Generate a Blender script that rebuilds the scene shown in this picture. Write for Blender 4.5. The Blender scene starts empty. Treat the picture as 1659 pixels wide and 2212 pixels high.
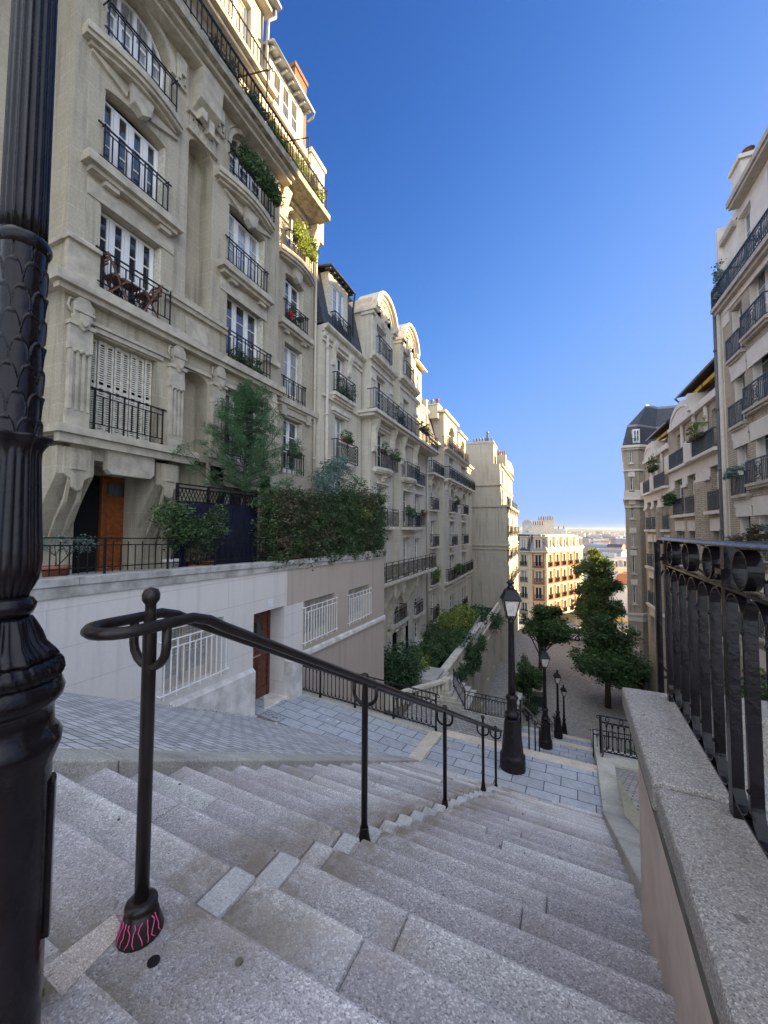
import bpy, math, random
import numpy as np
from mathutils import Vector, Matrix
random.seed(7); np.random.seed(7)
R = math.radians
scene = bpy.context.scene
COL = scene.collection

# ------------------------------------------------------------------ camera
cam_d = bpy.data.cameras.new('camera'); cam = bpy.data.objects.new('camera', cam_d); COL.objects.link(cam)
scene.camera = cam
cam_d.sensor_fit = 'VERTICAL'; cam_d.sensor_height = 36.0; cam_d.lens = 831.0/2212*36.0
cam_d.clip_start = 0.05; cam_d.clip_end = 40000
def _cam():
    P, Ro, Y = R(2.65), R(0.2), R(23.2)
    f = Vector((-math.sin(Y)*math.cos(P), math.cos(Y)*math.cos(P), math.sin(P)))
    r = Vector((math.cos(Y), math.sin(Y), 0)); u = r.cross(f)
    r2 = math.cos(Ro)*r + math.sin(Ro)*u; u2 = math.cos(Ro)*u - math.sin(Ro)*r
    cam.matrix_world = Matrix(((r2.x, u2.x, -f.x, 0), (r2.y, u2.y, -f.y, 0), (r2.z, u2.z, -f.z, 0), (0, 0, 0, 1)))
_cam()

# ------------------------------------------------------------------ sky and sun
SUN_AZ = 35.0      # degrees from +X towards +Y
SUN_EL = 14.0
CLOUD_FILL = (8.0, 8.7, 9.6, 1)
SKY_GAMMA = 2.2
SKY_L = (1.25, 2.05, 4.4)
world = bpy.data.worlds.new('World'); scene.world = world; world.use_nodes = True
wn = world.node_tree.nodes; wl = world.node_tree.links; wn.clear()
sky = wn.new('ShaderNodeTexSky'); sky.sky_type = 'NISHITA'; sky.sun_disc = False
sky.sun_elevation = R(SUN_EL); sky.sun_rotation = R(90-SUN_AZ)
sky.air_density = 1.0; sky.dust_density = 1.0; sky.ozone_density = 3.0; sky.altitude = 100
bg = wn.new('ShaderNodeBackground'); bg.inputs['Strength'].default_value = 0.06
wo = wn.new('ShaderNodeOutputWorld')
gam = wn.new('ShaderNodeGamma'); gam.inputs['Gamma'].default_value = SKY_GAMMA
wl.new(sky.outputs[0], gam.inputs[0]); sh = []
for nm in ('a', 'b'):      # soft shoulder so the band over the horizon keeps its colour: c / (1 + c/L)
    m_ = wn.new('ShaderNodeVectorMath'); m_.operation = 'DIVIDE'; sh.append(m_)
ad_ = wn.new('ShaderNodeVectorMath'); ad_.operation = 'ADD'; ad_.inputs[1].default_value = (1, 1, 1)
sh[0].inputs[1].default_value = SKY_L
wl.new(gam.outputs[0], sh[0].inputs[0]); wl.new(sh[0].outputs[0], ad_.inputs[0]); wl.new(gam.outputs[0], sh[1].inputs[0]); wl.new(ad_.outputs[0], sh[1].inputs[1])
# added unseen cloud bank behind the viewer, brightens the shaded street with fill light
tc = wn.new('ShaderNodeTexCoord'); dt = wn.new('ShaderNodeVectorMath'); dt.operation = 'DOT_PRODUCT'; wl.new(tc.outputs['Generated'], dt.inputs[0]); dt.inputs[1].default_value = Vector((.15, -.80, .58)).normalized()
cr = wn.new('ShaderNodeMapRange'); cr.interpolation_type = 'SMOOTHSTEP'; cr.inputs['From Min'].default_value = .12; cr.inputs['From Max'].default_value = .75; wl.new(dt.outputs['Value'], cr.inputs['Value'])
cn = wn.new('ShaderNodeTexNoise'); cn.inputs['Scale'].default_value = 2.2; cn.inputs['Detail'].default_value = 5; wl.new(tc.outputs['Generated'], cn.inputs['Vector'])
cm_ = wn.new('ShaderNodeMapRange'); cm_.inputs['From Min'].default_value = .3; cm_.inputs['From Max'].default_value = .7; cm_.inputs['To Min'].default_value = .45; wl.new(cn.outputs['Fac'], cm_.inputs['Value'])
cx_ = wn.new('ShaderNodeMath'); cx_.operation = 'MULTIPLY'; wl.new(cr.outputs[0], cx_.inputs[0]); wl.new(cm_.outputs[0], cx_.inputs[1])
mx_ = wn.new('ShaderNodeMix'); mx_.data_type = 'RGBA'; wl.new(cx_.outputs[0], mx_.inputs[0]); wl.new(sh[1].outputs[0], mx_.inputs[6]); mx_.inputs[7].default_value = CLOUD_FILL
wl.new(mx_.outputs[2], bg.inputs[0]); wl.new(bg.outputs[0], wo.inputs[0])
sd = bpy.data.lights.new('sun', 'SUN'); sd.energy = 5.0; sd.angle = R(0.5); sd.color = (1.0, 0.72, 0.38)
sun = bpy.data.objects.new('sun', sd); COL.objects.link(sun)
to_sun = Vector((math.cos(R(SUN_AZ))*math.cos(R(SUN_EL)), math.sin(R(SUN_AZ))*math.cos(R(SUN_EL)), math.sin(R(SUN_EL))))
sun.rotation_euler = to_sun.to_track_quat('Z', 'Y').to_euler(); sun.location = (40, 20, 40)
scene.view_settings.view_transform = 'Standard'; scene.view_settings.look = 'None'
scene.view_settings.gamma = 1.0; scene.view_settings.exposure = 2.27
scene.cycles.max_bounces = 10; scene.cycles.diffuse_bounces = 8; scene.cycles.glossy_bounces = 3
scene.cycles.transmission_bounces = 2; scene.cycles.volume_bounces = 0; scene.cycles.use_denoising = True

# ------------------------------------------------------------------ materials
def _base(name, rough=.8, metal=0., spec=.3):
    m = bpy.data.materials.new(name); m.use_nodes = True
    nt = m.node_tree; b = nt.nodes['Principled BSDF']
    b.inputs['Roughness'].default_value = rough; b.inputs['Metallic'].default_value = metal
    b.inputs['Specular IOR Level'].default_value = spec
    return m, nt, b
def _pos(nt):
    return nt.nodes.new('ShaderNodeNewGeometry').outputs['Position']
def _noise(nt, vec, sc, det=4, rough=.6):
    n = nt.nodes.new('ShaderNodeTexNoise'); n.inputs['Scale'].default_value = sc
    n.inputs['Detail'].default_value = det; n.inputs['Roughness'].default_value = rough
    nt.links.new(vec, n.inputs['Vector']); return n.outputs['Fac']
def _ramp(nt, fac, stops):
    r = nt.nodes.new('ShaderNodeValToRGB'); nt.links.new(fac, r.inputs[0])
    e = r.color_ramp.elements
    while len(e) < len(stops): e.new(.5)
    for el, (p, c) in zip(e, stops):
        el.position = p; el.color = (c[0], c[1], c[2], 1) if not isinstance(c, (int, float)) else (c, c, c, 1)
    return r.outputs[0]
def _mix(nt, fac, a, b, mode='MIX'):
    m = nt.nodes.new('ShaderNodeMix'); m.data_type = 'RGBA'; m.blend_type = mode
    for s, v in ((m.inputs[0], fac), (m.inputs[6], a), (m.inputs[7], b)):
        if hasattr(v, 'is_linked'): nt.links.new(v, s)
        elif isinstance(v, (int, float)): s.default_value = v
        else: s.default_value = (v[0], v[1], v[2], 1)
    return m.outputs[2]
def _bump(nt, b, h, strength=.3, dist=.01):
    n = nt.nodes.new('ShaderNodeBump'); n.inputs['Strength'].default_value = strength
    n.inputs['Distance'].default_value = dist; nt.links.new(h, n.inputs['Height'])
    nt.links.new(n.outputs[0], b.inputs['Normal'])
def _map(nt, vec, sc=(1, 1, 1), rot=(0, 0, 0)):
    m = nt.nodes.new('ShaderNodeMapping'); m.inputs['Scale'].default_value = sc; m.inputs['Rotation'].default_value = rot
    nt.links.new(vec, m.inputs['Vector']); return m.outputs[0]
def plain(name, c, rough=.7, metal=0., spec=.4, var=.12, sc=6., bump=0., bsc=60.):
    m, nt, b = _base(name, rough, metal, spec); p = _pos(nt)
    f = _noise(nt, p, sc)
    lo = [x*(1-var) for x in c]; hi = [min(1, x*(1+var)) for x in c]
    nt.links.new(_ramp(nt, f, [(.35, lo), (.65, hi)]), b.inputs['Base Color'])
    if bump: _bump(nt, b, _noise(nt, p, bsc), bump, .01)
    return m
def wallvec(nt):
    p = _pos(nt); s = nt.nodes.new('ShaderNodeSeparateXYZ'); nt.links.new(p, s.inputs[0])
    a = nt.nodes.new('ShaderNodeMath'); a.operation = 'ADD'; nt.links.new(s.outputs[0], a.inputs[0]); nt.links.new(s.outputs[1], a.inputs[1])
    c = nt.nodes.new('ShaderNodeCombineXYZ'); nt.links.new(a.outputs[0], c.inputs[0]); nt.links.new(s.outputs[2], c.inputs[1])
    return p, c.outputs[0]
def masonry(name, c1, c2, mortar, bw, bh, ms, rough=.85, stain=(.10, .09, .07), stain_amt=.35, bump=.25, fine=.12, streak=.3):
    m, nt, b = _base(name, rough, 0, .2); p, v = wallvec(nt)
    t = nt.nodes.new('ShaderNodeTexBrick'); nt.links.new(v, t.inputs['Vector'])
    t.inputs['Color1'].default_value = (*c1, 1); t.inputs['Color2'].default_value = (*c2, 1); t.inputs['Mortar'].default_value = (*mortar, 1)
    t.inputs['Scale'].default_value = 1; t.inputs['Brick Width'].default_value = bw; t.inputs['Row Height'].default_value = bh
    t.inputs['Mortar Size'].default_value = ms; t.inputs['Mortar Smooth'].default_value = .3; t.inputs['Bias'].default_value = 0
    st = _ramp(nt, _noise(nt, _map(nt, p, (1, 1, .35)), .9, 6, .65), [(.48, 0.), (.78, 1.)])
    ma = nt.nodes.new('ShaderNodeMath'); ma.operation = 'MULTIPLY'; nt.links.new(st, ma.inputs[0]); ma.inputs[1].default_value = stain_amt
    col = _mix(nt, ma.outputs[0], t.outputs['Color'], stain)
    sk = _ramp(nt, _noise(nt, _map(nt, p, (5, 5, .35)), 1., 5, .6), [(.52, 1.), (.72, 1-streak)]); col = _mix(nt, 1., col, sk, 'MULTIPLY')
    fn = _ramp(nt, _noise(nt, p, 22, 5, .7), [(.3, 1-fine), (.7, 1+fine*.5)])
    col = _mix(nt, 1.0, col, fn, 'MULTIPLY')
    nt.links.new(col, b.inputs['Base Color'])
    inv = nt.nodes.new('ShaderNodeMath'); inv.operation = 'SUBTRACT'; inv.inputs[0].default_value = 1; nt.links.new(t.outputs['Fac'], inv.inputs[1])
    ad = nt.nodes.new('ShaderNodeMath'); ad.operation = 'MULTIPLY_ADD'; nt.links.new(_noise(nt, p, 40, 4), ad.inputs[0]); ad.inputs[1].default_value = .35
    nt.links.new(inv.outputs[0], ad.inputs[2]); _bump(nt, b, ad.outputs[0], bump, .012)
    return m
def granite(name, base, dark, light, tint, sc=85, stain=None, rough=.75, steps=False):
    m, nt, b = _base(name, rough, 0, .35); p = _pos(nt)
    v = nt.nodes.new('ShaderNodeTexVoronoi'); v.inputs['Scale'].default_value = sc*1.9; v.inputs['Randomness'].default_value = 1.; nt.links.new(p, v.inputs['Vector'])
    sp = nt.nodes.new('ShaderNodeSeparateColor'); nt.links.new(v.outputs['Color'], sp.inputs[0])
    c = _ramp(nt, sp.outputs[0], [(.0, dark), (.10, [x*.75 for x in base]), (.30, base), (.72, base), (.93, light), (1., light)])
    c = _mix(nt, .9, base, c)
    c = _mix(nt, _ramp(nt, _noise(nt, p, .9, 3), [(.42, 0.), (.7, .55)]), c, tint)
    c = _mix(nt, 1., c, _ramp(nt, _noise(nt, p, 2.3, 6, .7), [(.25, .74), (.75, 1.18)]), 'MULTIPLY')
    c = _mix(nt, 1., c, _ramp(nt, _noise(nt, p, 60, 3, .8), [(.3, .80), (.7, 1.18)]), 'MULTIPLY')
    c = _mix(nt, _ramp(nt, _noise(nt, p, 7.5, 2, .5), [(.745, 0.), (.758, .7)]), c, [x*.35 for x in base])
    if stain: c = _mix(nt, _ramp(nt, _noise(nt, p, 1.7, 5, .7), [(.55, 0.), (.75, .6)]), c, stain)
    if steps:   # every stone has its own tone; noses are worn pale, backs of treads are darker, and rust-brown dirt gathers along the centre line
        g = nt.nodes.new('ShaderNodeNewGeometry')
        c = _mix(nt, 1., c, _ramp(nt, g.outputs['Random Per Island'], [(0., (.74, .73, .74)), (.35, (.90, .86, .89)), (.7, (1.03, 1.01, 1.)), (1., (1.26, 1.27, 1.27))]), 'MULTIPLY')
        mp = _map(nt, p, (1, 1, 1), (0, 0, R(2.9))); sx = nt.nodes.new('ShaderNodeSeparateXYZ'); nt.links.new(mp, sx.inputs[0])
        def mth(op, a, bb=None, cc=None):
            n = nt.nodes.new('ShaderNodeMath'); n.operation = op
            for k, q in enumerate((a, bb, cc)):
                if q is None: continue
                if hasattr(q, 'is_linked'): nt.links.new(q, n.inputs[k])
                else: n.inputs[k].default_value = q
            return n.outputs[0]
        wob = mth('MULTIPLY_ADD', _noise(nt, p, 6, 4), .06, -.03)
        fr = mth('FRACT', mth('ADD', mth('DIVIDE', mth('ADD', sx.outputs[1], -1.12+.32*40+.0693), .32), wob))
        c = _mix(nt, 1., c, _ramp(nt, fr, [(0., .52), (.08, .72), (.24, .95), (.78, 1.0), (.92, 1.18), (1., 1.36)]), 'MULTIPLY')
        ux = mth('ABSOLUTE', mth('ADD', sx.outputs[0], 1.368)); near = _ramp(nt, mth('ADD', ux, mth('MULTIPLY', wob, 3.)), [(.0, .1), (.10, .9), (.25, .6), (.6, 0.)])
        c = _mix(nt, mth('MULTIPLY', near, _ramp(nt, _noise(nt, p, 4.5, 4), [(.4, .1), (.6, 1.)])), c, (.19, .155, .115))
    nt.links.new(c, b.inputs['Base Color'])
    h = nt.nodes.new('ShaderNodeMath'); h.operation = 'ADD'; nt.links.new(v.outputs['Distance'], h.inputs[0]); nt.links.new(_noise(nt, p, 24, 5, .75), h.inputs[1])
    _bump(nt, b, h.outputs[0], .4, .006)
    return m
def paving(name, c1, c2, mortar, bw, bh, ms, rot=0., rough=.8, bump=.5, stain=(.22, .21, .20), spk=60, offset=.5):
    m, nt, b = _base(name, rough, 0, .3); p = _pos(nt); v = _map(nt, p, (1, 1, 1), (0, 0, rot))
    wob = nt.nodes.new('ShaderNodeTexNoise'); wob.inputs['Scale'].default_value = 3.; nt.links.new(p, wob.inputs['Vector'])
    v = _mix(nt, .03, v, wob.outputs['Color'], 'LINEAR_LIGHT') if ms > .014 else v
    t = nt.nodes.new('ShaderNodeTexBrick'); nt.links.new(v, t.inputs['Vector']); t.offset = offset
    t.inputs['Color1'].default_value = (*c1, 1); t.inputs['Color2'].default_value = (*c2, 1); t.inputs['Mortar'].default_value = (*mortar, 1)
    t.inputs['Scale'].default_value = 1; t.inputs['Brick Width'].default_value = bw; t.inputs['Row Height'].default_value = bh
    t.inputs['Mortar Size'].default_value = ms; t.inputs['Mortar Smooth'].default_value = .25
    c = _mix(nt, 1., t.outputs['Color'], _ramp(nt, _noise(nt, p, spk, 3, .7), [(.3, .8), (.7, 1.15)]), 'MULTIPLY')
    c = _mix(nt, _ramp(nt, _noise(nt, p, 1.3, 5, .7), [(.5, 0.), (.8, .5)]), c, stain)
    c = _mix(nt, 1., c, _ramp(nt, _noise(nt, p, 9, 3, .6), [(.3, .85), (.7, 1.12)]), 'MULTIPLY')
    nt.links.new(c, b.inputs['Base Color'])
    inv = nt.nodes.new('ShaderNodeMath'); inv.operation = 'SUBTRACT'; inv.inputs[0].default_value = 1; nt.links.new(t.outputs['Fac'], inv.inputs[1])
    ad = nt.nodes.new('ShaderNodeMath'); ad.operation = 'MULTIPLY_ADD'; nt.links.new(_noise(nt, p, 25, 4), ad.inputs[0]); ad.inputs[1].default_value = .4
    nt.links.new(inv.outputs[0], ad.inputs[2]); _bump(nt, b, ad.outputs[0], bump, .015)
    return m
def leafmat(name, c1, c2, c3=None):
    m, nt, b = _base(name, .55, 0, .35); p = _pos(nt)
    g = nt.nodes.new('ShaderNodeNewGeometry')
    c = _ramp(nt, g.outputs['Random Per Island'], [(0., c1), (.6, c2), (1., c3 or c2)])
    c = _mix(nt, 1., c, _ramp(nt, _noise(nt, p, 1.6, 2), [(.35, .75), (.65, 1.3)]), 'MULTIPLY')
    nt.links.new(c, b.inputs['Base Color'])
    tr = nt.nodes.new('ShaderNodeBsdfTranslucent'); nt.links.new(c, tr.inputs[0])
    mx = nt.nodes.new('ShaderNodeMixShader'); mx.inputs[0].default_value = .3
    nt.links.new(b.outputs[0], mx.inputs[1]); nt.links.new(tr.outputs[0], mx.inputs[2])
    nt.links.new(mx.outputs[0], nt.nodes['Material Output'].inputs[0])
    return m
def glassmat(name, lo, hi):
    m, nt, b = _base(name, .04, 0, .8); b.inputs['IOR'].default_value = 1.6
    oi = nt.nodes.new('ShaderNodeObjectInfo'); p = _pos(nt)
    s = _noise(nt, _map(nt, p, (6, 6, .5)), 3, 2)
    c = _mix(nt, oi.outputs['Random'], lo, hi)
    c = _mix(nt, 1., c, _ramp(nt, s, [(.35, .5), (.65, 1.3)]), 'MULTIPLY')
    nt.links.new(c, b.inputs['Base Color'])
    _bump(nt, b, _noise(nt, p, 1.2, 1), .04, .05)
    return m

M = {}
M['stone'] = masonry('limestone', (.475, .425, .325), (.44, .39, .30), (.56, .53, .46), .95, .42, .006, stain=(.20, .175, .13), stain_amt=.7, streak=.38, fine=.18)
M['stone_b'] = masonry('limestone_pale', (.62, .57, .475), (.58, .535, .445), (.70, .66, .58), .9, .40, .007, stain=(.22, .20, .16), stain_amt=.35)
M['stone_c'] = masonry('limestone_grey', (.57, .53, .435), (.53, .49, .40), (.63, .59, .51), .9, .38, .006, stain=(.2, .18, .14), stain_amt=.4)
M['trim'] = plain('carved_stone', (.45, .405, .325), .85, var=.2, sc=3.5, bump=.3, bsc=30)
M['trim_b'] = plain('carved_pale_stone', (.60, .56, .465), .85, var=.16, sc=3., bump=.3, bsc=30)
M['ledge_dirty'] = plain('weathered_ledge', (.30, .27, .21), .9, var=.4, sc=5, bump=.4, bsc=25)
M['render_grey'] = masonry('grey_render', (.50, .46, .38), (.48, .44, .365), (.42, .39, .33), 1.9, .48, .010, stain=(.26, .24, .2), stain_amt=.5, bump=.1)
M['brick_pale'] = masonry('buff_brick', (.58, .50, .39), (.48, .41, .32), (.30, .26, .21), .30, .105, .016, stain=(.22, .19, .15), stain_amt=.3, bump=.4)
M['white_render'] = plain('white_render', (.72, .67, .60), .8, var=.07, sc=2.)
M['brick_red'] = masonry('orange_brick', (.62, .17, .06), (.54, .14, .05), (.5, .38, .28), .25, .085, .010, stain_amt=.1)
M['cream'] = plain('cream_stone', (.66, .58, .42), .8, var=.07, sc=2.)
M['brick_chim'] = masonry('chimney_brick', (.20, .085, .05), (.15, .065, .04), (.24, .18, .13), .24, .08, .012, stain_amt=.3)
M['slate'] = masonry('slate', (.085, .09, .105), (.06, .065, .08), (.03, .03, .035), .22, .16, .01, rough=.55, stain_amt=.1)
M['zinc'] = plain('zinc', (.30, .32, .34), .45, .3, var=.12)
M['paintwhite'] = plain('white_paint', (.78, .78, .78), .45, var=.04)
M['shutter'] = plain('weathered_white_shutter', (.60, .56, .47), .7, var=.22, sc=14)
M['glass'] = glassmat('window_glass', (.012, .014, .017), (.10, .105, .11))
M['curtain'] = glassmat('curtained_glass', (.22, .23, .24), (.40, .41, .42))
M['iron'] = plain('black_iron', (.012, .012, .014), .42, 0., .25, var=.3, bump=.25, bsc=30)
M['ironglo'] = plain('glossy_black_paint', (.009, .007, .009), .17, 0., .24, var=.4, sc=5, bump=.25, bsc=24)
M['iron_brown'] = plain('dark_brown_painted_steel', (.016, .012, .011), .28, 0., .28, var=.25, sc=9)
M['iron_lamp'] = plain('dark_lamp_paint', (.014, .011, .013), .45, 0., .25, var=.45, sc=14, bump=.3, bsc=30)
M['iron_teal'] = plain('slate_blue_iron', (.055, .075, .095), .5, .2, .4, var=.3)
M['lampglass'] = plain('frosted_lantern_glass', (.60, .54, .50), .15, 0, .7, var=.2, sc=9)
M['door_wood'] = plain('varnished_wood', (.24, .068, .018), .4, 0, .4, var=.3, sc=9)
M['door_dark'] = plain('dark_red_brown_wood', (.11, .036, .022), .35, 0, .4, var=.35, sc=10)
M['void'] = plain('dark_interior', (.006, .006, .007), .9)
M['navy'] = plain('navy_metal_panel', (.010, .012, .030), .55, 0, .4, var=.3)
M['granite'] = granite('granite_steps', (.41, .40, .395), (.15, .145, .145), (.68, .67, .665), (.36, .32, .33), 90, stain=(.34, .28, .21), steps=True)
M['granite_new'] = granite('pale_granite_patch', (.47, .46, .46), (.30, .30, .30), (.62, .61, .61), (.42, .40, .40), 110)
M['granite_pink'] = granite('worn_pink_granite', (.48, .41, .37), (.16, .135, .125), (.74, .67, .61), (.42, .34, .31), 170, stain=(.13, .115, .09))
M['coping'] = granite('rough_granite_coping', (.30, .27, .245), (.11, .10, .095), (.50, .46, .43), (.25, .21, .19), 125, stain=(.19, .165, .12))
M['kerb'] = granite('kerb_stone', (.46, .44, .385), (.28, .265, .23), (.60, .58, .52), (.38, .36, .31), 70, stain=(.17, .16, .13))
M['sand'] = granite('sandy_landing_edge', (.58, .50, .41), (.40, .34, .28), (.70, .62, .53), (.52, .42, .35), 70)
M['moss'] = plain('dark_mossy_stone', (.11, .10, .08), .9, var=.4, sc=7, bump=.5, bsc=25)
M['setts'] = paving('granite_setts', (.66, .655, .66), (.40, .40, .41), (.22, .215, .21), .24, .125, .012, rot=R(0), bump=.9)
M['setts2'] = paving('plaza_setts', (.44, .41, .375), (.27, .255, .24), (.13, .125, .115), .20, .14, .014, rot=R(12))
M['pavers'] = paving('blue_grey_pavers', (.42, .445, .49), (.34, .36, .40), (.09, .09, .09), .60, .36, .011, rot=R(2.9), bump=.25)
M['paint_wall'] = masonry('painted_wall_pale', (.69, .65, .605), (.68, .64, .60), (.52, .485, .455), 3.6, .62, .008, stain=(.54, .50, .46), stain_amt=.35, bump=.1, fine=.05, streak=.13)
M['paint_taupe'] = masonry('painted_wall_taupe', (.50, .42, .355), (.485, .405, .345), (.47, .39, .34), 3.6, .62, .007, stain=(.44, .37, .32), stain_amt=.35, bump=.1, fine=.05, streak=.13)
M['plinthw'] = plain('limewashed_plinth', (.62, .585, .55), .85, var=.22, sc=3, bump=.2, bsc=12)
M['pink_wall'] = plain('pink_render', (.58, .46, .40), .85, var=.12, sc=4, bump=.3, bsc=60)
M['terrace'] = plain('terrace_floor', (.35, .33, .30), .8)
M['leaf_dark'] = leafmat('leaves_dark', (0.028, 0.062, 0.031), (0.054, 0.109, 0.046), (0.085, 0.155, 0.062))
M['leaf_tree'] = leafmat('leaves_tree', (0.031, 0.071, 0.031), (0.070, 0.132, 0.046), (0.132, 0.202, 0.070))
M['leaf_yel'] = leafmat('leaves_yellowgreen', (0.093, 0.155, 0.031), (0.232, 0.295, 0.062), (0.372, 0.403, 0.093))
M['leaf_russet'] = leafmat('leaves_russet', (.060, .072, .040), (.105, .095, .055), (.17, .12, .07))
M['leaf_hedge'] = leafmat('leaves_hedge', (0.031, 0.062, 0.028), (0.070, 0.116, 0.046), (0.124, 0.171, 0.070))
M['leaf_blue'] = leafmat('leaves_bluegreen', (0.093, 0.155, 0.139), (0.155, 0.232, 0.202), (0.217, 0.295, 0.264))
M['leaf_con'] = leafmat('needles', (0.046, 0.109, 0.050), (0.078, 0.163, 0.070), (0.116, 0.217, 0.093))
M['petal'] = leafmat('red_petals', (.55, .03, .02), (.7, .06, .05), (.6, .15, .2))
M['bark'] = plain('bark', (.07, .055, .042), .9, var=.3, sc=12, bump=.6, bsc=25)
M['terracotta'] = plain('terracotta', (.34, .115, .065), .8, var=.15)
M['planter_dark'] = plain('dark_planter', (.03, .035, .035), .6)
M['planter_green'] = plain('dark_green_planter', (.02, .045, .035), .5)
M['wood_chair'] = plain('weathered_wood', (.14, .07, .04), .6, var=.25)
M['carwhite'] = plain('car_paint_white', (.75, .76, .78), .2, 0, .6, var=.02)
M['cardark'] = plain('car_paint_dark', (.03, .032, .04), .2, 0, .6)
M['cargrey'] = plain('car_paint_grey', (.25, .26, .28), .25, .2, .6)
M['rubber'] = plain('rubber', (.015, .015, .015), .8)
M['awning'] = plain('yellow_canvas', (.62, .38, .04), .8, var=.06)
M['tile_roof'] = plain('terracotta_roof', (.45, .19, .09), .85, var=.2)
M['chrome'] = plain('rim_metal', (.4, .4, .42), .3, .7)
M['frost'] = plain('lace_curtained_pane', (.36, .35, .32), .25, 0, .5, var=.2, sc=7)
M['pinkpaint'] = plain('pink_marker', (.75, .10, .28), .6)
M['lightmetal'] = plain('white_rail_paint', (.85, .85, .85), .5, var=.04)
M['numblue'] = plain('number_plate_enamel', (.05, .08, .09), .4)
M['numwhite'] = plain('number_white', (.75, .78, .75), .5)
M['pipe'] = plain('painted_downpipe', (.50, .45, .38), .6, var=.08)
M['pipe_dark'] = plain('dark_downpipe', (.12, .12, .13), .5)
M['metal_box'] = plain('satellite_dish_white', (.62, .6, .57), .5)
M['litter'] = plain('white_paper', (.7, .7, .7), .9)

# ------------------------------------------------------------------ mesh builder
def idF(a, b, c): return (a, b, c)
def LF(X0, Y0=0., ang=None):
    """facade facing +X at X0: (t, o, z) -> along Y, outwards +X"""
    return lambda t, o, z: (X0+o, t, z)
def RF(X0): return lambda t, o, z: (X0-o, t, z)
def CF(Y0): return lambda t, o, z: (t, Y0-o, z)          # faces the camera side, t along X
def GF(x, y, deg):                                        # t along azimuth deg from +X, outward to its right-hand side
    c, s = math.cos(R(deg)), math.sin(R(deg))
    return lambda t, o, z: (x+t*c+o*s, y+t*s-o*c, z)
AZ = R(2.9)
def SU(u, v, z): return (-1.37+math.cos(AZ)*u+math.sin(AZ)*v, -math.sin(AZ)*u+math.cos(AZ)*v, z)   # stair frame

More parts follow.
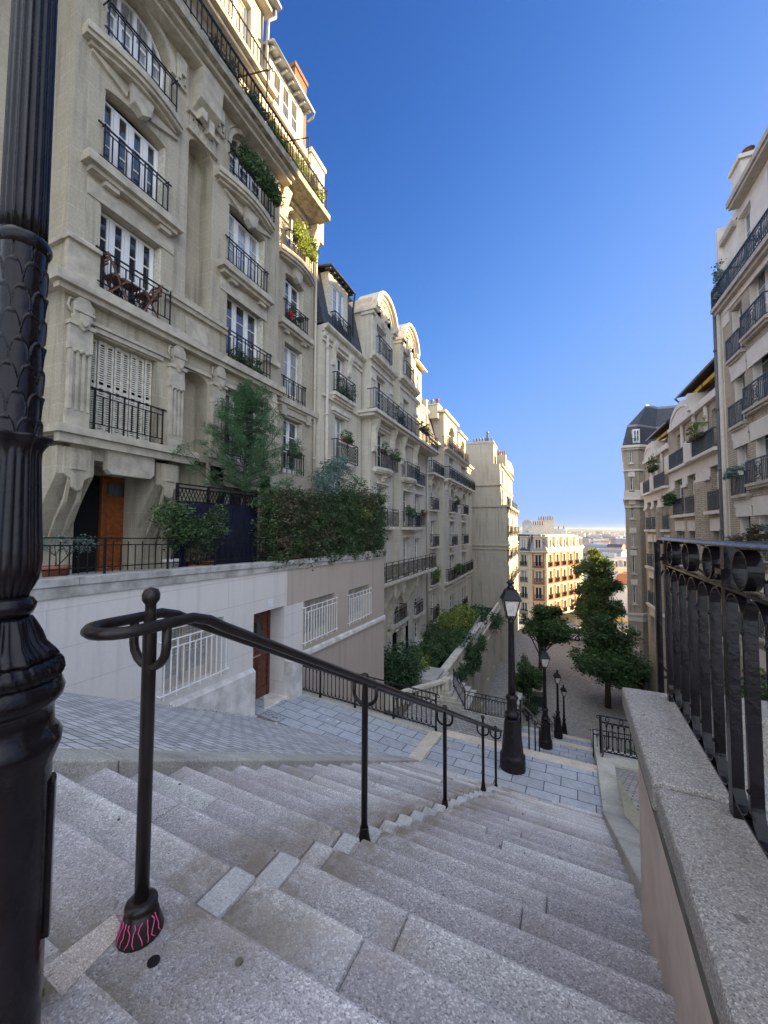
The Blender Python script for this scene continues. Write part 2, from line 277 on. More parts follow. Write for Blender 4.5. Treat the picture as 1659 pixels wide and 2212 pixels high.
class MB:
    def __init__(s, F=idF): s.v = []; s.f = []; s.m = []; s.sm = []; s.F = F
    def pt(s, a, b, c): s.v.append(tuple(s.F(a, b, c))); return len(s.v)-1
    def face(s, idx, m=0, smooth=False): s.f.append(tuple(idx)); s.m.append(m); s.sm.append(smooth)
    def poly(s, pts, m=0): s.face([s.pt(*p) for p in pts], m)
    def hexa(s, P, m=0):
        i = [s.pt(*p) for p in P]
        for q in ((0, 3, 2, 1), (4, 5, 6, 7), (0, 1, 5, 4), (1, 2, 6, 5), (2, 3, 7, 6), (3, 0, 4, 7)): s.face([i[k] for k in q], m)
    def box(s, a0, a1, b0, b1, c0, c1, m=0):
        s.hexa([(a0, b0, c0), (a1, b0, c0), (a1, b1, c0), (a0, b1, c0), (a0, b0, c1), (a1, b0, c1), (a1, b1, c1), (a0, b1, c1)], m)
    def prism(s, pts, lo, hi, axis='b', m=0):
        """pts: polygon in the two other axes (a,c) for axis b, (b,c) for axis a, (a,b) for axis c"""
        mk = {'b': lambda p, w: (p[0], w, p[1]), 'a': lambda p, w: (w, p[0], p[1]), 'c': lambda p, w: (p[0], p[1], w)}[axis]
        A = [s.pt(*mk(p, lo)) for p in pts]; B = [s.pt(*mk(p, hi)) for p in pts]; n = len(pts)
        s.face(A[::-1], m); s.face(B, m)
        for i in range(n): j = (i+1) % n; s.face((A[i], A[j], B[j], B[i]), m)
    def bar(s, p, q, w, h=None, m=0):
        h = h or w; P = Vector(s.F(*p)); Q = Vector(s.F(*q)); d = Q-P
        if d.length < 1e-6: return
        d.normalize(); up = Vector((0, 0, 1)) if abs(d.z) < .9 else Vector((0, 1, 0))
        r = d.cross(up).normalized()*w/2; u = r.cross(d).normalized()*h/2
        i = []
        for o in (P, Q):
            for a, b in ((-1, -1), (1, -1), (1, 1), (-1, 1)): s.v.append(tuple(o+r*a+u*b)); i.append(len(s.v)-1)
        for q4 in ((0, 1, 2, 3), (7, 6, 5, 4), (0, 4, 5, 1), (1, 5, 6, 2), (2, 6, 7, 3), (3, 7, 4, 0)): s.face([i[k] for k in q4], m)
    def tube(s, pts, r, n=8, closed=False, m=0):
        P = [Vector(s.F(*p)) for p in pts]; N = len(P); rings = []; prev = None
        rr = r if isinstance(r, (list, tuple)) else [r]*N
        for k in range(N):
            a = P[(k-1) % N] if (closed or k > 0) else P[k]; b = P[(k+1) % N] if (closed or k < N-1) else P[k]
            d = (b-a).normalized()
            if prev is None: x = d.orthogonal().normalized()
            else:
                x = prev-d*prev.dot(d)
                x = x.normalized() if x.length > 1e-5 else d.orthogonal().normalized()
            prev = x; y = d.cross(x); ring = []
            for j in range(n):
                t = 2*math.pi*j/n; s.v.append(tuple(P[k]+(x*math.cos(t)+y*math.sin(t))*rr[k])); ring.append(len(s.v)-1)
            rings.append(ring)
        for k in range(N if closed else N-1):
            A = rings[k]; B = rings[(k+1) % N]; sh = 0
            if closed and k == N-1:
                a0 = Vector(s.v[A[0]]); sh = min(range(n), key=lambda q: (Vector(s.v[B[q]])-a0).length)
            for j in range(n): s.face((A[j], A[(j+1) % n], B[(j+1+sh) % n], B[(j+sh) % n]), m, True)
        if not closed: s.face(rings[0][::-1], m); s.face(rings[-1], m)
    def lathe(s, c, prof, n=16, m=0, mod=None, ph=0.):
        rings = []
        for k, (r, z) in enumerate(prof):
            ring = []
            for j in range(n):
                t = 2*math.pi*j/n+ph; q = r if mod is None else r+mod(t, z, r)
                ring.append(s.pt(c[0]+q*math.cos(t), c[1]+q*math.sin(t), c[2]+z))
            rings.append(ring)
        for A, B in zip(rings, rings[1:]):
            for j in range(n): s.face((A[j], A[(j+1) % n], B[(j+1) % n], B[j]), m, True)
        s.face(rings[0][::-1], m); s.face(rings[-1], m)
    def wall(s, t0, t1, z0, z1, holes=(), o=0., depth=.3, m=0, mr=None):
        """wall sheet in the (t, z) plane with recessed openings (t0, t1, z0, z1[, arch rise])"""
        mr = m if mr is None else mr
        ts = sorted({t0, t1, *[h[0] for h in holes], *[h[1] for h in holes]}); zs = sorted({z0, z1, *[h[2] for h in holes], *[h[3] for h in holes]})
        ts = [t for t in ts if t0 <= t <= t1]; zs = [z for z in zs if z0 <= z <= z1]
        for a, b in zip(ts, ts[1:]):
            run = None
            for c, d in zip(zs, zs[1:]):
                cm, am = (c+d)/2, (a+b)/2
                inside = any(h[0] < am < h[1] and h[2] < cm < h[3] for h in holes)
                if inside:
                    if run: s.poly([(a, o, run[0]), (b, o, run[0]), (b, o, run[1]), (a, o, run[1])], m); run = None
                else: run = (run[0], d) if run else (c, d)
            if run: s.poly([(a, o, run[0]), (b, o, run[0]), (b, o, run[1]), (a, o, run[1])], m)
        for h in holes:
            a, b, c, d = h[:4]; rise = h[4] if len(h) > 4 else 0; q = o-depth; e = d-rise
            s.poly([(a, o, c), (b, o, c), (b, q, c), (a, q, c)], mr)
            s.poly([(a, o, c), (a, q, c), (a, q, e), (a, o, e)], mr); s.poly([(b, o, c), (b, o, e), (b, q, e), (b, q, c)], mr)
            if rise:
                K = 10; mid = (a+b)/2; w = (b-a)/2
                arc = [(mid-w*math.cos(math.pi*k/K), e+rise*math.sin(math.pi*k/K)) for k in range(K+1)]
                for (x0, y0), (x1, y1) in zip(arc, arc[1:]):
                    s.poly([(x0, o, y0), (x1, o, y1), (x1, q, y1), (x0, q, y0)], mr)
                    s.poly([(x0, o, y0), (x1, o, y1), (x1, o, d), (x0, o, d)], m)
            else: s.poly([(a, o, d), (a, q, d), (b, q, d), (b, o, d)], mr)
    def build(s, name, mats, parent=None, bevel=0., smooth=False):
        me = bpy.data.meshes.new(name); me.from_pydata(s.v, [], s.f)
        mats = mats if isinstance(mats, (list, tuple)) else [mats]
        for mm in mats: me.materials.append(M[mm] if isinstance(mm, str) else mm)
        me.polygons.foreach_set('material_index', s.m)
        me.polygons.foreach_set('use_smooth', [True]*len(s.f) if smooth else s.sm)
        me.update()
        o = bpy.data.objects.new(name, me); COL.objects.link(o)
        if parent is not None:
            o.parent = parent; o.matrix_parent_inverse = Matrix.Translation(-wloc(parent))
        if bevel:
            b = o.modifiers.new('bevel', 'BEVEL'); b.width = bevel; b.segments = 2; b.limit_method = 'ANGLE'; b.angle_limit = R(40)
        return o
def wloc(o):
    v = Vector(o.location)
    return v if o.parent is None else (v if o.type == 'EMPTY' else Vector((0, 0, 0)))
def tag(o, label=None, cat=None, group=None, kind=None):
    if label: o['label'] = label
    if cat: o['category'] = cat
    if group: o['group'] = group
    if kind: o['kind'] = kind
    return o
def thing(name, label, cat, loc=(0, 0, 0), group=None):
    o = bpy.data.objects.new(name, None); o.empty_display_size = .2; COL.objects.link(o); o.location = loc
    return tag(o, label, cat, group)
def struct(o): o['kind'] = 'structure'; return o
def copy_tree(o, parent=None):
    c = o.copy(); COL.objects.link(c)
    if parent is not None: c.parent = parent
    for ch in list(o.children): copy_tree(ch, c)
    return c

# ------------------------------------------------------------------ foliage
def leaves(name, mats, blobs, n, size, parent=None, seed=1, squash=1., hang=0.):
    """blobs: (x, y, z, rx, ry, rz, weight, material index); leaves fill a shell of each blob, in small clusters"""
    rng = np.random.default_rng(seed); w = np.array([b[6] for b in blobs], float); w /= w.sum(); V = []; MI = []
    for b, k in zip(blobs, (w*n).astype(int)):
        k = max(int(k), 4); nc = max(3, k//22)
        d = rng.normal(size=(nc, 3)); d /= np.linalg.norm(d, axis=1)[:, None]
        rad = rng.uniform(.35, 1., nc)**.45*(1+.18*rng.normal(size=nc)).clip(.5, 1.45)
        cc = d*rad[:, None]*np.array(b[3:6])+np.array(b[:3])
        idx = rng.integers(0, nc, k); sp = min(b[3], b[5], b[4])*.22+size*.8
        p = cc[idx]+rng.normal(size=(k, 3))*sp*np.array([1, 1, .7])
        p[:, 2] -= hang*rng.random(k)
        a = rng.normal(size=(k, 3)); a[:, 2] *= .6; a /= np.linalg.norm(a, axis=1)[:, None]
        c = np.cross(a, rng.normal(size=(k, 3))); c /= np.linalg.norm(c, axis=1)[:, None]
        s = size*rng.uniform(.55, 1.35, k)[:, None]
        V.append(np.stack([p-a*s, p+c*s*.5*squash, p+a*s, p-c*s*.5*squash], 1).reshape(-1, 3))
        mi = np.full(k, b[7] if len(b) > 7 else 0); MI.append(mi)
    V = np.concatenate(V); MI = np.concatenate(MI); nf = len(V)//4
    me = bpy.data.meshes.new(name); me.vertices.add(len(V)); me.vertices.foreach_set('co', V.astype(np.float32).ravel())
    me.loops.add(nf*4); me.loops.foreach_set('vertex_index', np.arange(nf*4, dtype=np.int32))
    me.polygons.add(nf); me.polygons.foreach_set('loop_start', np.arange(0, nf*4, 4, dtype=np.int32))
    for mm in (mats if isinstance(mats, (list, tuple)) else [mats]): me.materials.append(M[mm])
    me.polygons.foreach_set('material_index', MI.astype(np.int32)); me.update(calc_edges=True); me.validate()
    o = bpy.data.objects.new(name, me); COL.objects.link(o)
    if parent is not None: o.parent = parent; o.matrix_parent_inverse = Matrix.Translation(-wloc(parent))
    return o
def limbs(mb, base, top, r, blobs, rng, k=3):
    """tapered trunk that forks towards the given blobs"""
    b = Vector(base); t = Vector(top); mid = (b+t)/2+Vector((rng.uniform(-.1, .1), rng.uniform(-.1, .1), 0))
    mb.tube([tuple(b), tuple(mid), tuple(t)], [r*1.15, r*.9, r*.65], 9)
    for q in blobs:
        c = Vector(q[:3]); s = b.lerp(t, rng.uniform(.55, 1.)); m2 = s.lerp(c, .5)+Vector((rng.uniform(-.2, .2), rng.uniform(-.2, .2), .15))
        mb.tube([tuple(s), tuple(m2), tuple(c)], [r*.42, r*.26, r*.08], 6)
        for _ in range(k):
            e = c+Vector((rng.uniform(-1, 1)*q[3], rng.uniform(-1, 1)*q[4], rng.uniform(-.6, 1)*q[5]))*.8
            mb.tube([tuple(m2), tuple(m2.lerp(e, .6)), tuple(e)], [r*.16, r*.09, r*.03], 5)
def tree(name, label, base, trunk_top, r, blobs, n, size, mats, group=None, seed=1):
    t = thing(name, label, 'tree', base, group); rng = random.Random(seed)
    mb = MB(); limbs(mb, base, trunk_top, r, blobs, rng); mb.build('trunk', 'bark', t)
    leaves('crown', mats, blobs, n, size, t, seed)
    return t
def shrub(name, label, base, blobs, n, size, mats, group=None, seed=1, cat='shrub'):
    t = thing(name, label, cat, base, group); rng = random.Random(seed); mb = MB()
    for b in blobs:
        mb.tube([base, ((base[0]+b[0])/2, (base[1]+b[1])/2, (base[2]+b[2])/2+.05), tuple(b[:3])], [.025, .016, .006], 5)
        for _ in range(3):
            mb.tube([((base[0]+b[0])/2, (base[1]+b[1])/2, (base[2]+b[2])/2), (b[0]+rng.uniform(-.8, .8)*b[3], b[1]+rng.uniform(-.8, .8)*b[4], b[2]+rng.uniform(-.5, .9)*b[5])], [.012, .004], 4)
    mb.build('stems', 'bark', t); leaves('foliage', mats, blobs, n, size, t, seed)
    return t

# ------------------------------------------------------------------ railings (into an MB with a facade frame)
def rail_plain(mb, t0, t1, z0, z1, o, n=None, w=.022):
    """top rail, second rail, low rail, long and short bars in turn, hooked ends"""
    n = n or max(4, int(round((t1-t0)/.17)))
    mb.bar((t0-.12, o-.06, z1), (t1+.12, o-.06, z1), w*1.5, w*1.3)
    h = z1-z0; za = z1-.17*h; zb = z0+.17*h; mb.bar((t0, o, za), (t1, o, za), w); mb.bar((t0-.1, o, zb), (t1, o, zb), w)
    for k in range(n+1):
        t = t0+(t1-t0)*k/n
        if k % 2 == 0 or k == n: mb.bar((t, o-.03, z0), (t, o-.03, z1), w*1.15)
        else: mb.bar((t, o, zb), (t, o, za), w)
    for t in (t0, t1): mb.bar((t, o, z0+.05), (t, o-.3, z0+.05), w); mb.bar((t, o, z1), (t, o-.35, z1), w)
def rail_ornate(mb, t0, t1, z0, z1, o, pitch=.11, w=.018, ends=True, panel=.9, lattice=True):
    """wrought iron balcony: verticals, lattice panels and scroll rings"""
    h = z1-z0; mb.bar((t0, o, z1), (t1, o, z1), w*2.4, w*1.8); za = z1-.15*h; zb = z0+.13*h
    mb.bar((t0, o, za), (t1, o, za), w); mb.bar((t0, o, zb), (t1, o, zb), w); mb.bar((t0, o, z0+.02), (t1, o, z0+.02), w*1.5)
    np_ = max(1, int(round((t1-t0)/panel)))
    for k in range(np_+1):
        t = t0+(t1-t0)*k/np_; mb.bar((t, o, z0), (t, o, z1), w*1.8)
    for k in range(np_):
        a = t0+(t1-t0)*k/np_; b = t0+(t1-t0)*(k+1)/np_
        if lattice and k % 2 == 1 or (lattice and np_ == 1):
            nn = max(3, int((b-a)/.14)); s = (b-a)/nn; hh = za-zb; rows = 4
            for i in range(nn):
                for j in range(rows):
                    c0 = zb+hh*j/rows; c1 = zb+hh*(j+1)/rows
                    mb.bar((a+s*i, o, c0), (a+s*(i+1), o, c1), w*.8); mb.bar((a+s*(i+1), o, c0), (a+s*i, o, c1), w*.8)
        else:
            nn = max(2, int((b-a)/pitch))
            for i in range(1, nn):
                t = a+(b-a)*i/nn; mb.bar((t, o, z0), (t, o, za), w)
                if i % 2 == 0: mb.tube([(t+.045*math.cos(q), o, za-.08+.05*math.sin(q)) for q in [2*math.pi*x/8 for x in range(8)]], w*.45, 4, True)
        r = min(.2*h, .16)
        if not lattice or k % 2 == 0: mb.tube([((a+b)/2+r*math.cos(q), o+.012, (za+zb)/2+r*math.sin(q)) for q in [2*math.pi*x/12 for x in range(12)]], w*.55, 4, True)
    if ends:
        for t in (t0, t1):
            mb.bar((t, o, z1), (t, o-.5, z1), w*2); mb.bar((t, o, z0+.02), (t, o-.5, z0+.02), w*1.5)
            for q in (.15, .32): mb.bar((t, o-q, z0), (t, o-q, z1), w)
def rail_medal(mb, t0, t1, z0, z1, o, w=.02, medal=True):
    h = z1-z0; mb.bar((t0, o, z1), (t1, o, z1), w*2.2, w*1.8); za = z1-.14*h; zb = z0+.12*h
    mb.bar((t0, o, za), (t1, o, za), w); mb.bar((t0, o, zb), (t1, o, zb), w)
    n = max(4, int((t1-t0)/.13)); mid = (t0+t1)/2; r = .30*h if medal else 0
    for k in range(n+1):
        t = t0+(t1-t0)*k/n
        if medal and abs(t-mid) < r and 0 < k < n: continue
        mb.bar((t, o, z0), (t, o, z1), w*(1.5 if k in (0, n) else 1))
    if medal:
        for rr in (r, r*.62, r*.3): mb.tube([(mid+rr*math.cos(q), o, (za+zb)/2+rr*math.sin(q)*1.12) for q in [2*math.pi*x/16 for x in range(16)]], w*.55, 4, True)
        for a in range(4):
            q = math.pi/4+a*math.pi/2; mb.bar((mid+r*.3*math.cos(q), o, (za+zb)/2+r*.33*math.sin(q)), (mid+r*math.cos(q), o, (za+zb)/2+r*1.12*math.sin(q)), w)
        for t in (mid-r, mid+r): mb.bar((t, o, z0), (t, o, z1), w)
    for t in (t0, t1): mb.bar((t, o, z1), (t, o-.4, z1), w*1.6); mb.bar((t, o, zb), (t, o-.4, zb), w)

# ------------------------------------------------------------------ windows
_wk = [0]
def window(bld, F, t0, t1, z0, z1, q, rise=0, leaves_n=2, mun=2, glass=None, frame='paintwhite', far=False, o_open=False, name='window'):
    """casement in the plane o = q behind the wall face; frame is the part, pane the sub-part"""
    mb = MB(F); e = z1-rise; f = .055 if not far else .07; d = .05
    mb.box(t0, t0+f, q, q+d, z0, e if rise else z1); mb.box(t1-f, t1, q, q+d, z0, e if rise else z1); mb.box(t0+f, t1-f, q, q+d, z0, z0+f*1.4)
    if not rise: mb.box(t0+f, t1-f, q, q+d, z1-f, z1)
    n = leaves_n; W = (t1-t0)
    for k in range(1, n):
        t = t0+W*k/n; mb.box(t-f*.75, t+f*.75, q, q+d*1.2, z0+f*1.4, (z1-.04) if rise else z1-f)
    if not far:
        for k in range(n):      # sash stiles
            a = t0+W*k/n; b = a+W/n
            mb.box(a+f*.9, a+f*1.7, q-.004, q+d*.8, z0+f*1.4, e); mb.box(b-f*1.7, b-f*.9, q-.004, q+d*.8, z0+f*1.4, e)
            mb.box(a+f*1.7, b-f*1.7, q-.004, q+d*.8, z0+f*1.4, z0+f*4.2)
    for j in range(1, mun+1):
        z = z0+(e-z0)*(.12+.88*j/(mun+1)) if not rise else z0+(e-z0)*j/(mun+1)
        for k in range(n):
            a = t0+W*k/n; mb.box(a+f*(1.7 if not far else .8), a+W/n-f*(1.7 if not far else .8), q, q+d*.7, z-.014, z+.014)
    mid = (t0+t1)/2; w = W/2
    if rise:
        K = 10; P = [(mid-w*math.cos(math.pi*k/K), e+rise*math.sin(math.pi*k/K)) for k in range(K+1)]
        for (x0, y0), (x1, y1) in zip(P, P[1:]):
            i0 = (mid+(x0-mid)*(1-f/w), e+(y0-e)*(1-f/rise)); i1 = (mid+(x1-mid)*(1-f/w), e+(y1-e)*(1-f/rise))
            mb.hexa([(x0, q, y0), (x1, q, y1), (i1[0], q, i1[1]), (i0[0], q, i0[1]), (x0, q+d, y0), (x1, q+d, y1), (i1[0], q+d, i1[1]), (i0[0], q+d, i0[1])])
        mb.box(t0+f, t1-f, q, q+d, e-.03, e+.03)
    w_o = mb.build(name, frame, bld)
    pm = MB(F); g = q+.012
    if rise: pm.poly([(t0+.01, g, z0+.02), (t1-.01, g, z0+.02)]+[(mid+(w-.01)*math.cos(math.pi*k/12), g, e+(rise-.01)*math.sin(math.pi*k/12)) for k in range(13)])
    else: pm.poly([(t0+.01, g, z0+.02), (t1-.01, g, z0+.02), (t1-.01, g, z1-.01), (t0+.01, g, z1-.01)])
    _wk[0] += 1
    pm.build('pane', glass or ('curtain' if _wk[0] % 3 == 0 else 'glass'), w_o)
    return w_o
def shutters(bld, F, t0, t1, z0, z1, q, n=8, mat='shutter'):
    """closed folding louvred shutters"""
    mb = MB(F); W = (t1-t0)/n
    for k in range(n):
        a = t0+W*k+.006; b = a+W-.012; s = .03 if k % 2 else 0
        mb.box(a, a+.035, q+s, q+s+.03, z0, z1); mb.box(b-.035, b, q+s, q+s+.03, z0, z1)
        for z in (z0, (z0+z1)/2-.04, z1-.08): mb.box(a+.035, b-.035, q+s, q+s+.03, z, z+.08)
        zz = z0+.1
        while zz < z1-.1:
            if abs(zz-(z0+z1)/2) > .07: mb.hexa([(a+.035, q+s+.024, zz), (b-.035, q+s+.024, zz), (b-.035, q+s+.002, zz+.035), (a+.035, q+s+.002, zz+.035), (a+.035, q+s+.028, zz+.006), (b-.035, q+s+.028, zz+.006), (b-.035, q+s+.006, zz+.041), (a+.035, q+s+.006, zz+.041)])
            zz += .052
    return mb.build('shutter', mat, bld)
def folded(mb, t, q0, q1, z0, z1):
    """shutter leaves folded back into the window reveal at t"""
    mb.box(t, t+.035, q0, q1, z0, z1)
    z = z0+.1
    while z < z1-.1: mb.box(t-.006, t+.041, q0+.03, q1-.03, z, z+.02); z += .07
def cornice(mb, t0, t1, z, prof, m=0, ends=True):
    """prof: (out, height) pairs stacked from z upward as a moulded profile run along t"""
    pts = [(0, z)]+[(o, z+h) for o, h in prof]+[(0, z+prof[-1][1])]
    mb.prism(pts, t0, t1, 'a', m)
def slab(mb, t0, t1, o0, o1, z0, z1, m=0):
    mb.box(t0, t1, o0, o1, z0, z1, m)

# ------------------------------------------------------------------ ground, stairs, ramp
def stepz(v): return -1.53-.52*(v-1.46)
UR = 1.72
mb = MB(SU)
RUN, RISE = .32, .165
for i in range(22):
    v1 = 1.12+RUN*i; v0 = v1-RUN-.015 if i else -2.2; z = -1.39-RISE*i; jt = random.uniform(-.004, .004)
    for (a, b) in (((-1.80, -.075), (.075, UR+.06)) if i else ((-1.80, UR+.06),)):
        # each tread cut in one or two stones with a fine joint
        c = random.uniform(a+.5, b-.5)
        for (p, q) in (((a, c-.001), (c+.001, b)) if random.random() < .45 else ((a, b),)): mb.box(p, q, v0, v1+random.uniform(-.004, .004), z-.34, z+jt+random.uniform(-.002, .002), 0)
    if i == 0: continue
    w_ = random.uniform(.062, .0735); mb.box(-w_, w_, v0, v1-(.0 if i % 4 else .006), z-.34, z+(.003 if i % 3 else -.004), 0 if i in (0, 3, 6, 10, 14, 17) else 1); mb.box(-.0745, .0745, v0+.01, v1-.012, z-.34, z-.012, 2)
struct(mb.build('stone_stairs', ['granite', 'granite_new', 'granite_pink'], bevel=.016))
mb = MB(SU)
mb.box(-1.80, -.35, -4.0, .70, -1.60, -1.384, 0); mb.box(-.335, 1.75, -4.0, .70, -1.60, -1.390, 1)
mb.box(-1.80, 1.75, .70, .72, -1.62, -1.40, 2)
struct(mb.build('top_landing', ['kerb', 'granite_pink', 'moss'], bevel=.008))
mb = MB(SU); mb.poly([(-1.9, -2, -3.1), (1.8, -2, -3.1), (1.8, 7.9, -5.6), (-1.9, 7.9, -5.6)]); struct(mb.build('stair_bed', 'moss'))

# first landing with the door-side apron
V0 = 1.12+RUN*21
def lz(x, y): return -5.02-.075*(y-8.0) if x > -2.9 else -4.68+(-7-x)*.083-.075*(y-8.0)
mb = MB()
def L1(x, y, dz=0): return (x, y, lz(x, y)+dz)
a = SU(-1.72, V0-.1, 0); b = SU(UR+.05, V0-.1, 0); c = SU(UR+.05, 9.62, 0); d = SU(-1.72, 9.62, 0)
mb.poly([L1(a[0], a[1]), L1(b[0], b[1]), L1(c[0], c[1]), L1(d[0], d[1])], 0)
N = 8
for k in range(N):
    x0 = -7.6+(-2.85+7.6)*k/N; x1 = -7.6+(-2.85+7.6)*(k+1)/N
    mb.poly([L1(x0, 7.9), L1(x1, 7.9), L1(x1, 9.62), L1(x0, 9.62)], 0)
struct(mb.build('upper_landing_paving', 'pavers'))
mb = MB()
q0 = SU(-1.98, 8.05, 0); q1 = SU(-1.66, 8.05, 0); q2 = SU(-1.66, 9.66, 0); q3 = SU(-1.98, 9.66, 0)
def lid(mb, P, h, m=0): mb.hexa([(p[0], p[1], p[2]-h) for p in P]+[tuple(p) for p in P], m)
lid(mb, [(q0[0], q0[1], -4.985), (q1[0], q1[1], -4.985), (q2[0], q2[1], -5.105), (q3[0], q3[1], -5.105)], .3)
struct(mb.build('landing_divider_kerb', 'sand', bevel=.01))
mb = MB()
e0 = SU(-1.66, 9.62, 0); e1 = SU(UR+.05, 9.62, 0); e2 = SU(UR+.05, 9.96, 0); e3 = SU(-1.66, 9.96, 0)
lid(mb, [(e0[0], e0[1], -5.13), (e1[0], e1[1], -5.13), (e2[0], e2[1], -5.16), (e3[0], e3[1], -5.16)], 4.5, 0)
lid(mb, [(-7.6, 9.62, -4.74), (-2.75, 9.62, -5.10), (-2.70, 9.86, -5.12), (-7.6, 9.86, -4.76)], 4.2, 1)
struct(mb.build('landing_edge_wall', ['sand', 'kerb'], bevel=.012))

# sloping sett ramp beside the stairs and its kerb
def rz(y): return -2.55-.52*(y-3.68)
mb = MB(); ny = 26
for k in range(ny):
    y0 = -4+(8.0+4)*k/ny; y1 = -4+(8.0+4)*(k+1)/ny
    for x0, x1 in ((-7.3, -5.2), (-5.2, -3.0)):
        mb.poly([(x0, y0, rz(y0)+(.0 if x0 < -6 else -.05)), (x1, y0, rz(y0)-(.05 if x1 < -4 else .1)), (x1, y1, rz(y1)-(.05 if x1 < -4 else .1)), (x0, y1, rz(y1)+(.0 if x0 < -6 else -.05))])
struct(mb.build('sett_ramp', 'setts'))
mb = MB(SU); v = -3.0; ztop = lambda v: max(-5.0, stepz(v)+.02)
while v < 8.0:
    w = min(8.06, v+random.uniform(.9, 1.5))
    mb.hexa([(-2.02, v, ztop(v)-.7), (-1.68, v, ztop(v)-.7), (-1.68, w-.006, ztop(w)-.7), (-2.02, w-.006, ztop(w)-.7), (-2.02, v, ztop(v)), (-1.68, v, ztop(v)), (-1.68, w-.006, ztop(w)), (-2.02, w-.006, ztop(w))])
    v = w
struct(mb.build('ramp_kerb', 'kerb', bevel=.014))

# right-hand low kerb strip, setts beyond it, next flights
mb = MB(SU)
mb.hexa([(1.74, 2.6, -2.7-3), (2.10, 2.6, -2.7-3), (2.10, 8.0, -8.5), (1.74, 8.0, -8.5), (1.74, 2.6, stepz(2.6)+.10), (2.10, 2.6, stepz(2.6)+.10), (2.10, 8.0, -4.86), (1.74, 8.0, -4.86)])
mb.hexa([(1.76, 8.004, -9), (2.10, 8.004, -9), (2.10, 10.3, -9), (1.76, 10.3, -9), (1.76, 8.004, -4.90), (2.10, 8.004, -4.90), (2.10, 10.3, -5.12), (1.76, 10.3, -5.12)])
mb.box(1.80, 3.6, 11.75, 12.45, -9.5, -5.95); mb.box(1.80, 2.02, 10.31, 11.74, -9.5, -5.75)
struct(mb.build('side_kerb_strip', 'kerb', bevel=.015))
mb = MB(SU)
mb.poly([(2.10, 2.7, -2.3), (10.5, 2.7, -2.3), (10.5, 10.3, -5.35), (2.10, 10.3, -5.35)]); mb.poly([(2.10, 10.3, -5.35), (10.5, 10.3, -5.35), (10.5, 30, -14.6), (2.10, 30, -14.6)])
mb.poly([(2.10, 30, -14.6), (10.5, 30, -14.6), (10.5, 34, -15.68), (2.10, 34, -15.68)])
struct(mb.build('side_alley_setts', 'setts2'))
def flight(name, v0, v1, z0, z1, n, ul, ur):
    mb = MB(SU); run = (v1-v0)/n; ri = (z1-z0)/(n+1)
    for i in range(n):
        z = z0+ri*(i+1); mb.box(ul, ur, v0+run*i-.02, v0+run*(i+1), z-.6, z)
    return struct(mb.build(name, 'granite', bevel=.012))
flight('second_flight_stairs', 9.97, 16.2, -5.16, -8.70, 20, -1.72, 1.95)
def landing(name, v0, v1, z0, z1, ul, ur):
    mb = MB(SU); mb.poly([(ul, v0-.02, z0), (ur, v0-.02, z0), (ur, v1, z1), (ul, v1, z1)]); struct(mb.build(name+'_paving', 'pavers'))
    mb = MB(SU); mb.hexa([(ul, v1, z1-3), (ur, v1, z1-3), (ur, v1+.34, z1-3), (ul, v1+.34, z1-3), (ul, v1, z1+.004), (ur, v1, z1+.004), (ur, v1+.34, z1-.01), (ul, v1+.34, z1-.01)]); struct(mb.build(name+'_edge', 'sand', bevel=.012))
landing('middle_landing', 16.2, 18.0, -8.70, -8.86, -1.74, 2.0)
flight('third_flight_stairs', 18.36, 24.8, -8.87, -12.45, 20, -1.8, 2.1)
landing('lower_landing', 24.8, 26.6, -12.45, -12.62, -1.8, 2.15)
flight('fourth_flight_stairs', 26.96, 33.2, -12.63, -15.68, 18, -1.8, 2.2)
mb = MB(SU)
mb.box(1.96, 2.16, 12.46, 18.3, -12, -8.35); mb.box(2.16, 2.4, 18.31, 27, -16, -11.9)
mb.box(-2.0, -1.74, 18.4, 27., -16, -10.6)
struct(mb.build('stair_side_walls', 'kerb', bevel=.015))
# cobbled side alley in front of the second house, one storey lower
mb = MB(); mb.poly([(-8.9, 9.86, -8.35), (-2.3, 9.86, -8.62), (-1.9, 18.9, -8.80), (-8.9, 18.9, -8.10)]); struct(mb.build('side_court_setts', 'setts2'))
mb = MB(); mb.poly([(-14, 15, -15.68), (14, 15, -15.68), (22, 68, -15.74), (-14, 68, -15.74)])
mb.poly([(-14, 68, -15.74), (22, 68, -15.74), (45, 160, -34), (-14, 160, -34)])
struct(mb.build('cobbled_square', 'setts2'))
mb = MB(); mb.prism([(18.9, -16), (19.15, -16), (19.15, -8.72), (18.9, -8.72)], -5.6, -1.75, 'a'); struct(mb.build('court_edge_kerb', 'kerb'))
# land below: slope, plain and far hills
mt, nt, b_ = _base('far_land', .95, 0, .1); p_ = _pos(nt)
nt.links.new(_ramp(nt, _noise(nt, p_, .004, 8, .7), [(.35, (.05, .07, .035)), (.5, (.16, .15, .12)), (.65, (.10, .11, .07))]), b_.inputs['Base Color']); M['land'] = mt
mb = MB(); ys = [-60, 30, 66, 160, 300, 450, 1200, 3500, 5500, 6500, 7500, 8500, 9500, 11000, 14000]
def land_z(x, y):
    z = float(np.interp(y, [-60, 60, 70, 160, 300, 450, 3500, 5500, 8500, 9500, 14000], [-17, -17, -17.4, -34.3, -48, -60, -60, -45, -4, 14, -30]))
    if y > 5000: z += (12*math.sin(x*.0011+y*.0007)+9*math.sin(x*.0031)+4*math.sin(x*.0083+1))*min(1, (y-5000)/3000)
    return z
xs = np.linspace(-1, 1, 61)
G = [[mb.pt(x*(60+max(0, y)*1.1), y, land_z(x*(60+max(0, y)*1.1), y)) for x in xs] for y in ys]
for A, B in zip(G, G[1:]):
    for k in range(60): mb.face((A[k], A[k+1], B[k+1], B[k]), 0, True)
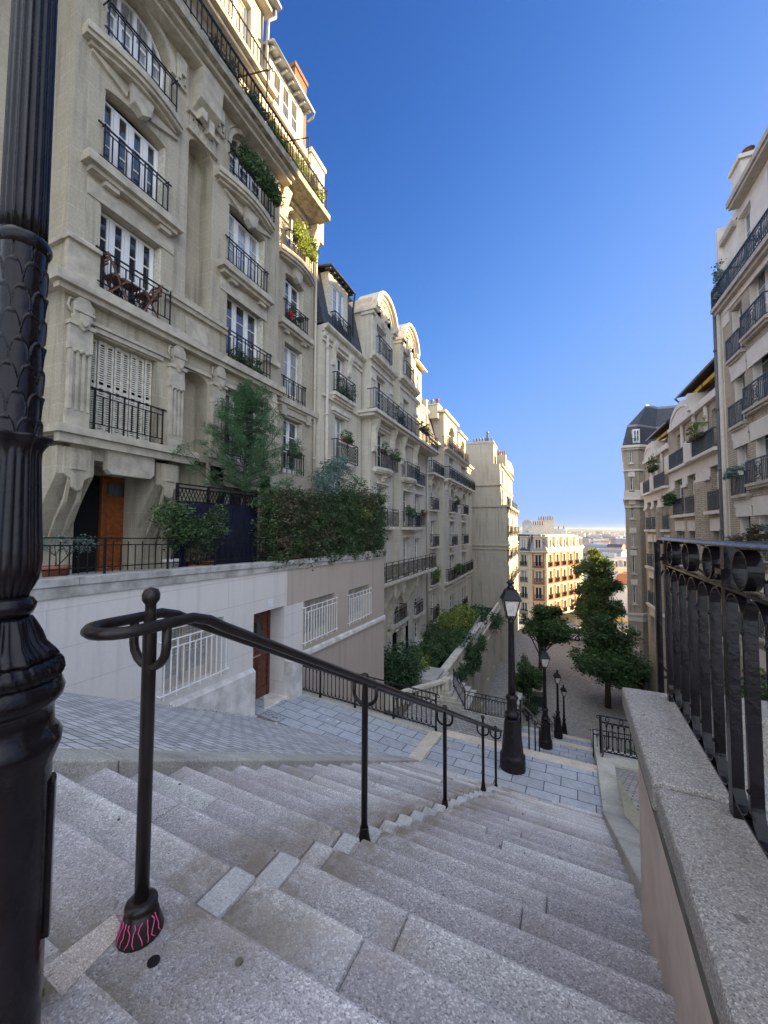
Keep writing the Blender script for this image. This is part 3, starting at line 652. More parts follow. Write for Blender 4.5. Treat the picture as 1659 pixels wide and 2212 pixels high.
struct(mb.build('distant_ground', 'land'))

# ------------------------------------------------------------------ double-tube handrails
def handrail(name, label, v_first, posts, zbase, level_v, end_v, loopback=.27, kn=1.15, rail=1.06, seg=None, u0=0., first_base=True, group=None):
    """posts: list of v; zbase(v): step height at v; two tubes joined by a loop at both ends"""
    t = thing(name, label, 'handrail', SU(u0, posts[0], zbase(posts[0])), group)
    sl = lambda v: zbase(posts[0])+rail-.52*max(0, v-level_v)
    h = .092; mb = MB(SU); P = []
    # right side from far end back to the loop, round it, and down the left side
    far = end_v; P.append((u0+h, far, sl(far)))
    P += [(u0+h, level_v+.12, sl(level_v+.12)), (u0+h, level_v+.05, sl(level_v+.05)+.004), (u0+h, level_v-.02, sl(level_v)), (u0+h, v_first+.06, sl(0))]
    for k in range(1, 8):
        q = math.pi*k/8; P.append((u0+h*math.cos(q), v_first+.06-h*math.sin(q), sl(0)))
    P += [(u0-h, v_first+.06, sl(0)), (u0-h, level_v-.02, sl(level_v)), (u0-h, level_v+.05, sl(level_v+.05)+.004), (u0-h, level_v+.12, sl(level_v+.12)), (u0-h, far, sl(far))]
    for k in range(1, 8):
        q = math.pi*k/8; P.append((u0-h*math.cos(q), far+h*math.sin(q)*.9, sl(far)-.05*math.sin(q)))
    mb.tube(P, .0195, 12, True); mb.build('rail_tubes', 'iron_brown', t)
    for k, v in enumerate(posts):
        zb = zbase(v); zt = zb+kn; mb = MB(SU); r = .023
        mb.lathe((u0, v, zb), [(r, 0), (r, kn-.14), (r*.78, kn-.05), (r*.8, kn-.03), (r*1.25, kn-.015), (r*1.3, kn+.005), (r*1.0, kn+.022), (.002, kn+.03)], 16)
        p = mb.build('post', 'iron_brown', t)
        if first_base:
            mb = MB(SU); s = .92 if k == 0 else .60
            mb.lathe((u0, v, zb), [(.078*s, 0), (.076*s, .008), (.064*s, .04), (.055*s, .075), (.044*s if k == 0 else .03, .080), (.054*s if k == 0 else .032, .086), (.056*s if k == 0 else .032, .094), (.052*s if k == 0 else .03, .101), (.030, .106), (.024, .107)], 20)
            bo = mb.build('base_flange', 'iron_brown', p)
            if k == 0:
                mb = MB(SU); rr = random.Random(3)
                for i in range(11):
                    a = -2.75+i*.31; pts = []
                    for j in range(6):
                        z = .008+.06*j/5; q = a+rr.uniform(-.06, .06)+(.10*math.sin(j*1.3+i) if i % 2 else 0); rad = float(np.interp(z, [0, .008, .04, .075], [.078, .076, .064, .055]))*.92+.0014
                        pts.append((u0+rad*math.cos(q), v+rad*math.sin(q), zb+z))
                    mb.tube(pts, .0016, 5)
                mb.build('pink_scribble', 'pinkpaint', bo)
        mb = MB(SU); zr = sl(v)
        P = [(u0-h, v, zr-.005)]+[(u0-h*math.cos(q), v, zr-.085-.075*math.sin(q)) for q in [math.pi*x/8 for x in range(9)]]+[(u0+h, v, zr-.005)]
        mb.tube(P, .0135 if k else .0155, 10); mb.build('bracket', 'iron_brown', t)
    return t
zb1 = lambda v: -1.39 if v < 1.12 else -1.39-RISE*math.ceil((v-1.12)/RUN-1e-6)
zl1 = lambda v: -1.39-.52*max(0, v-1.05)
handrail('stair_handrail', 'double tube handrail on the nearest flight, pink scribbles on its first post base', .80, [.957, 2.56, 4.48, 6.55, 7.66], lambda v: zb1(v) if v < 7.7 else -5.0, 1.08, 7.72)

# ------------------------------------------------------------------ small lamp posts down the stairs
def lamp_post(loc, label):
    t = thing('street_lamp', label, 'street lamp', loc, 'lanterns down the middle of the stairs'); c = (0, 0, 0); F = lambda a, b, z: (loc[0]+a, loc[1]+b, loc[2]+z)
    fl = lambda q, z, r: (.010*abs(math.sin(q*6)) if .36 < z < 1.02 else 0)
    mb = MB(F); mb.lathe(c, [(.26, -.35), (.262, .0), (.262, .22), (.25, .25), (.262, .28), (.262, .30), (.235, .335), (.225, .36), (.205, .50), (.180, .72), (.158, .98), (.150, 1.04), (.160, 1.07)], 32, 0, fl)
    mb.build('base', 'iron_lamp', t)
    mb = MB(F); mb.lathe(c, [(.118, 1.07), (.122, 1.10), (.148, 1.13), (.150, 1.17), (.118, 1.20), (.102, 1.23), (.098, 1.30), (.104, 1.42), (.112, 1.46), (.130, 1.48), (.132, 1.51), (.105, 1.54), (.082, 1.57)], 24)
    mb.build('collar', 'iron_lamp', t)
    mb = MB(F); mb.lathe(c, [(.078, 1.57), (.074, 1.75), (.068, 2.4), (.060, 3.05), (.066, 3.08), (.072, 3.10), (.060, 3.13), (.045, 3.17), (.03, 3.2)], 20, 0, lambda q, z, r: .004*math.sin(q*8) if 1.6 < z < 3.0 else 0)
    mb.build('shaft', 'iron_lamp', t)
    mb = MB(F); rb, rt, z0, z1 = .125, .235, 3.24, 3.60; ph = R(45+15)
    C = lambda r, z, k: (r*math.cos(ph+k*math.pi/2), r*math.sin(ph+k*math.pi/2), z)
    for k in range(4):
        mb.bar(C(rb, z0, k), C(rt, z1, k), .022); mb.bar(C(rb, z0, k), C(rb, z0, k+1), .024); mb.bar(C(rt, z1, k), C(rt, z1, k+1), .026)
        mb.tube([(0, 0, 3.10), C(.07, 3.15, k), C(rb, z0, k)], .010, 6)
    mb.build('lantern_frame', 'iron_lamp', t)
    mb = MB(F)
    for k in range(4): mb.poly([C(rb, z0, k), C(rb, z0, k+1), C(rt, z1, k+1), C(rt, z1, k)])
    mb.poly([C(rb, z0, k) for k in range(4)])
    mb.build('lantern_glass', 'lampglass', t)
    mb = MB(F)
    for (ra, za), (rb2, zb2) in zip([(.275, 3.585), (.285, 3.60), (.215, 3.70), (.165, 3.80), (.10, 3.83)], [(.285, 3.60), (.215, 3.70), (.165, 3.80), (.10, 3.83), (.05, 3.84)]):
        for k in range(4): mb.poly([C(ra, za, k), C(ra, za, k+1), C(rb2, zb2, k+1), C(rb2, zb2, k)])
    mb.poly([C(.275, 3.585, k) for k in range(4)][::-1])
    mb.lathe(c, [(.075, 3.82), (.08, 3.86), (.05, 3.89), (.045, 3.92), (.085, 3.945), (.088, 3.965), (.05, 3.99), (.02, 4.02), (.002, 4.04)], 12)
    mb.build('lantern_roof', 'iron', t)
    return t
lamp_post((-.79, 8.88, -5.10), 'nearest black street lamp with lantern, standing on the paved upper landing')
lamp_post((-.26, 17.4, -8.82), 'second black street lamp down the stairs, beyond the nearest paved landing')
lamp_post((.33, 26.3, -12.58), 'third black street lamp down the stairs, on the lower landing')
lamp_post((.83, 32.6, -15.68), 'farthest and smallest black street lamp at the foot of the stairs')

zf2 = lambda v: -5.16-.168*min(20, max(0, math.ceil((v-9.97)/.3115)))
for nm, lb, vs, zz in (('stair_handrail', 'double tube handrail between the nearest and the second street lamp', [10.4, 12.3, 14.2, 15.9], lambda v: -5.16-.568*(v-9.97)),
                       ('stair_handrail', 'double tube handrail between the second and third street lamps', [18.8, 20.7, 22.6, 24.5], lambda v: -8.87-.55*(v-18.36)),
                       ('stair_handrail', 'lowest double tube handrail, ending at the farthest street lamp', [27.3, 29.0, 30.7, 32.0], lambda v: -12.63-.49*(v-26.96))):
    handrail(nm, lb, vs[0]-.3, vs, zz, vs[0]-.05, vs[-1]+.1, first_base=False, u0=.12)

# ------------------------------------------------------------------ ornate lamp post beside the camera
def big_lamp():
    D = 1.5; az = R(67.35-0.0); cx, cy = -D*math.sin(az), D*math.cos(az)
    # azimuth is measured from +Y towards -X
    t = thing('ornate_street_lamp', 'tall glossy black cast iron lamp post with scale pattern, at the left edge', 'street lamp', (cx, cy, -1.39))
    F = lambda a, b, z: (cx+a, cy+b, z)
    mb = MB(F)
    mb.lathe((0, 0, 0), [(.110, -1.40), (.110, -1.33), (.111, -1.29), (.112, -1.25), (.112, -.80), (.113, -.66), (.122, -.635), (.131, -.61), (.133, -.585), (.122, -.565), (.114, -.555), (.112, -.50), (.118, -.49), (.131, -.475), (.135, -.455), (.127, -.43), (.120, -.42)], 64)
    b = mb.build('base_drum', 'ironglo', t)
    mb = MB(F)   # raised plate on the drum, with a slotted screw
    for q0, q1, z0, z1, r in ((.85, 1.38, -1.14, -.72, .123),):
        pts = [(r*math.cos(q0+(q1-q0)*k/6), r*math.sin(q0+(q1-q0)*k/6)) for k in range(7)]+[(.105*math.cos(q1+(q0-q1)*k/6), .105*math.sin(q1+(q0-q1)*k/6)) for k in range(7)]
        mb.prism(pts, z0, z1, 'c')
    mb.build('access_plate', 'ironglo', b)
    mb = MB(F)   # rope torus and acanthus neck
    mb.lathe((0, 0, 0), [(.118, -.425), (.127, -.415), (.130, -.400), (.125, -.380), (.114, -.368)], 96, 0, lambda q, z, r: .0045*math.sin(q*30+z*55))
    def leafmod(q, z, r):
        k = .5+.5*math.cos(q*6); return (.016*k+.005*math.cos(q*18))*min(1, max(0, (-.23-z)/.05))*min(1, (z+.39)/.03+.35)
    mb.lathe((0, 0, 0), [(.096, -.37), (.098, -.360), (.088, -.345), (.068, -.32), (.058, -.29), (.052, -.262), (.049, -.245)], 96, 0, leafmod)
    mb.lathe((0, 0, 0), [(.045, -.246), (.056, -.238), (.063, -.222), (.064, -.210), (.056, -.196), (.046, -.190)], 48)
    mb.build('collar_ring', 'ironglo', t)
    mb = MB(F)   # reeded vase
    prof = [(.044, -.192), (.046, -.18), (.054, -.165), (.063, -.145), (.069, -.12), (.071, -.09), (.070, -.05), (.067, .0), (.064, .07), (.061, .14), (.059, .19), (.060, .215), (.066, .235), (.076, .250), (.084, .256), (.078, .262), (.066, .264)]
    def reed(q, z, r):
        if z > .23: return .006*math.cos(q*8)
        return .0035*abs(math.sin(q*11))-.002+(.004*math.cos(q*11*2) if z < -.12 else 0)
    mb.lathe((0, 0, 0), prof, 176, 0, reed); mb.build('fluted_vase', 'ironglo', t)
    mb = MB(F)   # scale-patterned shaft: overlapping pointed leaves as relief
    N, H = 8, .074
    def scale(q, z, r):      # rows of round-headed leaves, each row half hidden by the next one down
        row = (z-.262)/H
        for j in (math.floor(row)-1, math.floor(row)):
            fz = row-j
            if fz < 0 or fz >= 1.62: continue
            ph = abs((q/(2*math.pi)*N+.5*(j % 2)) % 1-.5); w = .5 if fz < .75 else .5*math.sqrt(max(0., 1-((fz-.75)/.87)**2))
            if ph < w:
                e = min((w-ph)/.5*1.7 if fz >= .75 else 1., (1.62-fz)*1.1)
                return .0004+.0038*fz+(.0026 if e < .16 else 0.)
        return 0.
    prof = []; z = .262
    while z < .80: prof.append((.0520-.004*(z-.26), z)); z += .0035
    mb.lathe((0, 0, 0), prof, 200, 0, scale); mb.build('scaled_shaft', 'ironglo', t)
    mb = MB(F)
    mb.lathe((0, 0, 0), [(.05, .79), (.058, .798), (.0635, .812), (.064, .822), (.058, .836), (.05, .842)], 64)
    mb.build('shaft_ring', 'ironglo', t)
    mb = MB(F); prof = [(.0535-.0035*(z-.84), z) for z in np.linspace(.838, 2.3, 20)]
    mb.lathe((0, 0, 0), prof, 160, 0, lambda q, z, r: -.006*abs(math.cos(q*9))**.6); mb.build('fluted_shaft', 'ironglo', t)
    mb = MB(F); ph = R(45); C = lambda r, z, k: (r*math.cos(ph+k*math.pi/2), r*math.sin(ph+k*math.pi/2), z)
    mb.lathe((0, 0, 0), [(.05, 2.3), (.075, 2.33), (.05, 2.38), (.03, 2.45)], 24)
    for k in range(4):
        mb.bar(C(.14, 2.55, k), C(.26, 2.95, k), .025); mb.bar(C(.14, 2.55, k), C(.14, 2.55, k+1), .025); mb.bar(C(.26, 2.95, k), C(.26, 2.95, k+1), .03); mb.tube([(0, 0, 2.40), C(.14, 2.55, k)], .012, 6)
        for (ra, za), (rb, zb) in zip([(.3, 2.94), (.22, 3.06)], [(.22, 3.06), (.05, 3.2)]): mb.poly([C(ra, za, k), C(ra, za, k+1), C(rb, zb, k+1), C(rb, zb, k)])
    mb.build('lantern_frame', 'ironglo', t)
    mb = MB(F)
    for k in range(4): mb.poly([C(.14, 2.55, k), C(.14, 2.55, k+1), C(.26, 2.95, k+1), C(.26, 2.95, k)])
    mb.build('lantern_glass', 'lampglass', t)
big_lamp()

# ------------------------------------------------------------------ first house (left)
def text_mesh(cu):
    t = bpy.data.objects.new('tmp', cu); COL.objects.link(t); me = bpy.data.meshes.new_from_object(t.evaluated_get(bpy.context.evaluated_depsgraph_get())); bpy.data.objects.remove(t)
    me.name = 'numerals'; o = bpy.data.objects.new('numerals', me); COL.objects.link(o); return o
def rail_obj(fn, bld, F, *a, mat='iron', name='balcony_railing', **k):
    mb = MB(F); fn(mb, *a, **k); return mb.build(name, mat, bld)
def console(mb, t0, t1, z0, z1, o_top, o_bot, base_z, hang=0.):
    """big curved bracket: projects o_top under z1 and sweeps back to o_bot at z0"""
    P = [(o_bot-.35, base_z), (o_bot, base_z), (o_bot, z0)]
    for k in range(1, 9):
        s = k/8; P.append((o_bot+(o_top-o_bot)*(1-math.cos(s*math.pi/2)) if 0 else o_bot+(o_top-o_bot)*(s**1.6), z0+(z1-z0)*s))
    P += [(o_top, z1+.02), (o_top, z1+.55), (o_bot-.35, z1+.55)]
    mb.prism(P, t0, t1, 'a')
def small_console(mb, t, w, z0, z1, o, p=.22):
    P = [(o, z0), (o+p*.35, z0+.03), (o+p*.45, z0+(z1-z0)*.3), (o+p*.5, z0+(z1-z0)*.55), (o+p, z1-.12), (o+p, z1), (o, z1)]
    mb.prism(P, t-w/2, t+w/2, 'a')
    for s in (-.25, .25): mb.box(t+w*s-.015, t+w*s+.015, o+p*.4, o+p*.56, z0+(z1-z0)*.15, z1-.15)
def arch_mould(mb, t0, t1, zs, rise, o0, o1, w=.12, K=12):
    mid = (t0+t1)/2; hw = (t1-t0)/2
    P = [(mid-hw*math.cos(math.pi*k/K), zs+rise*math.sin(math.pi*k/K)) for k in range(K+1)]
    Q = [(mid-(hw+w)*math.cos(math.pi*k/K), zs+(rise+w)*math.sin(math.pi*k/K)) for k in range(K+1)]
    for k in range(K):
        a, b, c, d = P[k], P[k+1], Q[k+1], Q[k]
        mb.hexa([(a[0], o0, a[1]), (b[0], o0, b[1]), (c[0], o0, c[1]), (d[0], o0, d[1]), (a[0], o1, a[1]), (b[0], o1, b[1]), (c[0], o1, c[1]), (d[0], o1, d[1])])
def curved_slab(mb, t0, t1, o, p, z0, z1, K=10):
    """balcony slab with bowed front"""
    P = [(t0, o)]+[(t0+(t1-t0)*k/K, o+p*(.55+.45*math.sin(math.pi*k/K))) for k in range(K+1)]+[(t1, o)]
    mb.prism(P, z0, z1, 'c'); Q = [(a, b-.05 if b > o else b) for a, b in P]; mb.prism(Q, z0-.10, z0-.001, 'c')
    Q = [(a+(.12 if a < (t0+t1)/2 else -.12), b-.13 if b > o+.14 else b) for a, b in P]; mb.prism(Q, z0-.18, z0-.101, 'c')
def pilaster(mb, t0, t1, z0, z1, o, p=.10, fl=3):
    mb.box(t0, t1, o, o+p, z0, z0+.35); mb.box(t0+.02, t1-.02, o, o+p*.8, z0+.35, z1); n = fl*2+1; W = (t1-t0-.04)/n
    for k in range(fl+1):
        a = t0+.02+W*2*k; mb.box(a, a+W, o+p*.8, o+p*1.25, z0+.35, z1-.22)
    mb.box(t0, t1, o+.001, o+p*1.4, z1-.22, z1)
    for k in range(fl): c = t0+.02+W*(2*k+1.5); mb.lathe((c, o+p*1.25, z1-.24), [(.002, -.05), (.05, -.01), (.055, .02)], 8)
    mb.box(t0-.03, t1+.03, o, o+p*1.7, z1+.28, z1+.36); mb.box(t0, t1, o, o+p*1.2, z1, z1+.28)
def urn(mb, t, z, o):
    mb.prism([(t-.17, z+.34), (t-.16, z+.05), (t-.10, z-.12), (t, z-.22), (t+.10, z-.12), (t+.16, z+.05), (t+.17, z+.34), (t+.10, z+.46), (t, z+.48), (t-.10, z+.46)], o, o+.16, 'b')
    mb.prism([(t-.10, z+.10), (t-.07, z-.06), (t, z-.14), (t+.07, z-.06), (t+.10, z+.10)], o+.16, o+.22, 'b'); mb.box(t-.19, t+.19, o+.16, o+.20, z+.14, z+.19)
    for s in (-1, 1): mb.tube([(t+s*.16, o+.06, z+.12), (t+s*.25, o+.06, z+.24), (t+s*.22, o+.06, z+.40), (t+s*.12, o+.06, z+.42)], .025, 6)

def house1():
    b = thing('apartment_house', 'tall beige stone house in the left foreground with a brown wooden street door', 'house', (-9, 4.44, -1.0))
    F = LF(-9.0); G = LF(-9.3); H = LF(-10.0)
    mb = MB(F)
    c1 = [(5.0, 6.48, 2.12, 4.22), (5.03, 6.52, 5.18, 7.22), (5.03, 6.55, 8.10, 10.0, .16), (5.0, 6.6, 11.05, 12.85, .8)]
    mb.wall(4.44, 7.2, 1.9, 13.1, c1, 0, .32, 0)
    mb.wall(7.2, 8.05, 1.9, 13.1, [(7.2, 8.05, 2.1, 4.35, .25), (7.2, 8.05, 6.30, 11.0, .3)], 0, .50, 0)
    for z0, z1 in ((2.1, 4.35), (6.30, 11.0)): mb.poly([(7.2, -.5, z0), (8.05, -.5, z0), (8.05, -.5, z1), (7.2, -.5, z1)])
    c2 = [(8.65, 10.35, 2.12, 4.30), (8.67, 10.35, 5.30, 7.36), (8.66, 10.35, 8.20, 10.25, .16), (8.66, 10.4, 11.15, 12.9, .85)]
    mb.wall(8.05, 11.1, 1.3, 13.1, c2, 0, .32, 0)
    mb.poly([(11.1, 0, 1.3), (11.1, -.31, 1.3), (11.1, -.31, 13.1), (11.1, 0, 13.1)])
    mb.poly([(4.44, 0, 1.9), (4.44, -1.2, 1.9), (4.44, -1.2, 13.1), (4.44, 0, 13.1)])
    mb.poly([(4.44, 0, 1.9), (7.2, 0, 1.9), (7.2, -1.2, 1.9), (4.44, -1.2, 1.9)])
    c3 = [(11.88, 13.12, 2.2, 4.35), (11.88, 13.06, 5.2, 7.3), (11.86, 13.12, 8.1, 10.1, .12), (11.88, 13.2, 11.08, 12.9, .66)]
    mb.F = G; mb.wall(11.1, 14.05, -9, 13.1, c3, 0, .32, 0); mb.poly([(14.02, 0, -9), (14.02, -9, -9), (14.02, -9, 16), (14.02, 0, 16)])
    mb.F = LF(-9.45); mb.wall(7.2, 11.1, -1.3, 2.1, [(8.7, 10.2, -.4, 1.3)], 0, .2, 0)
    mb.F = H; mb.wall(-6, 4.44, -1.3, 17, [(-.5, 1.2, 2.1, 4.2), (-.5, 1.2, 5.2, 7.2), (-.5, 1.2, 8.2, 10.2), (2.0, 3.4, 11., 13.)], 0, .3, 0)
    mb.wall(4.44, 7.25, -1.3, 2.0, [(5.30, 6.74, -1.05, 1.32)], 0, .35, 0)
    mb.F = idF
    mb.poly([(-10.0, 7.25, -1.3), (-9.45, 7.25, -1.3), (-9.45, 7.25, 2), (-10, 7.25, 2)])
    # storey above the big balcony, set back
    mb.F = H; mb.wall(-6, 11.15, 13.1, 20.4, [(4.9, 6.2, 13.4, 15.6), (8.4, 9.7, 13.4, 15.6), (9.3, 10.5, 17.5, 19.6), (6.5, 7.8, 17.5, 19.6)], 0, .25, 0)
    mb.wall(11.15, 14.2, 13.1, 16.4, [(11.9, 13.2, 13.4, 15.6)], 0, .25, 0); mb.poly([(14.2, 0, 13.1), (14.2, -6, 13.1), (14.2, -6, 16.4), (14.2, 0, 16.4)])
    mb.poly([(11.15, 0, 16.4), (11.15, -5, 16.4), (11.15, -5, 20.4), (11.15, 0, 20.4)])
    mb.F = idF; mb.box(-18, -10.75, -6, 11.14, -1.2, 20.3, 1); mb.box(-18, -10.75, 11.15, 14.0, -9, 16.3, 1); mb.box(-10.75, -10.4, 7.3, 14.0, -1, 13.0, 1); mb.box(-10.74, -10.5, -6, 4.3, -1, 20, 1)
    mb.build('wall', ['stone', 'void'], b)
    # ledges, cornices, mouldings
    mb = MB(F)
    mb.box(4.30, 7.55, .001, .26, 1.92, 2.08); mb.box(4.36, 7.50, .001, .18, 1.74, 1.915); mb.box(4.29, 4.44, -1.0, .0, 1.922, 2.078)
    mb.box(4.16, 7.2, .001, .30, 4.92, 5.14); mb.box(7.2, 11.25, .002, .30, 4.92, 5.14); mb.box(4.24, 11.2, .001, .20, 4.80, 4.915); mb.box(4.15, 4.44, -1.0, .0, 4.922, 5.138)
    mb.box(4.40, 5.0, .001, .14, 5.145, 5.9); mb.prism([(.0, 5.9), (.22, 5.9), (.22, 5.97), (.05, 6.12), (.0, 6.12)], 4.36, 5.0, 'a'); mb.box(4.35, 4.44, -1, .0, 5.902, 6.0)
    mb.box(6.6, 8.65, .001, .10, 5.9, 6.02); mb.prism([(0, 6.02), (.16, 6.02), (.16, 6.10), (0, 6.2)], 6.62, 8.66, 'a'); mb.box(10.36, 11.14, .001, .12, 5.85, 6.05); mb.box(7.25, 8.0, .001, .035, 5.25, 5.8)
    mb.box(5.0, 6.6, .001, .06, 4.26, 4.36); mb.box(4.9, 6.75, .001, .10, 4.37, 4.44); mb.box(7.15, 8.1, .001, .08, 4.37, 4.45); mb.box(8.6, 10.45, .001, .08, 4.33, 4.43)
    for (a, z0, z1) in ((4.62, 7.72, 7.98), (8.25, 7.78, 8.04)):
        mb.box(a, a+2.28, .001, .30, z0+.06, z1); mb.box(a+.12, a+2.16, .001, .20, z0-.05, z0+.055); 
        for s in (.42, 1.72): mb.box(a+s, a+s+.30, .001, .16, z0-.16, z0-.055)
        mb.box(a+.15, a+2.2, .001, .03, z0-.52, z0-.165)
    for a, w in ((4.55, 2.3), (8.08, 2.5)): curved_slab(mb, a, a+w, 0, .42, 10.62, 10.78)
    for a in (5.78, 9.5):
        mb.prism([(a-.28, 10.44), (a-.20, 10.06), (a, 9.92), (a+.20, 10.06), (a+.28, 10.44)], .001, .20, 'b')
        for s in (-1, 1): mb.prism([(a+s*.25, 10.42), (a+s*1.05, 10.42), (a+s*1.05, 10.36), (a+s*.3, 10.12)], .001, .07, 'b')
    for a0, a1, zs, ri in ((5.0, 6.6, 12.05, .8), (8.66, 10.4, 12.05, .85)):
        arch_mould(mb, a0, a1, zs, ri, .001, .06, .12); arch_mould(mb, a0-.16, a1+.16, zs, ri+.16, .001, .03, .06)
    for t in (6.86, 8.20, 10.72):
        mb.box(t-.13, t+.17, .001, .08, 11.9, 12.75); mb.box(t-.05, t+.09, .081, .16, 12.2, 12.6); mb.box(t-.10, t-.04, .081, .13, 12.05, 12.5); mb.box(t+.06, t+.11, .081, .13, 12.0, 12.4)
    mb.prism([(0, 11.75), (.32, 12.0), (.40, 12.9), (0, 12.9)], 7.28, 8.0, 'a'); mb.box(7.36, 7.54, .001, .30, 11.5, 11.76); mb.box(7.66, 7.84, .001, .24, 11.35, 11.75)
    mb.box(7.1, 8.14, .001, .12, 11.5, 11.62); mb.box(7.1, 8.14, .001, .10, 11.0, 11.09); mb.box(7.18, 8.06, .001, .05, 11.09, 11.5)
    for k in range(5): mb.box(7.27+k*.16, 7.30+k*.16, .051, .075, 11.15, 11.42); mb.box(7.27+k*.16, 7.34+k*.16, .051, .075, 11.36, 11.42)
    mb.F = LF(-9.0)
    mb.box(4.2, 11.3, .001, .50, 12.98, 13.10); mb.box(4.2, 11.3, .001, .36, 12.86, 12.978)
    mb.build('cornice', 'trim', b)
    mb = MB(F)
    mb.box(-6, 11.3, -1.2, .66, 13.10, 13.34); mb.F = G; mb.box(11.31, 13.58, -.9, .95, 13.10, 13.34); mb.F = F
    mb.box(-6, 11.3, -1., .60, 13.34, 13.40); mb.build('balcony_slab', 'ledge_dirty', b)
    mb = MB(G)
    mb.box(11.12, 14.25, .001, .20, 4.80, 5.02); mb.box(11.12, 14.2, .001, .12, 4.70, 4.795); mb.box(11.6, 13.5, .001, .07, 4.45, 4.69)
    for t in (11.62, 13.25): mb.box(t, t+.3, .071, .14, 4.36, 4.69)
    mb.box(11.4, 13.5, .001, .26, 7.80, 8.02); mb.box(11.5, 13.4, .001, .16, 7.70, 7.795)
    for t in (11.75, 12.9): mb.box(t, t+.25, .001, .14, 7.58, 7.695)
    curved_slab(mb, 11.35, 13.6, 0, .42, 10.60, 10.76); mb.prism([(12.25, 10.42), (12.32, 10.06), (12.5, 9.94), (12.68, 10.06), (12.75, 10.42)], .001, .2, 'b')
    arch_mould(mb, 11.88, 13.2, 12.24, .66, .001, .05, .1)
    for t in (11.45, 13.62): mb.prism([(0, 12.1), (.10, 12.1), (.42, 12.9), (.42, 13.08), (0, 13.08)], t-.2, t+.22, 'a')
    mb.box(11.12, 11.9, .001, .08, 12.0, 12.1); mb.box(13.3, 14.0, .001, .08, 12.0, 12.1); mb.box(11.9, 13.2, .001, .14, 12.95, 13.08)
    mb.F = H
    mb.box(-6, 11.3, .001, .62, 16.62, 16.80); mb.box(-6, 11.22, .001, .45, 16.45, 16.615); mb.box(10.7, 11.26, .001, .30, 16.0, 16.445)
    mb.box(11.3, 14.4, -.2, .42, 16.42, 16.72); mb.box(11.31, 14.3, -.1, .30, 16.12, 16.415); mb.box(13.85, 14.95, -.3, .45, 13.36, 16.9); mb.box(13.78, 15.02, -.35, .52, 16.9, 17.1)
    mb.box(-6, 11.35, .001, .35, 20.2, 20.42)
    mb.build('upper_ledge', 'trim', b)
    # fluted pilasters with urns
    for t0, t1 in ((4.50, 4.93), (6.76, 7.18), (8.12, 8.60), (10.50, 10.98)):
        mb = MB(F); pilaster(mb, t0, t1, 2.085, 3.90, 0); p = mb.build('pilaster', 'trim', b)
        mb = MB(F); urn(mb, (t0+t1)/2, 4.32, .02); mb.build('urn_relief', 'trim', p)
    # entrance brackets and lintel
    for t0, t1 in ((4.44, 5.12), (6.55, 7.2)):
        mb = MB(F); console(mb, t0, t1, -.55, 1.12, -.02, -.86, -1.3)
        mb.box(t0+.10, t1-.10, -.02, .05, 1.12, 1.66); mb.box(t0+.2, t1-.2, .051, .085, 1.22, 1.56)
        for s in (.18, .42): mb.prism([(-.62, -.2), (-.40, .25), (-.14, .62), (.02, 1.08), (.04, 1.08), (-.10, .55), (-.36, .18), (-.58, -.2)], t0+s, t0+s+.06, 'a')
        mb.prism([((t0+t1)/2-.26, 1.12), ((t0+t1)/2-.12, 1.02), ((t0+t1)/2-.09, .86), ((t0+t1)/2, .78), ((t0+t1)/2+.09, .86), ((t0+t1)/2+.12, 1.02), ((t0+t1)/2+.26, 1.12)], -.03, .06, 'b')
        mb.build('bracket', 'stone', b)
    mb = MB(F); mb.box(5.12, 6.55, -.95, -.12, 1.50, 1.9); mb.prism([(5.36, 1.86), (5.36, 1.32), (5.45, 1.22), (6.35, 1.22), (6.45, 1.32), (6.45, 1.86)], -.12, .06, 'b'); mb.build('lintel', 'trim', b)
    mb = MB(F)
    for t in (8.2, 10.3): console(mb, t, t+.5, .5, 1.3, .0, -.40, -1.3)
    mb.build('bracket', 'stone', b)
    mb = MB(H); mb.box(5.30, 6.72, -.8, -.36, -1.05, 1.32); mb.build('dark_hallway', 'void', b)
    # street door
    mb = MB(H); mb.box(6.02, 6.72, -.34, -.26, -1.04, 1.30); mb.box(6.02, 6.09, -.26, -.22, -1.04, 1.30); mb.box(6.65, 6.72, -.26, -.22, -1.04, 1.30)
    for z0, z1 in ((-1.04, -.86), (-.30, -.20), (.70, .80), (1.22, 1.30)): mb.box(6.09, 6.65, -.26, -.225, z0, z1)
    for z0, z1 in ((-.80, -.36), (-.12, .62)): mb.box(6.16, 6.58, -.262, -.235, z0, z1)
    mb.box(6.0, 6.74, -.36, -.20, -1.05, -.98)
    d = mb.build('door', 'door_wood', b, bevel=.008)
    mb = MB(H); mb.box(6.14, 6.60, -.268, -.24, .84, 1.18); mb.build('fanlight', 'glass', d)
    mb = MB(H); mb.bar((6.27, -.20, -.24), (6.47, -.20, -.24), .03); mb.box(6.1, 6.2, -.225, -.20, -1.0, -.93); mb.box(6.52, 6.64, -.225, -.20, -1.0, -.93); mb.build('handle', 'chrome', d)
    # house number
    mb = MB(H); mb.box(6.90, 7.05, .004, .018, .42, .57); n = mb.build('house_number', 'iron', b)
    mb = MB(H); mb.box(6.912, 7.038, .0185, .021, .432, .558); pl = mb.build('number_field', 'trim', n)
    cu = bpy.data.curves.new('numeral_25', 'FONT'); cu.body = '25'; cu.size = .12; cu.extrude = .002; cu.align_x = 'CENTER'; cu.align_y = 'CENTER'; cu.materials.append(M['iron'])
    o = text_mesh(cu); o.rotation_euler = (R(90), 0, R(90)); o.location = (-9.976, 6.975, .495); o.parent = n
    # windows
    shutters(b, F, 5.02, 6.46, 2.14, 4.21, -.22)
    Q = -.30
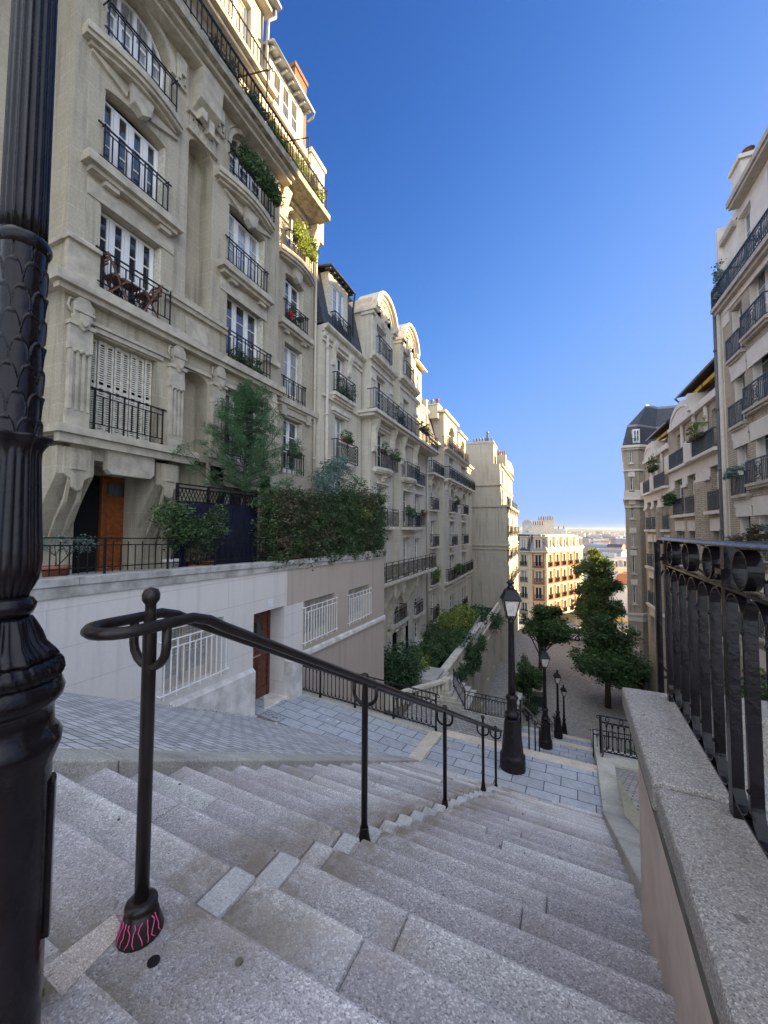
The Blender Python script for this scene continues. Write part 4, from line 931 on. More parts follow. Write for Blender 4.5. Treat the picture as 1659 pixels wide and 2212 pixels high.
    window(b, F, 5.08, 6.47, 5.2, 7.20, Q, 0, 4, 2); window(b, F, 5.08, 6.50, 8.12, 9.86, Q, 0, 4, 2); window(b, F, 5.02, 6.58, 11.07, 12.83, Q, .78, 4, 2, 'curtain')
    window(b, F, 8.68, 10.32, 2.14, 4.28, Q, 0, 3, 2); window(b, F, 8.72, 10.28, 5.32, 7.34, Q, 0, 3, 2); window(b, F, 8.72, 10.30, 8.22, 10.10, Q, 0, 3, 2); window(b, F, 8.68, 10.38, 11.17, 12.88, Q, .83, 3, 2)
    for z0, z1, ri in ((2.22, 4.33, 0), (5.22, 7.28, 0), (8.12, 9.98, 0), (11.1, 12.88, .64)): window(b, G, 11.92, 13.08 if not ri else 13.18, z0, z1, Q, ri, 2, 2)
    for t in (11.95, 8.45, 4.95): window(b, H, t, t+1.2, 13.42, 15.58, -.23, 0, 2, 2)
    for t in (9.33, 6.53): window(b, H, t, t+1.14, 17.52, 19.58, -.23, 0, 2, 2, 'curtain')
    window(b, LF(-9.45), 8.72, 10.18, -.38, 1.28, -.18, 0, 2, 1)
    for z in (2.1, 5.2, 8.2): window(b, H, -.48, 1.18, z+.02, z+1.98, -.28, 0, 2, 2)
    window(b, H, 2.02, 3.38, 11.02, 12.98, -.28, 0, 2, 2)
    mb = MB(F)
    for t, z0, z1 in ((5.035, 5.2, 7.2), (6.49, 5.2, 7.2), (5.035, 8.12, 9.9), (6.51, 8.12, 9.9), (8.675, 5.32, 7.34), (10.30, 5.32, 7.34), (8.68, 8.22, 10.1), (10.31, 8.22, 10.1), (5.0, 11.1, 12.1), (6.56, 11.1, 12.1)): folded(mb, t, -.28, -.03, z0, z1)
    mb.F = G
    for t, z0, z1 in ((11.885, 2.22, 4.33), (13.07, 2.22, 4.33), (13.02, 5.22, 7.28), (13.075, 8.12, 9.98), (11.87, 8.12, 9.98)): folded(mb, t, -.28, -.03, z0, z1)
    mb.build('folded_shutters', 'shutter', b)
    # railings
    rp = lambda F, *a: rail_obj(rail_plain, b, F, *a)
    rp(F, 5.03, 6.62, 2.10, 3.02, .10, 10); rp(F, 5.02, 6.66, 5.16, 6.08, .20, 10); rp(F, 5.02, 6.56, 8.0, 8.95, .12, 10); rp(F, 4.94, 6.62, 10.82, 11.72, .26, 10)
    rp(F, 8.62, 10.4, 2.12, 3.02, .08, 10); rp(F, 8.62, 10.5, 5.16, 6.08, .20, 11); rp(F, 8.62, 10.36, 8.06, 8.98, .12, 11); rp(F, 8.6, 10.5, 10.82, 11.70, .26, 11)
    rp(G, 11.8, 13.2, 2.2, 3.05, .05, 9); rp(G, 11.8, 13.2, 5.04, 5.9, .08, 9); rp(G, 11.8, 13.25, 8.04, 8.9, .12, 9); rp(G, 11.8, 13.3, 10.80, 11.65, .26, 9)
    mb = MB(F); rail_plain(mb, 3.0, 13.45, 13.40, 14.35, .58, 62, .024); mb.bar((13.45, .58, 14.35), (13.45, -.9, 14.35), .03)
    for t in (6.8, 9.6, 12.0): mb.bar((t, .58, 14.35), (t, .62, 15.3), .03); mb.bar((t, .62, 15.3), (t-.1, -.6, 15.5), .03)
    mb.build('balcony_railing', 'iron', b)
    mb = MB(H); rail_plain(mb, 4.0, 11.15, 16.82, 17.72, .52, 42, .022); mb.build('balcony_railing', 'iron', b)
    # roof: eave, dormer, chimney
    mb = MB(idF)
    mb.prism([(-9.55, 20.42), (-9.35, 20.42), (-9.35, 20.55), (-12.5, 23.0), (-18, 23.4), (-18, 20.42)], -6, 11.45, 'b'); mb.prism([(-10.2, 16.42), (-10.5, 16.42), (-12.2, 19.5), (-18, 19.9), (-18, 16.42)], 11.3, 14.2, 'b')
    rf = mb.build('roof', 'zinc', b)
    mb = MB(H); mb.wall(11.5, 13.75, 16.7, 19.0, [(11.72, 13.5, 17.0, 18.8)], .05, .1, 0); mb.box(11.5, 11.62, -2.2, .049, 16.7, 19.0); mb.box(13.63, 13.75, -2.2, .049, 16.7, 19.0); mb.box(11.62, 13.63, -2, -.5, 16.8, 18.9)
    d = mb.build('dormer', 'paintwhite', b)
    w = window(b, H, 11.74, 13.48, 17.02, 18.78, -.05, 0, 3, 1); 
    mb = MB(H); mb.hexa([(11.2, .42, 18.96), (14.0, .42, 18.96), (14.0, -2.5, 19.4), (11.2, -2.5, 19.4), (11.2, .42, 19.06), (14.0, .42, 19.06), (14.0, -2.5, 19.5), (11.2, -2.5, 19.5)])
    for k in range(7): mb.box(11.3+k*.42, 11.38+k*.42, -.2, .36, 18.86, 18.955)
    mb.tube([(11.2, .46, 18.98), (14.05, .46, 18.98), (14.05, .40, 18.8), (14.05, .1, 18.7)], .05, 8); mb.build('dormer_roof', 'zinc', d)
    mb = MB(idF); mb.box(-11.6, -10.95, 14.45, 15.4, 11, 22.4); mb.box(-11.66, -10.89, 14.39, 15.46, 22.4, 22.6); mb.build('chimney', 'brick_chim', rf)
    # down pipe
    mb = MB(G); mb.tube([(13.85, .09, 13.0), (13.85, .09, -1.0)], .055, 10)
    for z in (0, 3, 6, 9, 12): mb.lathe((13.85, .09, z), [(.055, 0), (.07, .01), (.07, .07), (.055, .08)], 10)
    mb.build('downpipe', 'pipe', b)
    mb = MB(H); mb.tube([(11.35, .40, 20.5), (11.35, .42, 20.1), (11.2, .2, 19.9), (11.2, .1, 16.9)], .06, 8); mb.build('downpipe', 'zinc', b)
    return b
house1()

# ------------------------------------------------------------------ second house
def scroll_cartouche(mb, t, z, w, h, o):
    for k in range(9):
        q = math.pi*(.08+.84*k/8); r = w*.42; mb.lathe((t-r*math.cos(q), o+.05, z+h*.9*math.sin(q)-.08), [(.002, -.06), (.10, -.02), (.11, .03), (.002, .1)], 8)
    mb.prism([(t-.25, z-.35), (t-.33, z+.1), (t-.15, z+.45), (t+.15, z+.45), (t+.33, z+.1), (t+.25, z-.35), (t, z-.55)], o, o+.16, 'b'); mb.prism([(t-.12, z-.2), (t-.16, z+.1), (t, z+.3), (t+.16, z+.1), (t+.12, z-.2)], o+.16, o+.25, 'b')
def house2():
    b = thing('apartment_house', 'pale stone house with two arched gables, second in the left row', 'house', (-9, 14.1, -8.6))
    F = LF(-9.0); B = LF(-8.5)
    fl = [6.2, 3.2, .25, -2.8]
    hL = [(15.22, 16.2, 6.3, 8.25), (15.22, 16.2, 3.1, 5.25), (15.40, 16.3, .3, 2.4), (15.3, 16.3, -2.6, -.6)]
    mb = MB(F); mb.wall(14.06, 17.9, -8.8, 9.0, hL, 0, .30)
    hR = [(26.75, 27.85, 6.45, 8.3), (26.75, 27.85, 3.55, 5.65), (26.75, 27.85, .40, 2.55), (26.75, 27.9, -2.5, -.6), (26.7, 27.95, -6.1, -5.0), (26.7, 27.95, -8.2, -6.75)]
    mb.wall(25.3, 29.68, -8.8, 9.6, hR, 0, .30)
    hn = [(21.25, 22.2, .3, 4.75, .45)]
    mb.wall(21.1, 22.3, -2.8, 13.0, hn, 0, .30); mb.poly([(21.1, -.3, .3), (22.3, -.3, .3), (22.3, -.3, 4.75), (21.1, -.3, 4.75)])
    mb.F = B
    h1 = [(18.75, 20.1, 9.4, 11.3), (18.75, 20.05, 6.3, 8.45), (18.8, 20.1, 3.3, 5.4), (18.85, 20.2, .25, 2.4), (18.85, 20.2, -2.6, -.6)]
    h2 = [(22.95, 24.1, 9.8, 11.7), (22.95, 24.1, 6.35, 8.5), (22.95, 24.2, 3.4, 5.55), (22.95, 24.2, .3, 2.55), (22.95, 24.3, -2.7, -.55)]
    mb.wall(18.05, 21.1, -2.8, 12.4, h1, 0, .35); mb.wall(22.3, 25.3, -2.8, 12.9, h2, 0, .35)
    for t in (18.05, 21.1, 22.3, 25.3): mb.poly([(t, 0, -2.8), (t, -1.6, -2.8), (t, -1.6, 12.4), (t, 0, 12.4)])
    mb.poly([(18.05, 0, -2.8), (25.3, 0, -2.8), (25.3, -1, -2.8), (18.05, -1, -2.8)])
    mb.F = LF(-9.25); mb.wall(17.9, 25.3, -8.8, -2.8, [(22.5, 24.5, -8.3, -6.35), (22.4, 24.9, -5.85, -4.2, .9), (19.2, 20.6, -8.0, -5.9)], 0, .35)
    mb.F = idF; mb.box(-18, -9.9, 14.1, 29.6, -9, 9.4, 1); mb.box(-15, -9.5, 18.1, 25.2, 9.4, 12.3, 0); mb.poly([(-9, 29.68, -9), (-16, 29.68, -9), (-16, 29.68, 9.6), (-9, 29.68, 9.6)]); mb.poly([(-9, 14.055, -9), (-12, 14.055, -9), (-12, 14.055, 9.0), (-9, 14.055, 9.0)])
    mb.build('wall', ['stone_b', 'void'], b)
    mb = MB(F)
    cornice(mb, 14.06, 17.9, 8.72, [(.10, 0), (.10, .10), (.22, .12), (.30, .2), (.30, .3)]); mb.box(14.06, 17.9, .001, .07, 8.05+.25, 8.4)
    for k in range(34): mb.box(14.12+k*.11, 14.17+k*.11, .001, .12, 8.52, 8.70)
    for t in (14.98, 16.5): small_console(mb, t, .24, 7.5, 8.6, 0, .24)
    mb.box(14.75, 16.75, .001, .30, 6.08, 6.24); mb.box(14.82, 16.7, .001, .2, 5.95, 6.075); mb.box(14.06, 17.9, .001, .10, 5.84, 5.95); mb.box(14.9, 16.55, .001, .12, 5.42, 5.6); mb.box(15.0, 16.45, .001, .07, 5.3, 5.415)
    curved_slab(mb, 14.75, 16.9, 0, .35, 3.0, 3.14); small_console(mb, 15.8, .3, 2.5, 2.82, 0, .2); mb.box(15.2, 16.5, .001, .12, 2.42, 2.5)
    mb.box(14.7, 16.9, .001, .25, .0, .15); mb.box(14.75, 16.8, .001, .3, -2.95, -2.8)
    cornice(mb, 25.3, 29.68, 9.25, [(.1, 0), (.1, .1), (.25, .2), (.25, .35)]); mb.box(26.3, 28.4, .001, .1, 8.45, 8.6); mb.box(26.4, 28.3, .001, .12, 5.8, 5.95)
    for t in (26.35, 28.35): small_console(mb, t, .22, 7.6, 8.5, 0, .2)
    mb.box(25.31, 29.7, .001, .12, 5.98, 6.1); mb.box(26.3, 28.5, .001, .12, 2.65, 2.8)
    for z in (3.35, .22): mb.box(26.3, 28.5, .001, .26, z-.1, z)
    mb.box(26.3, 28.5, .001, .26, -6.3, -6.12); mb.box(26.4, 28.4, .001, .2, -8.35, -8.22)
    mb.F = B
    for t0, t1, zc, dz in ((18.05, 21.1, 9.25, 0), (22.3, 25.3, 9.6, .35)):
        c = (t0+t1)/2
        cornice(mb, t0-.18, t1+.18, zc-.25, [(.12, 0), (.12, .1), (.30, .15), (.34, .32)]); mb.box(t0-.05, t1+.05, .001, .08, zc-.62, zc-.55)
        # arched gable with deep hood
        r = 1.55; zs = 12.0+dz-.15; arch_mould(mb, c-r+.15, c+r-.15, zs, 1.25, -.9, .36, .16, 16); arch_mould(mb, c-r+.28, c+r-.28, zs, 1.1, -.7, .20, .14, 16); arch_mould(mb, c-r+.40, c+r-.40, zs, .95, -.6, .09, .16, 16)
        K = 16; mb.prism([(c-(r-.4)*math.cos(math.pi*k/K), zs+.95*math.sin(math.pi*k/K)) for k in range(K+1)], -1.2, .0, 'b')
        mb.box(t0-.12, t0+.35, -1.2, .30, zs-.18, zs+.02); mb.box(t1-.35, t1+.12, -1.2, .30, zs-.18, zs+.02); mb.box(t0-.06, t0+.3, -.6, .16, zs-.36, zs-.181); mb.box(t1-.3, t1+.06, -.6, .16, zs-.36, zs-.181)
        scroll_cartouche(mb, c, zs+.10, 1.5, .95, .0); mb.box(t0+.03, t0+.45, .001, .06, zc+.1, zs-.4); mb.box(t1-.45, t1-.03, .001, .06, zc+.1, zs-.4)
        # big consoles under the long balcony
        for t in (t0+.25, t1-.25): small_console(mb, t, .32, 4.1, 6.0, 0, .42)
        mb.box(t0, t1, .001, .10, 5.55, 5.7); mb.box(t0+.6, t1-.6, .001, .14, 5.72, 5.82)
        mb.box(t0, t0+.5, .001, .05, 8.0, 8.3); mb.box(t1-.5, t1, .001, .05, 8.0, 8.3)
        curved_slab(mb, c-1.2, c+1.2, 0, .45, 3.2, 3.35); small_console(mb, c, .3, 2.65, 3.0, 0, .26); mb.box(c-.8, c+.8, .001, .1, 2.5, 2.6)
        mb.box(t0+.3, t1-.1, .001, .50, .02, .18); mb.box(c-.8, c+.8, .001, .1, -.45, -.35)
    mb.box(17.4, 29.7, -.5, .62, 6.0, 6.16); mb.box(17.5, 29.6, -.5, .45, 5.85, 5.995)
    mb.box(18.0, 29.0, -.4, .55, -3.0, -2.84); mb.box(18.05, 28.9, -.4, .40, -3.12, -3.005)
    mb.build('cornice', 'trim_b', b)
    for t in (18.3, 20.9, 22.3, 25.0):
        mb = MB(B); P = [(-.9, -6.6), (-.62, -6.6), (-.60, -6.1), (-.5, -5.2), (-.2, -4.3), (.14, -3.75), (.16, -3.15), (-.9, -3.15)]
        mb.prism(P, t, t+.42, 'a'); mb.box(t-.04, t+.46, -.1, .24, -3.6, -3.13); mb.box(t+.08, t+.34, .161, .22, -3.9, -3.62); mb.build('bracket', 'trim_b', b)
    mb = MB(LF(-9.25)); mb.box(22.2, 25.1, .001, .4, -6.12, -5.9); mb.box(22.3, 25.0, .001, .28, -6.28, -6.125)
    mb.box(22.15, 22.45, .001, .22, -8.6, -6.3); mb.box(24.55, 24.85, .001, .22, -8.6, -6.3)
    for k in range(12): mb.lathe((22.5+k*.18, .16, -6.42+.06*math.sin(k)), [(.002, -.1), (.09, -.04), (.11, .03), (.002, .1)], 7)
    arch_mould(mb, 22.4, 24.9, -5.1, .9, .001, .08, .14); mb.build('door_surround', 'trim_b', b)
    mb = MB(LF(-9.25)); mb.box(22.52, 24.48, -.34, -.28, -8.3, -6.36)
    for k in range(14): mb.bar((22.6+k*.135, -.26, -8.25), (22.6+k*.135, -.26, -6.4), .02)
    mb.build('door', 'iron', b)
    Q = -.27
    for h in hL: window(b, F, h[0]+.03, h[1]-.03, h[2]+.02, h[3]-.02, Q, 0, 2, 2)
    for h in hR: window(b, F, h[0]+.03, h[1]-.03, h[2]+.02, h[3]-.02, Q, 0, 2, 2)
    for h in h1+h2: window(b, B, h[0]+.03, h[1]-.03, h[2]+.02, h[3]-.02, -.32, 0, 2, 2)
    window(b, LF(-9.25), 22.45, 24.85, -5.83, -4.22, -.32, .88, 2, 1); window(b, LF(-9.25), 19.2, 20.6, -8.0, -5.9, -.3, 0, 2, 2)
    ro = lambda F, *a, **k: rail_obj(rail_ornate, b, F, *a, **k)
    ro(F, 14.95, 16.75, 6.24, 7.2, .24); ro(F, 14.9, 16.95, 3.16, 4.1, .3); ro(B, 17.45, 29.2, 6.17, 7.2, .56, panel=.8); ro(B, 18.6, 21.0, 3.36, 4.3, .36, lattice=False); ro(B, 22.75, 25.2, 3.36, 4.3, .36, lattice=False)
    ro(F, 26.5, 28.6, 3.36, 4.3, .22, lattice=False); ro(B, 18.5, 21.0, .19, 1.15, .42); ro(B, 22.7, 25.1, .19, 1.15, .42); ro(F, 26.5, 28.6, .23, 1.2, .22); ro(B, 18.2, 28.9, -2.83, -1.8, .48, panel=.9)
    ro(B, 18.6, 20.4, 9.58, 10.5, .24, lattice=False); ro(B, 22.8, 24.4, 9.94, 10.85, .24, lattice=False); ro(LF(-9.25), 22.7, 24.8, -5.88, -5.0, .3, lattice=False); ro(F, 26.6, 28.1, -6.1, -5.2, .18, lattice=False)
    # mansard on the left with its dormer
    mb = MB(idF); mb.prism([(-8.95, 9.1), (-9.6, 12.0), (-12, 13.0), (-16, 13.2), (-16, 9.1)], 14.08, 18.0, 'b'); mb.prism([(-9.1, 9.62), (-9.7, 12.6), (-12, 13.4), (-16, 13.6), (-16, 9.62)], 25.35, 29.6, 'b'); mb.prism([(-9.6, 12.4), (-10.2, 13.2), (-16, 14), (-16, 12.4)], 18.1, 25.3, 'b')
    rf = mb.build('roof', 'slate', b)
    mb = MB(F); mb.wall(14.75, 16.55, 9.15, 11.9, [(15.1, 16.15, 9.4, 11.45)], -.12, .12); mb.box(14.75, 14.85, -1.6, -.121, 9.15, 11.9); mb.box(16.45, 16.55, -1.6, -.121, 9.15, 11.9); mb.box(14.86, 16.44, -2, -1, 9.2, 11.8)
    d = mb.build('dormer', 'shutter', b); mb = MB(F); mb.hexa([(14.5, .12, 11.92), (16.8, .12, 11.92), (16.8, -2, 12.3), (14.5, -2, 12.3), (14.5, .12, 12.0), (16.8, .12, 12.0), (16.8, -2, 12.4), (14.5, -2, 12.4)])
    for k in range(7): mb.box(14.55+k*.36, 14.62+k*.36, -.2, .08, 11.83, 11.915)
    mb.tube([(14.48, .15, 11.95), (16.85, .15, 11.95), (16.85, .1, 11.7), (17.1, -.1, 11.3), (17.2, -.15, 9.2)], .045, 8); mb.build('dormer_roof', 'slate', d)
    window(b, F, 15.12, 16.13, 9.42, 11.43, -.2, 0, 2, 2); ro(F, 14.95, 16.45, 9.12, 10.05, .12, lattice=False)
    mb = MB(F); mb.wall(26.2, 28.2, 9.7, 12.3, [(26.6, 27.8, 9.9, 11.9)], .02, .12); mb.box(26.2, 26.3, -1.6, .019, 9.7, 12.3); mb.box(28.1, 28.2, -1.6, .019, 9.7, 12.3); mb.hexa([(25.9, .45, 12.3), (28.5, .45, 12.3), (28.5, -2, 12.9), (25.9, -2, 12.9), (25.9, .45, 12.4), (28.5, .45, 12.4), (28.5, -2, 13), (25.9, -2, 13)]); mb.build('dormer', 'cream', b)
    window(b, F, 26.62, 27.78, 9.92, 11.88, -.1, 0, 2, 2)
    mb = MB(idF); mb.box(-10.4, -8.9, 29.35, 29.66, 9.6, 10.5); mb.build('party_wall', 'cream', b)
    mb = MB(F); mb.tube([(14.35, .10, 8.6), (14.35, .10, -8)], .075, 10); mb.tube([(29.55, .1, 9.2), (29.55, .1, -8.5)], .08, 10)
    for z in (-1, 2, 5, 8): mb.lathe((14.35, .10, z), [(.075, 0), (.095, .01), (.095, .08), (.075, .09)], 10); mb.lathe((29.55, .10, z), [(.08, 0), (.1, .01), (.1, .08), (.08, .09)], 10)
    mb.build('downpipe', 'pipe', b)
    mb = MB(LF(-9.25)); mb.box(21.55, 21.85, .001, .02, -7.35, -7.05); n = mb.build('house_number', 'numblue', b)
    cu = bpy.data.curves.new('numeral_15', 'FONT'); cu.body = '15'; cu.size = .22; cu.extrude = .003; cu.align_x = 'CENTER'; cu.align_y = 'CENTER'; cu.materials.append(M['numwhite'])
    o = text_mesh(cu); o.rotation_euler = (R(90), 0, R(90)); o.location = (-9.222, 21.7, -7.2); o.parent = n
    return b
house2()

# ------------------------------------------------------------------ third house
def house3():
    b = thing('apartment_house', 'pale stone house with square attic and red chimney pots, third in the left row', 'house', (-9, 29.7, -9.5))
    F = LF(-9.0); B = LF(-8.5); mb = MB(F)
    hL = [(31.0, 32.4, 5.2, 7.4), (30.95, 32.35, 1.75, 4.0, .7), (30.95, 32.2, -1.3, .8), (30.95, 32.2, -4.4, -2.4), (30.95, 32.2, -7.5, -5.3)]
    mb.wall(29.72, 33.3, -11, 7.6, hL, 0, .3); mb.F = B
    z = [(4.95, 7.05, 0), (1.75, 3.95, .8), (-1.4, .75, 0), (-4.5, -2.4, 0), (-8.4, -6.1, 0)]
    hB = []
    for t0, t1 in ((35.4, 37.2), (40.8, 42.8)): hB += [(t0, t1, a, c, r) if r else (t0, t1, a, c) for a, c, r in z]
    mb.wall(33.3, 46.0, -9.6, 7.3, hB, 0, .35); mb.poly([(33.3, 0, -9.6), (33.3, -.5, -9.6), (33.3, -.5, 7.3), (33.3, 0, 7.3)]); mb.poly([(46, 0, -9.6), (46, -.6, -9.6), (46, -.6, 7.3), (46, 0, 7.3)]); mb.poly([(33.3, 0, -9.6), (46, 0, -9.6), (46, -.5, -9.6), (33.3, -.5, -9.6)])
    mb.F = F; mb.wall(46.0, 48.7, -16, 7.3, [], 0, .3)
    mb.F = LF(-9.3); mb.wall(33.3, 46, -16, -9.6, [(36, 38, -11.8, -10)], 0, .3)
    mb.F = B; mb.wall(33.6, 38.9, 7.3, 10.6, [(35.3, 37.4, 7.9, 9.9, .7)], -.05, .35); mb.wall(39.6, 43.4, 7.3, 10.2, [(40.6, 42.4, 7.9, 9.7, .7)], -.05, .35)
    for t in (33.6, 38.9): mb.poly([(t, -.05, 7.3), (t, -3, 7.3), (t, -3, 10.6), (t, -.05, 10.6)])
    for t in (39.6, 43.4): mb.poly([(t, -.05, 7.3), (t, -3, 7.3), (t, -3, 10.2), (t, -.05, 10.2)])
    mb.F = idF; mb.box(-18, -9.7, 29.8, 48.6, -12, 7.2, 1); mb.box(-16, -9.5, 33.7, 43.3, 7.2, 10.1, 0)
    mb.build('wall', ['stone_c', 'void'], b)
    mb = MB(B)
    cornice(mb, 33.2, 46.1, 7.0, [(.1, 0), (.1, .12), (.35, .2), (.45, .38)]); mb.box(33.3, 46, .001, .5, 4.45, 4.62); mb.box(33.3, 46, .001, .34, 4.3, 4.445)
    for k in range(40): mb.box(33.4+k*.31, 33.52+k*.31, .001, .10, 6.85, 6.99)
    for t in (33.9, 34.9, 37.7, 40.3, 43.3, 45.2): small_console(mb, t, .3, 3.5, 4.3, 0, .3)
    for t0, t1 in ((35.4, 37.2), (40.8, 42.8)):
        arch_mould(mb, t0, t1, 3.15, .8, .001, .07, .14); 
        for zz in (1.68, -1.48, -4.6): mb.box(t0-.3, t1+.3, .001, .32, zz-.12, zz); mb.box(t0+.3, t1-.3, .001, .2, zz-.45, zz-.125)
        mb.box(t0-.2, t1+.2, .001, .1, .85, 1.0); mb.box(t0-.2, t1+.2, .001, .1, -2.3, -2.15)
    mb.box(33.2, 46.1, .001, .3, -4.82, -4.6); mb.box(33.2, 46.1, .001, .3, -9.7, -9.5); mb.box(33.3, 46.05, .001, .12, -5.3, -5.15)
    mb.box(33.35, 39.1, -.4, .18, 10.6, 10.82); mb.box(39.4, 43.6, -.4, .18, 10.2, 10.4)
    arch_mould(mb, 35.3, 37.4, 9.2, .7, -.049, .06, .12); arch_mould(mb, 40.6, 42.4, 9.0, .7, -.049, .06, .12)
    mb.F = F; mb.box(29.72, 33.5, .001, .6, 4.5, 4.66); cornice(mb, 29.72, 33.3, 7.3, [(.1, 0), (.1, .1), (.3, .15), (.3, .35)]); arch_mould(mb, 30.95, 32.35, 3.3, .7, .001, .06, .12)
    for zz in (1.68, -1.4, -4.5): mb.box(30.5, 32.7, .001, .3, zz-.12, zz)
    for t in (30.4, 32.9): small_console(mb, t, .3, 3.6, 4.48, 0, .4)
    mb.box(29.72, 33.3, .001, .2, -4.9, -4.75); mb.box(29.72, 33.3, .001, .2, -8.0, -7.8)
    mb.build('cornice', 'trim_b', b)
    for h in hL: window(b, F, h[0]+.03, h[1]-.03, h[2]+.02, h[3]-.02, -.27, (h[4]-.02) if len(h) > 4 else 0, 2, 2)
    for h in hB: window(b, B, h[0]+.03, h[1]-.03, h[2]+.02, h[3]-.02, -.32, (h[4]-.02) if len(h) > 4 else 0, 2, 2)
    window(b, B, 35.33, 37.37, 7.92, 9.88, -.37, .68, 2, 1); window(b, B, 40.63, 42.37, 7.92, 9.68, -.37, .68, 2, 1)
    ro = lambda F, *a, **k: rail_obj(rail_ornate, b, F, *a, w=.024, **k)
    ro(F, 29.9, 33.4, 4.67, 5.65, .5, pitch=.14); ro(B, 33.4, 46.2, 4.63, 5.65, .48, pitch=.16, panel=1.1); ro(B, 33.5, 43.2, 7.4, 8.4, .3, pitch=.16, panel=.9)
    for t0, t1 in ((35.2, 37.5), (40.6, 43.1)):
        ro(B, t0, t1, 1.7, 2.7, .26, pitch=.16); ro(B, t0, t1, -1.46, -.45, .26, pitch=.16); ro(B, t0, t1, -8.3, -7.3, .1, pitch=.16)
    ro(B, 33.8, 45.8, -4.59, -3.5, .26, pitch=.18, panel=1.2)
    for zz in (1.69, -1.39, -4.49, -7.4): ro(F, 30.7, 32.6, zz, zz+1, .22, pitch=.16)
    mb = MB(idF); mb.prism([(-9.1, 7.65), (-9.8, 10.3), (-16, 10.6), (-16, 7.65)], 29.9, 33.55, 'b'); mb.prism([(-9.2, 7.4), (-10.5, 10.0), (-16, 10.2), (-16, 7.4)], 43.5, 48.6, 'b'); mb.box(-16, -9, 33.7, 43.3, 10.45, 10.6); rf = mb.build('roof', 'slate', b)
    mb = MB(idF); mb.box(-11.2, -8.95, 33.0, 34.4, 10.0, 11.2); mb.box(-11.25, -8.9, 32.95, 34.45, 11.2, 11.32); ch = mb.build('chimney', 'cream', rf)
    for k in range(4): mb = MB(idF); mb.lathe((-9.2-k*.5, 33.7, 11.32), [(.14, 0), (.12, .5), (.18, .52), (.18, .6), (.1, .6)], 10); mb.build('chimney_pot', 'terracotta' if k == 0 else 'zinc', ch)
    mb = MB(F); mb.tube([(48.2, .1, 7), (48.2, .1, -10)], .08, 8); mb.build('downpipe', 'pipe', b)
    return b
house3()

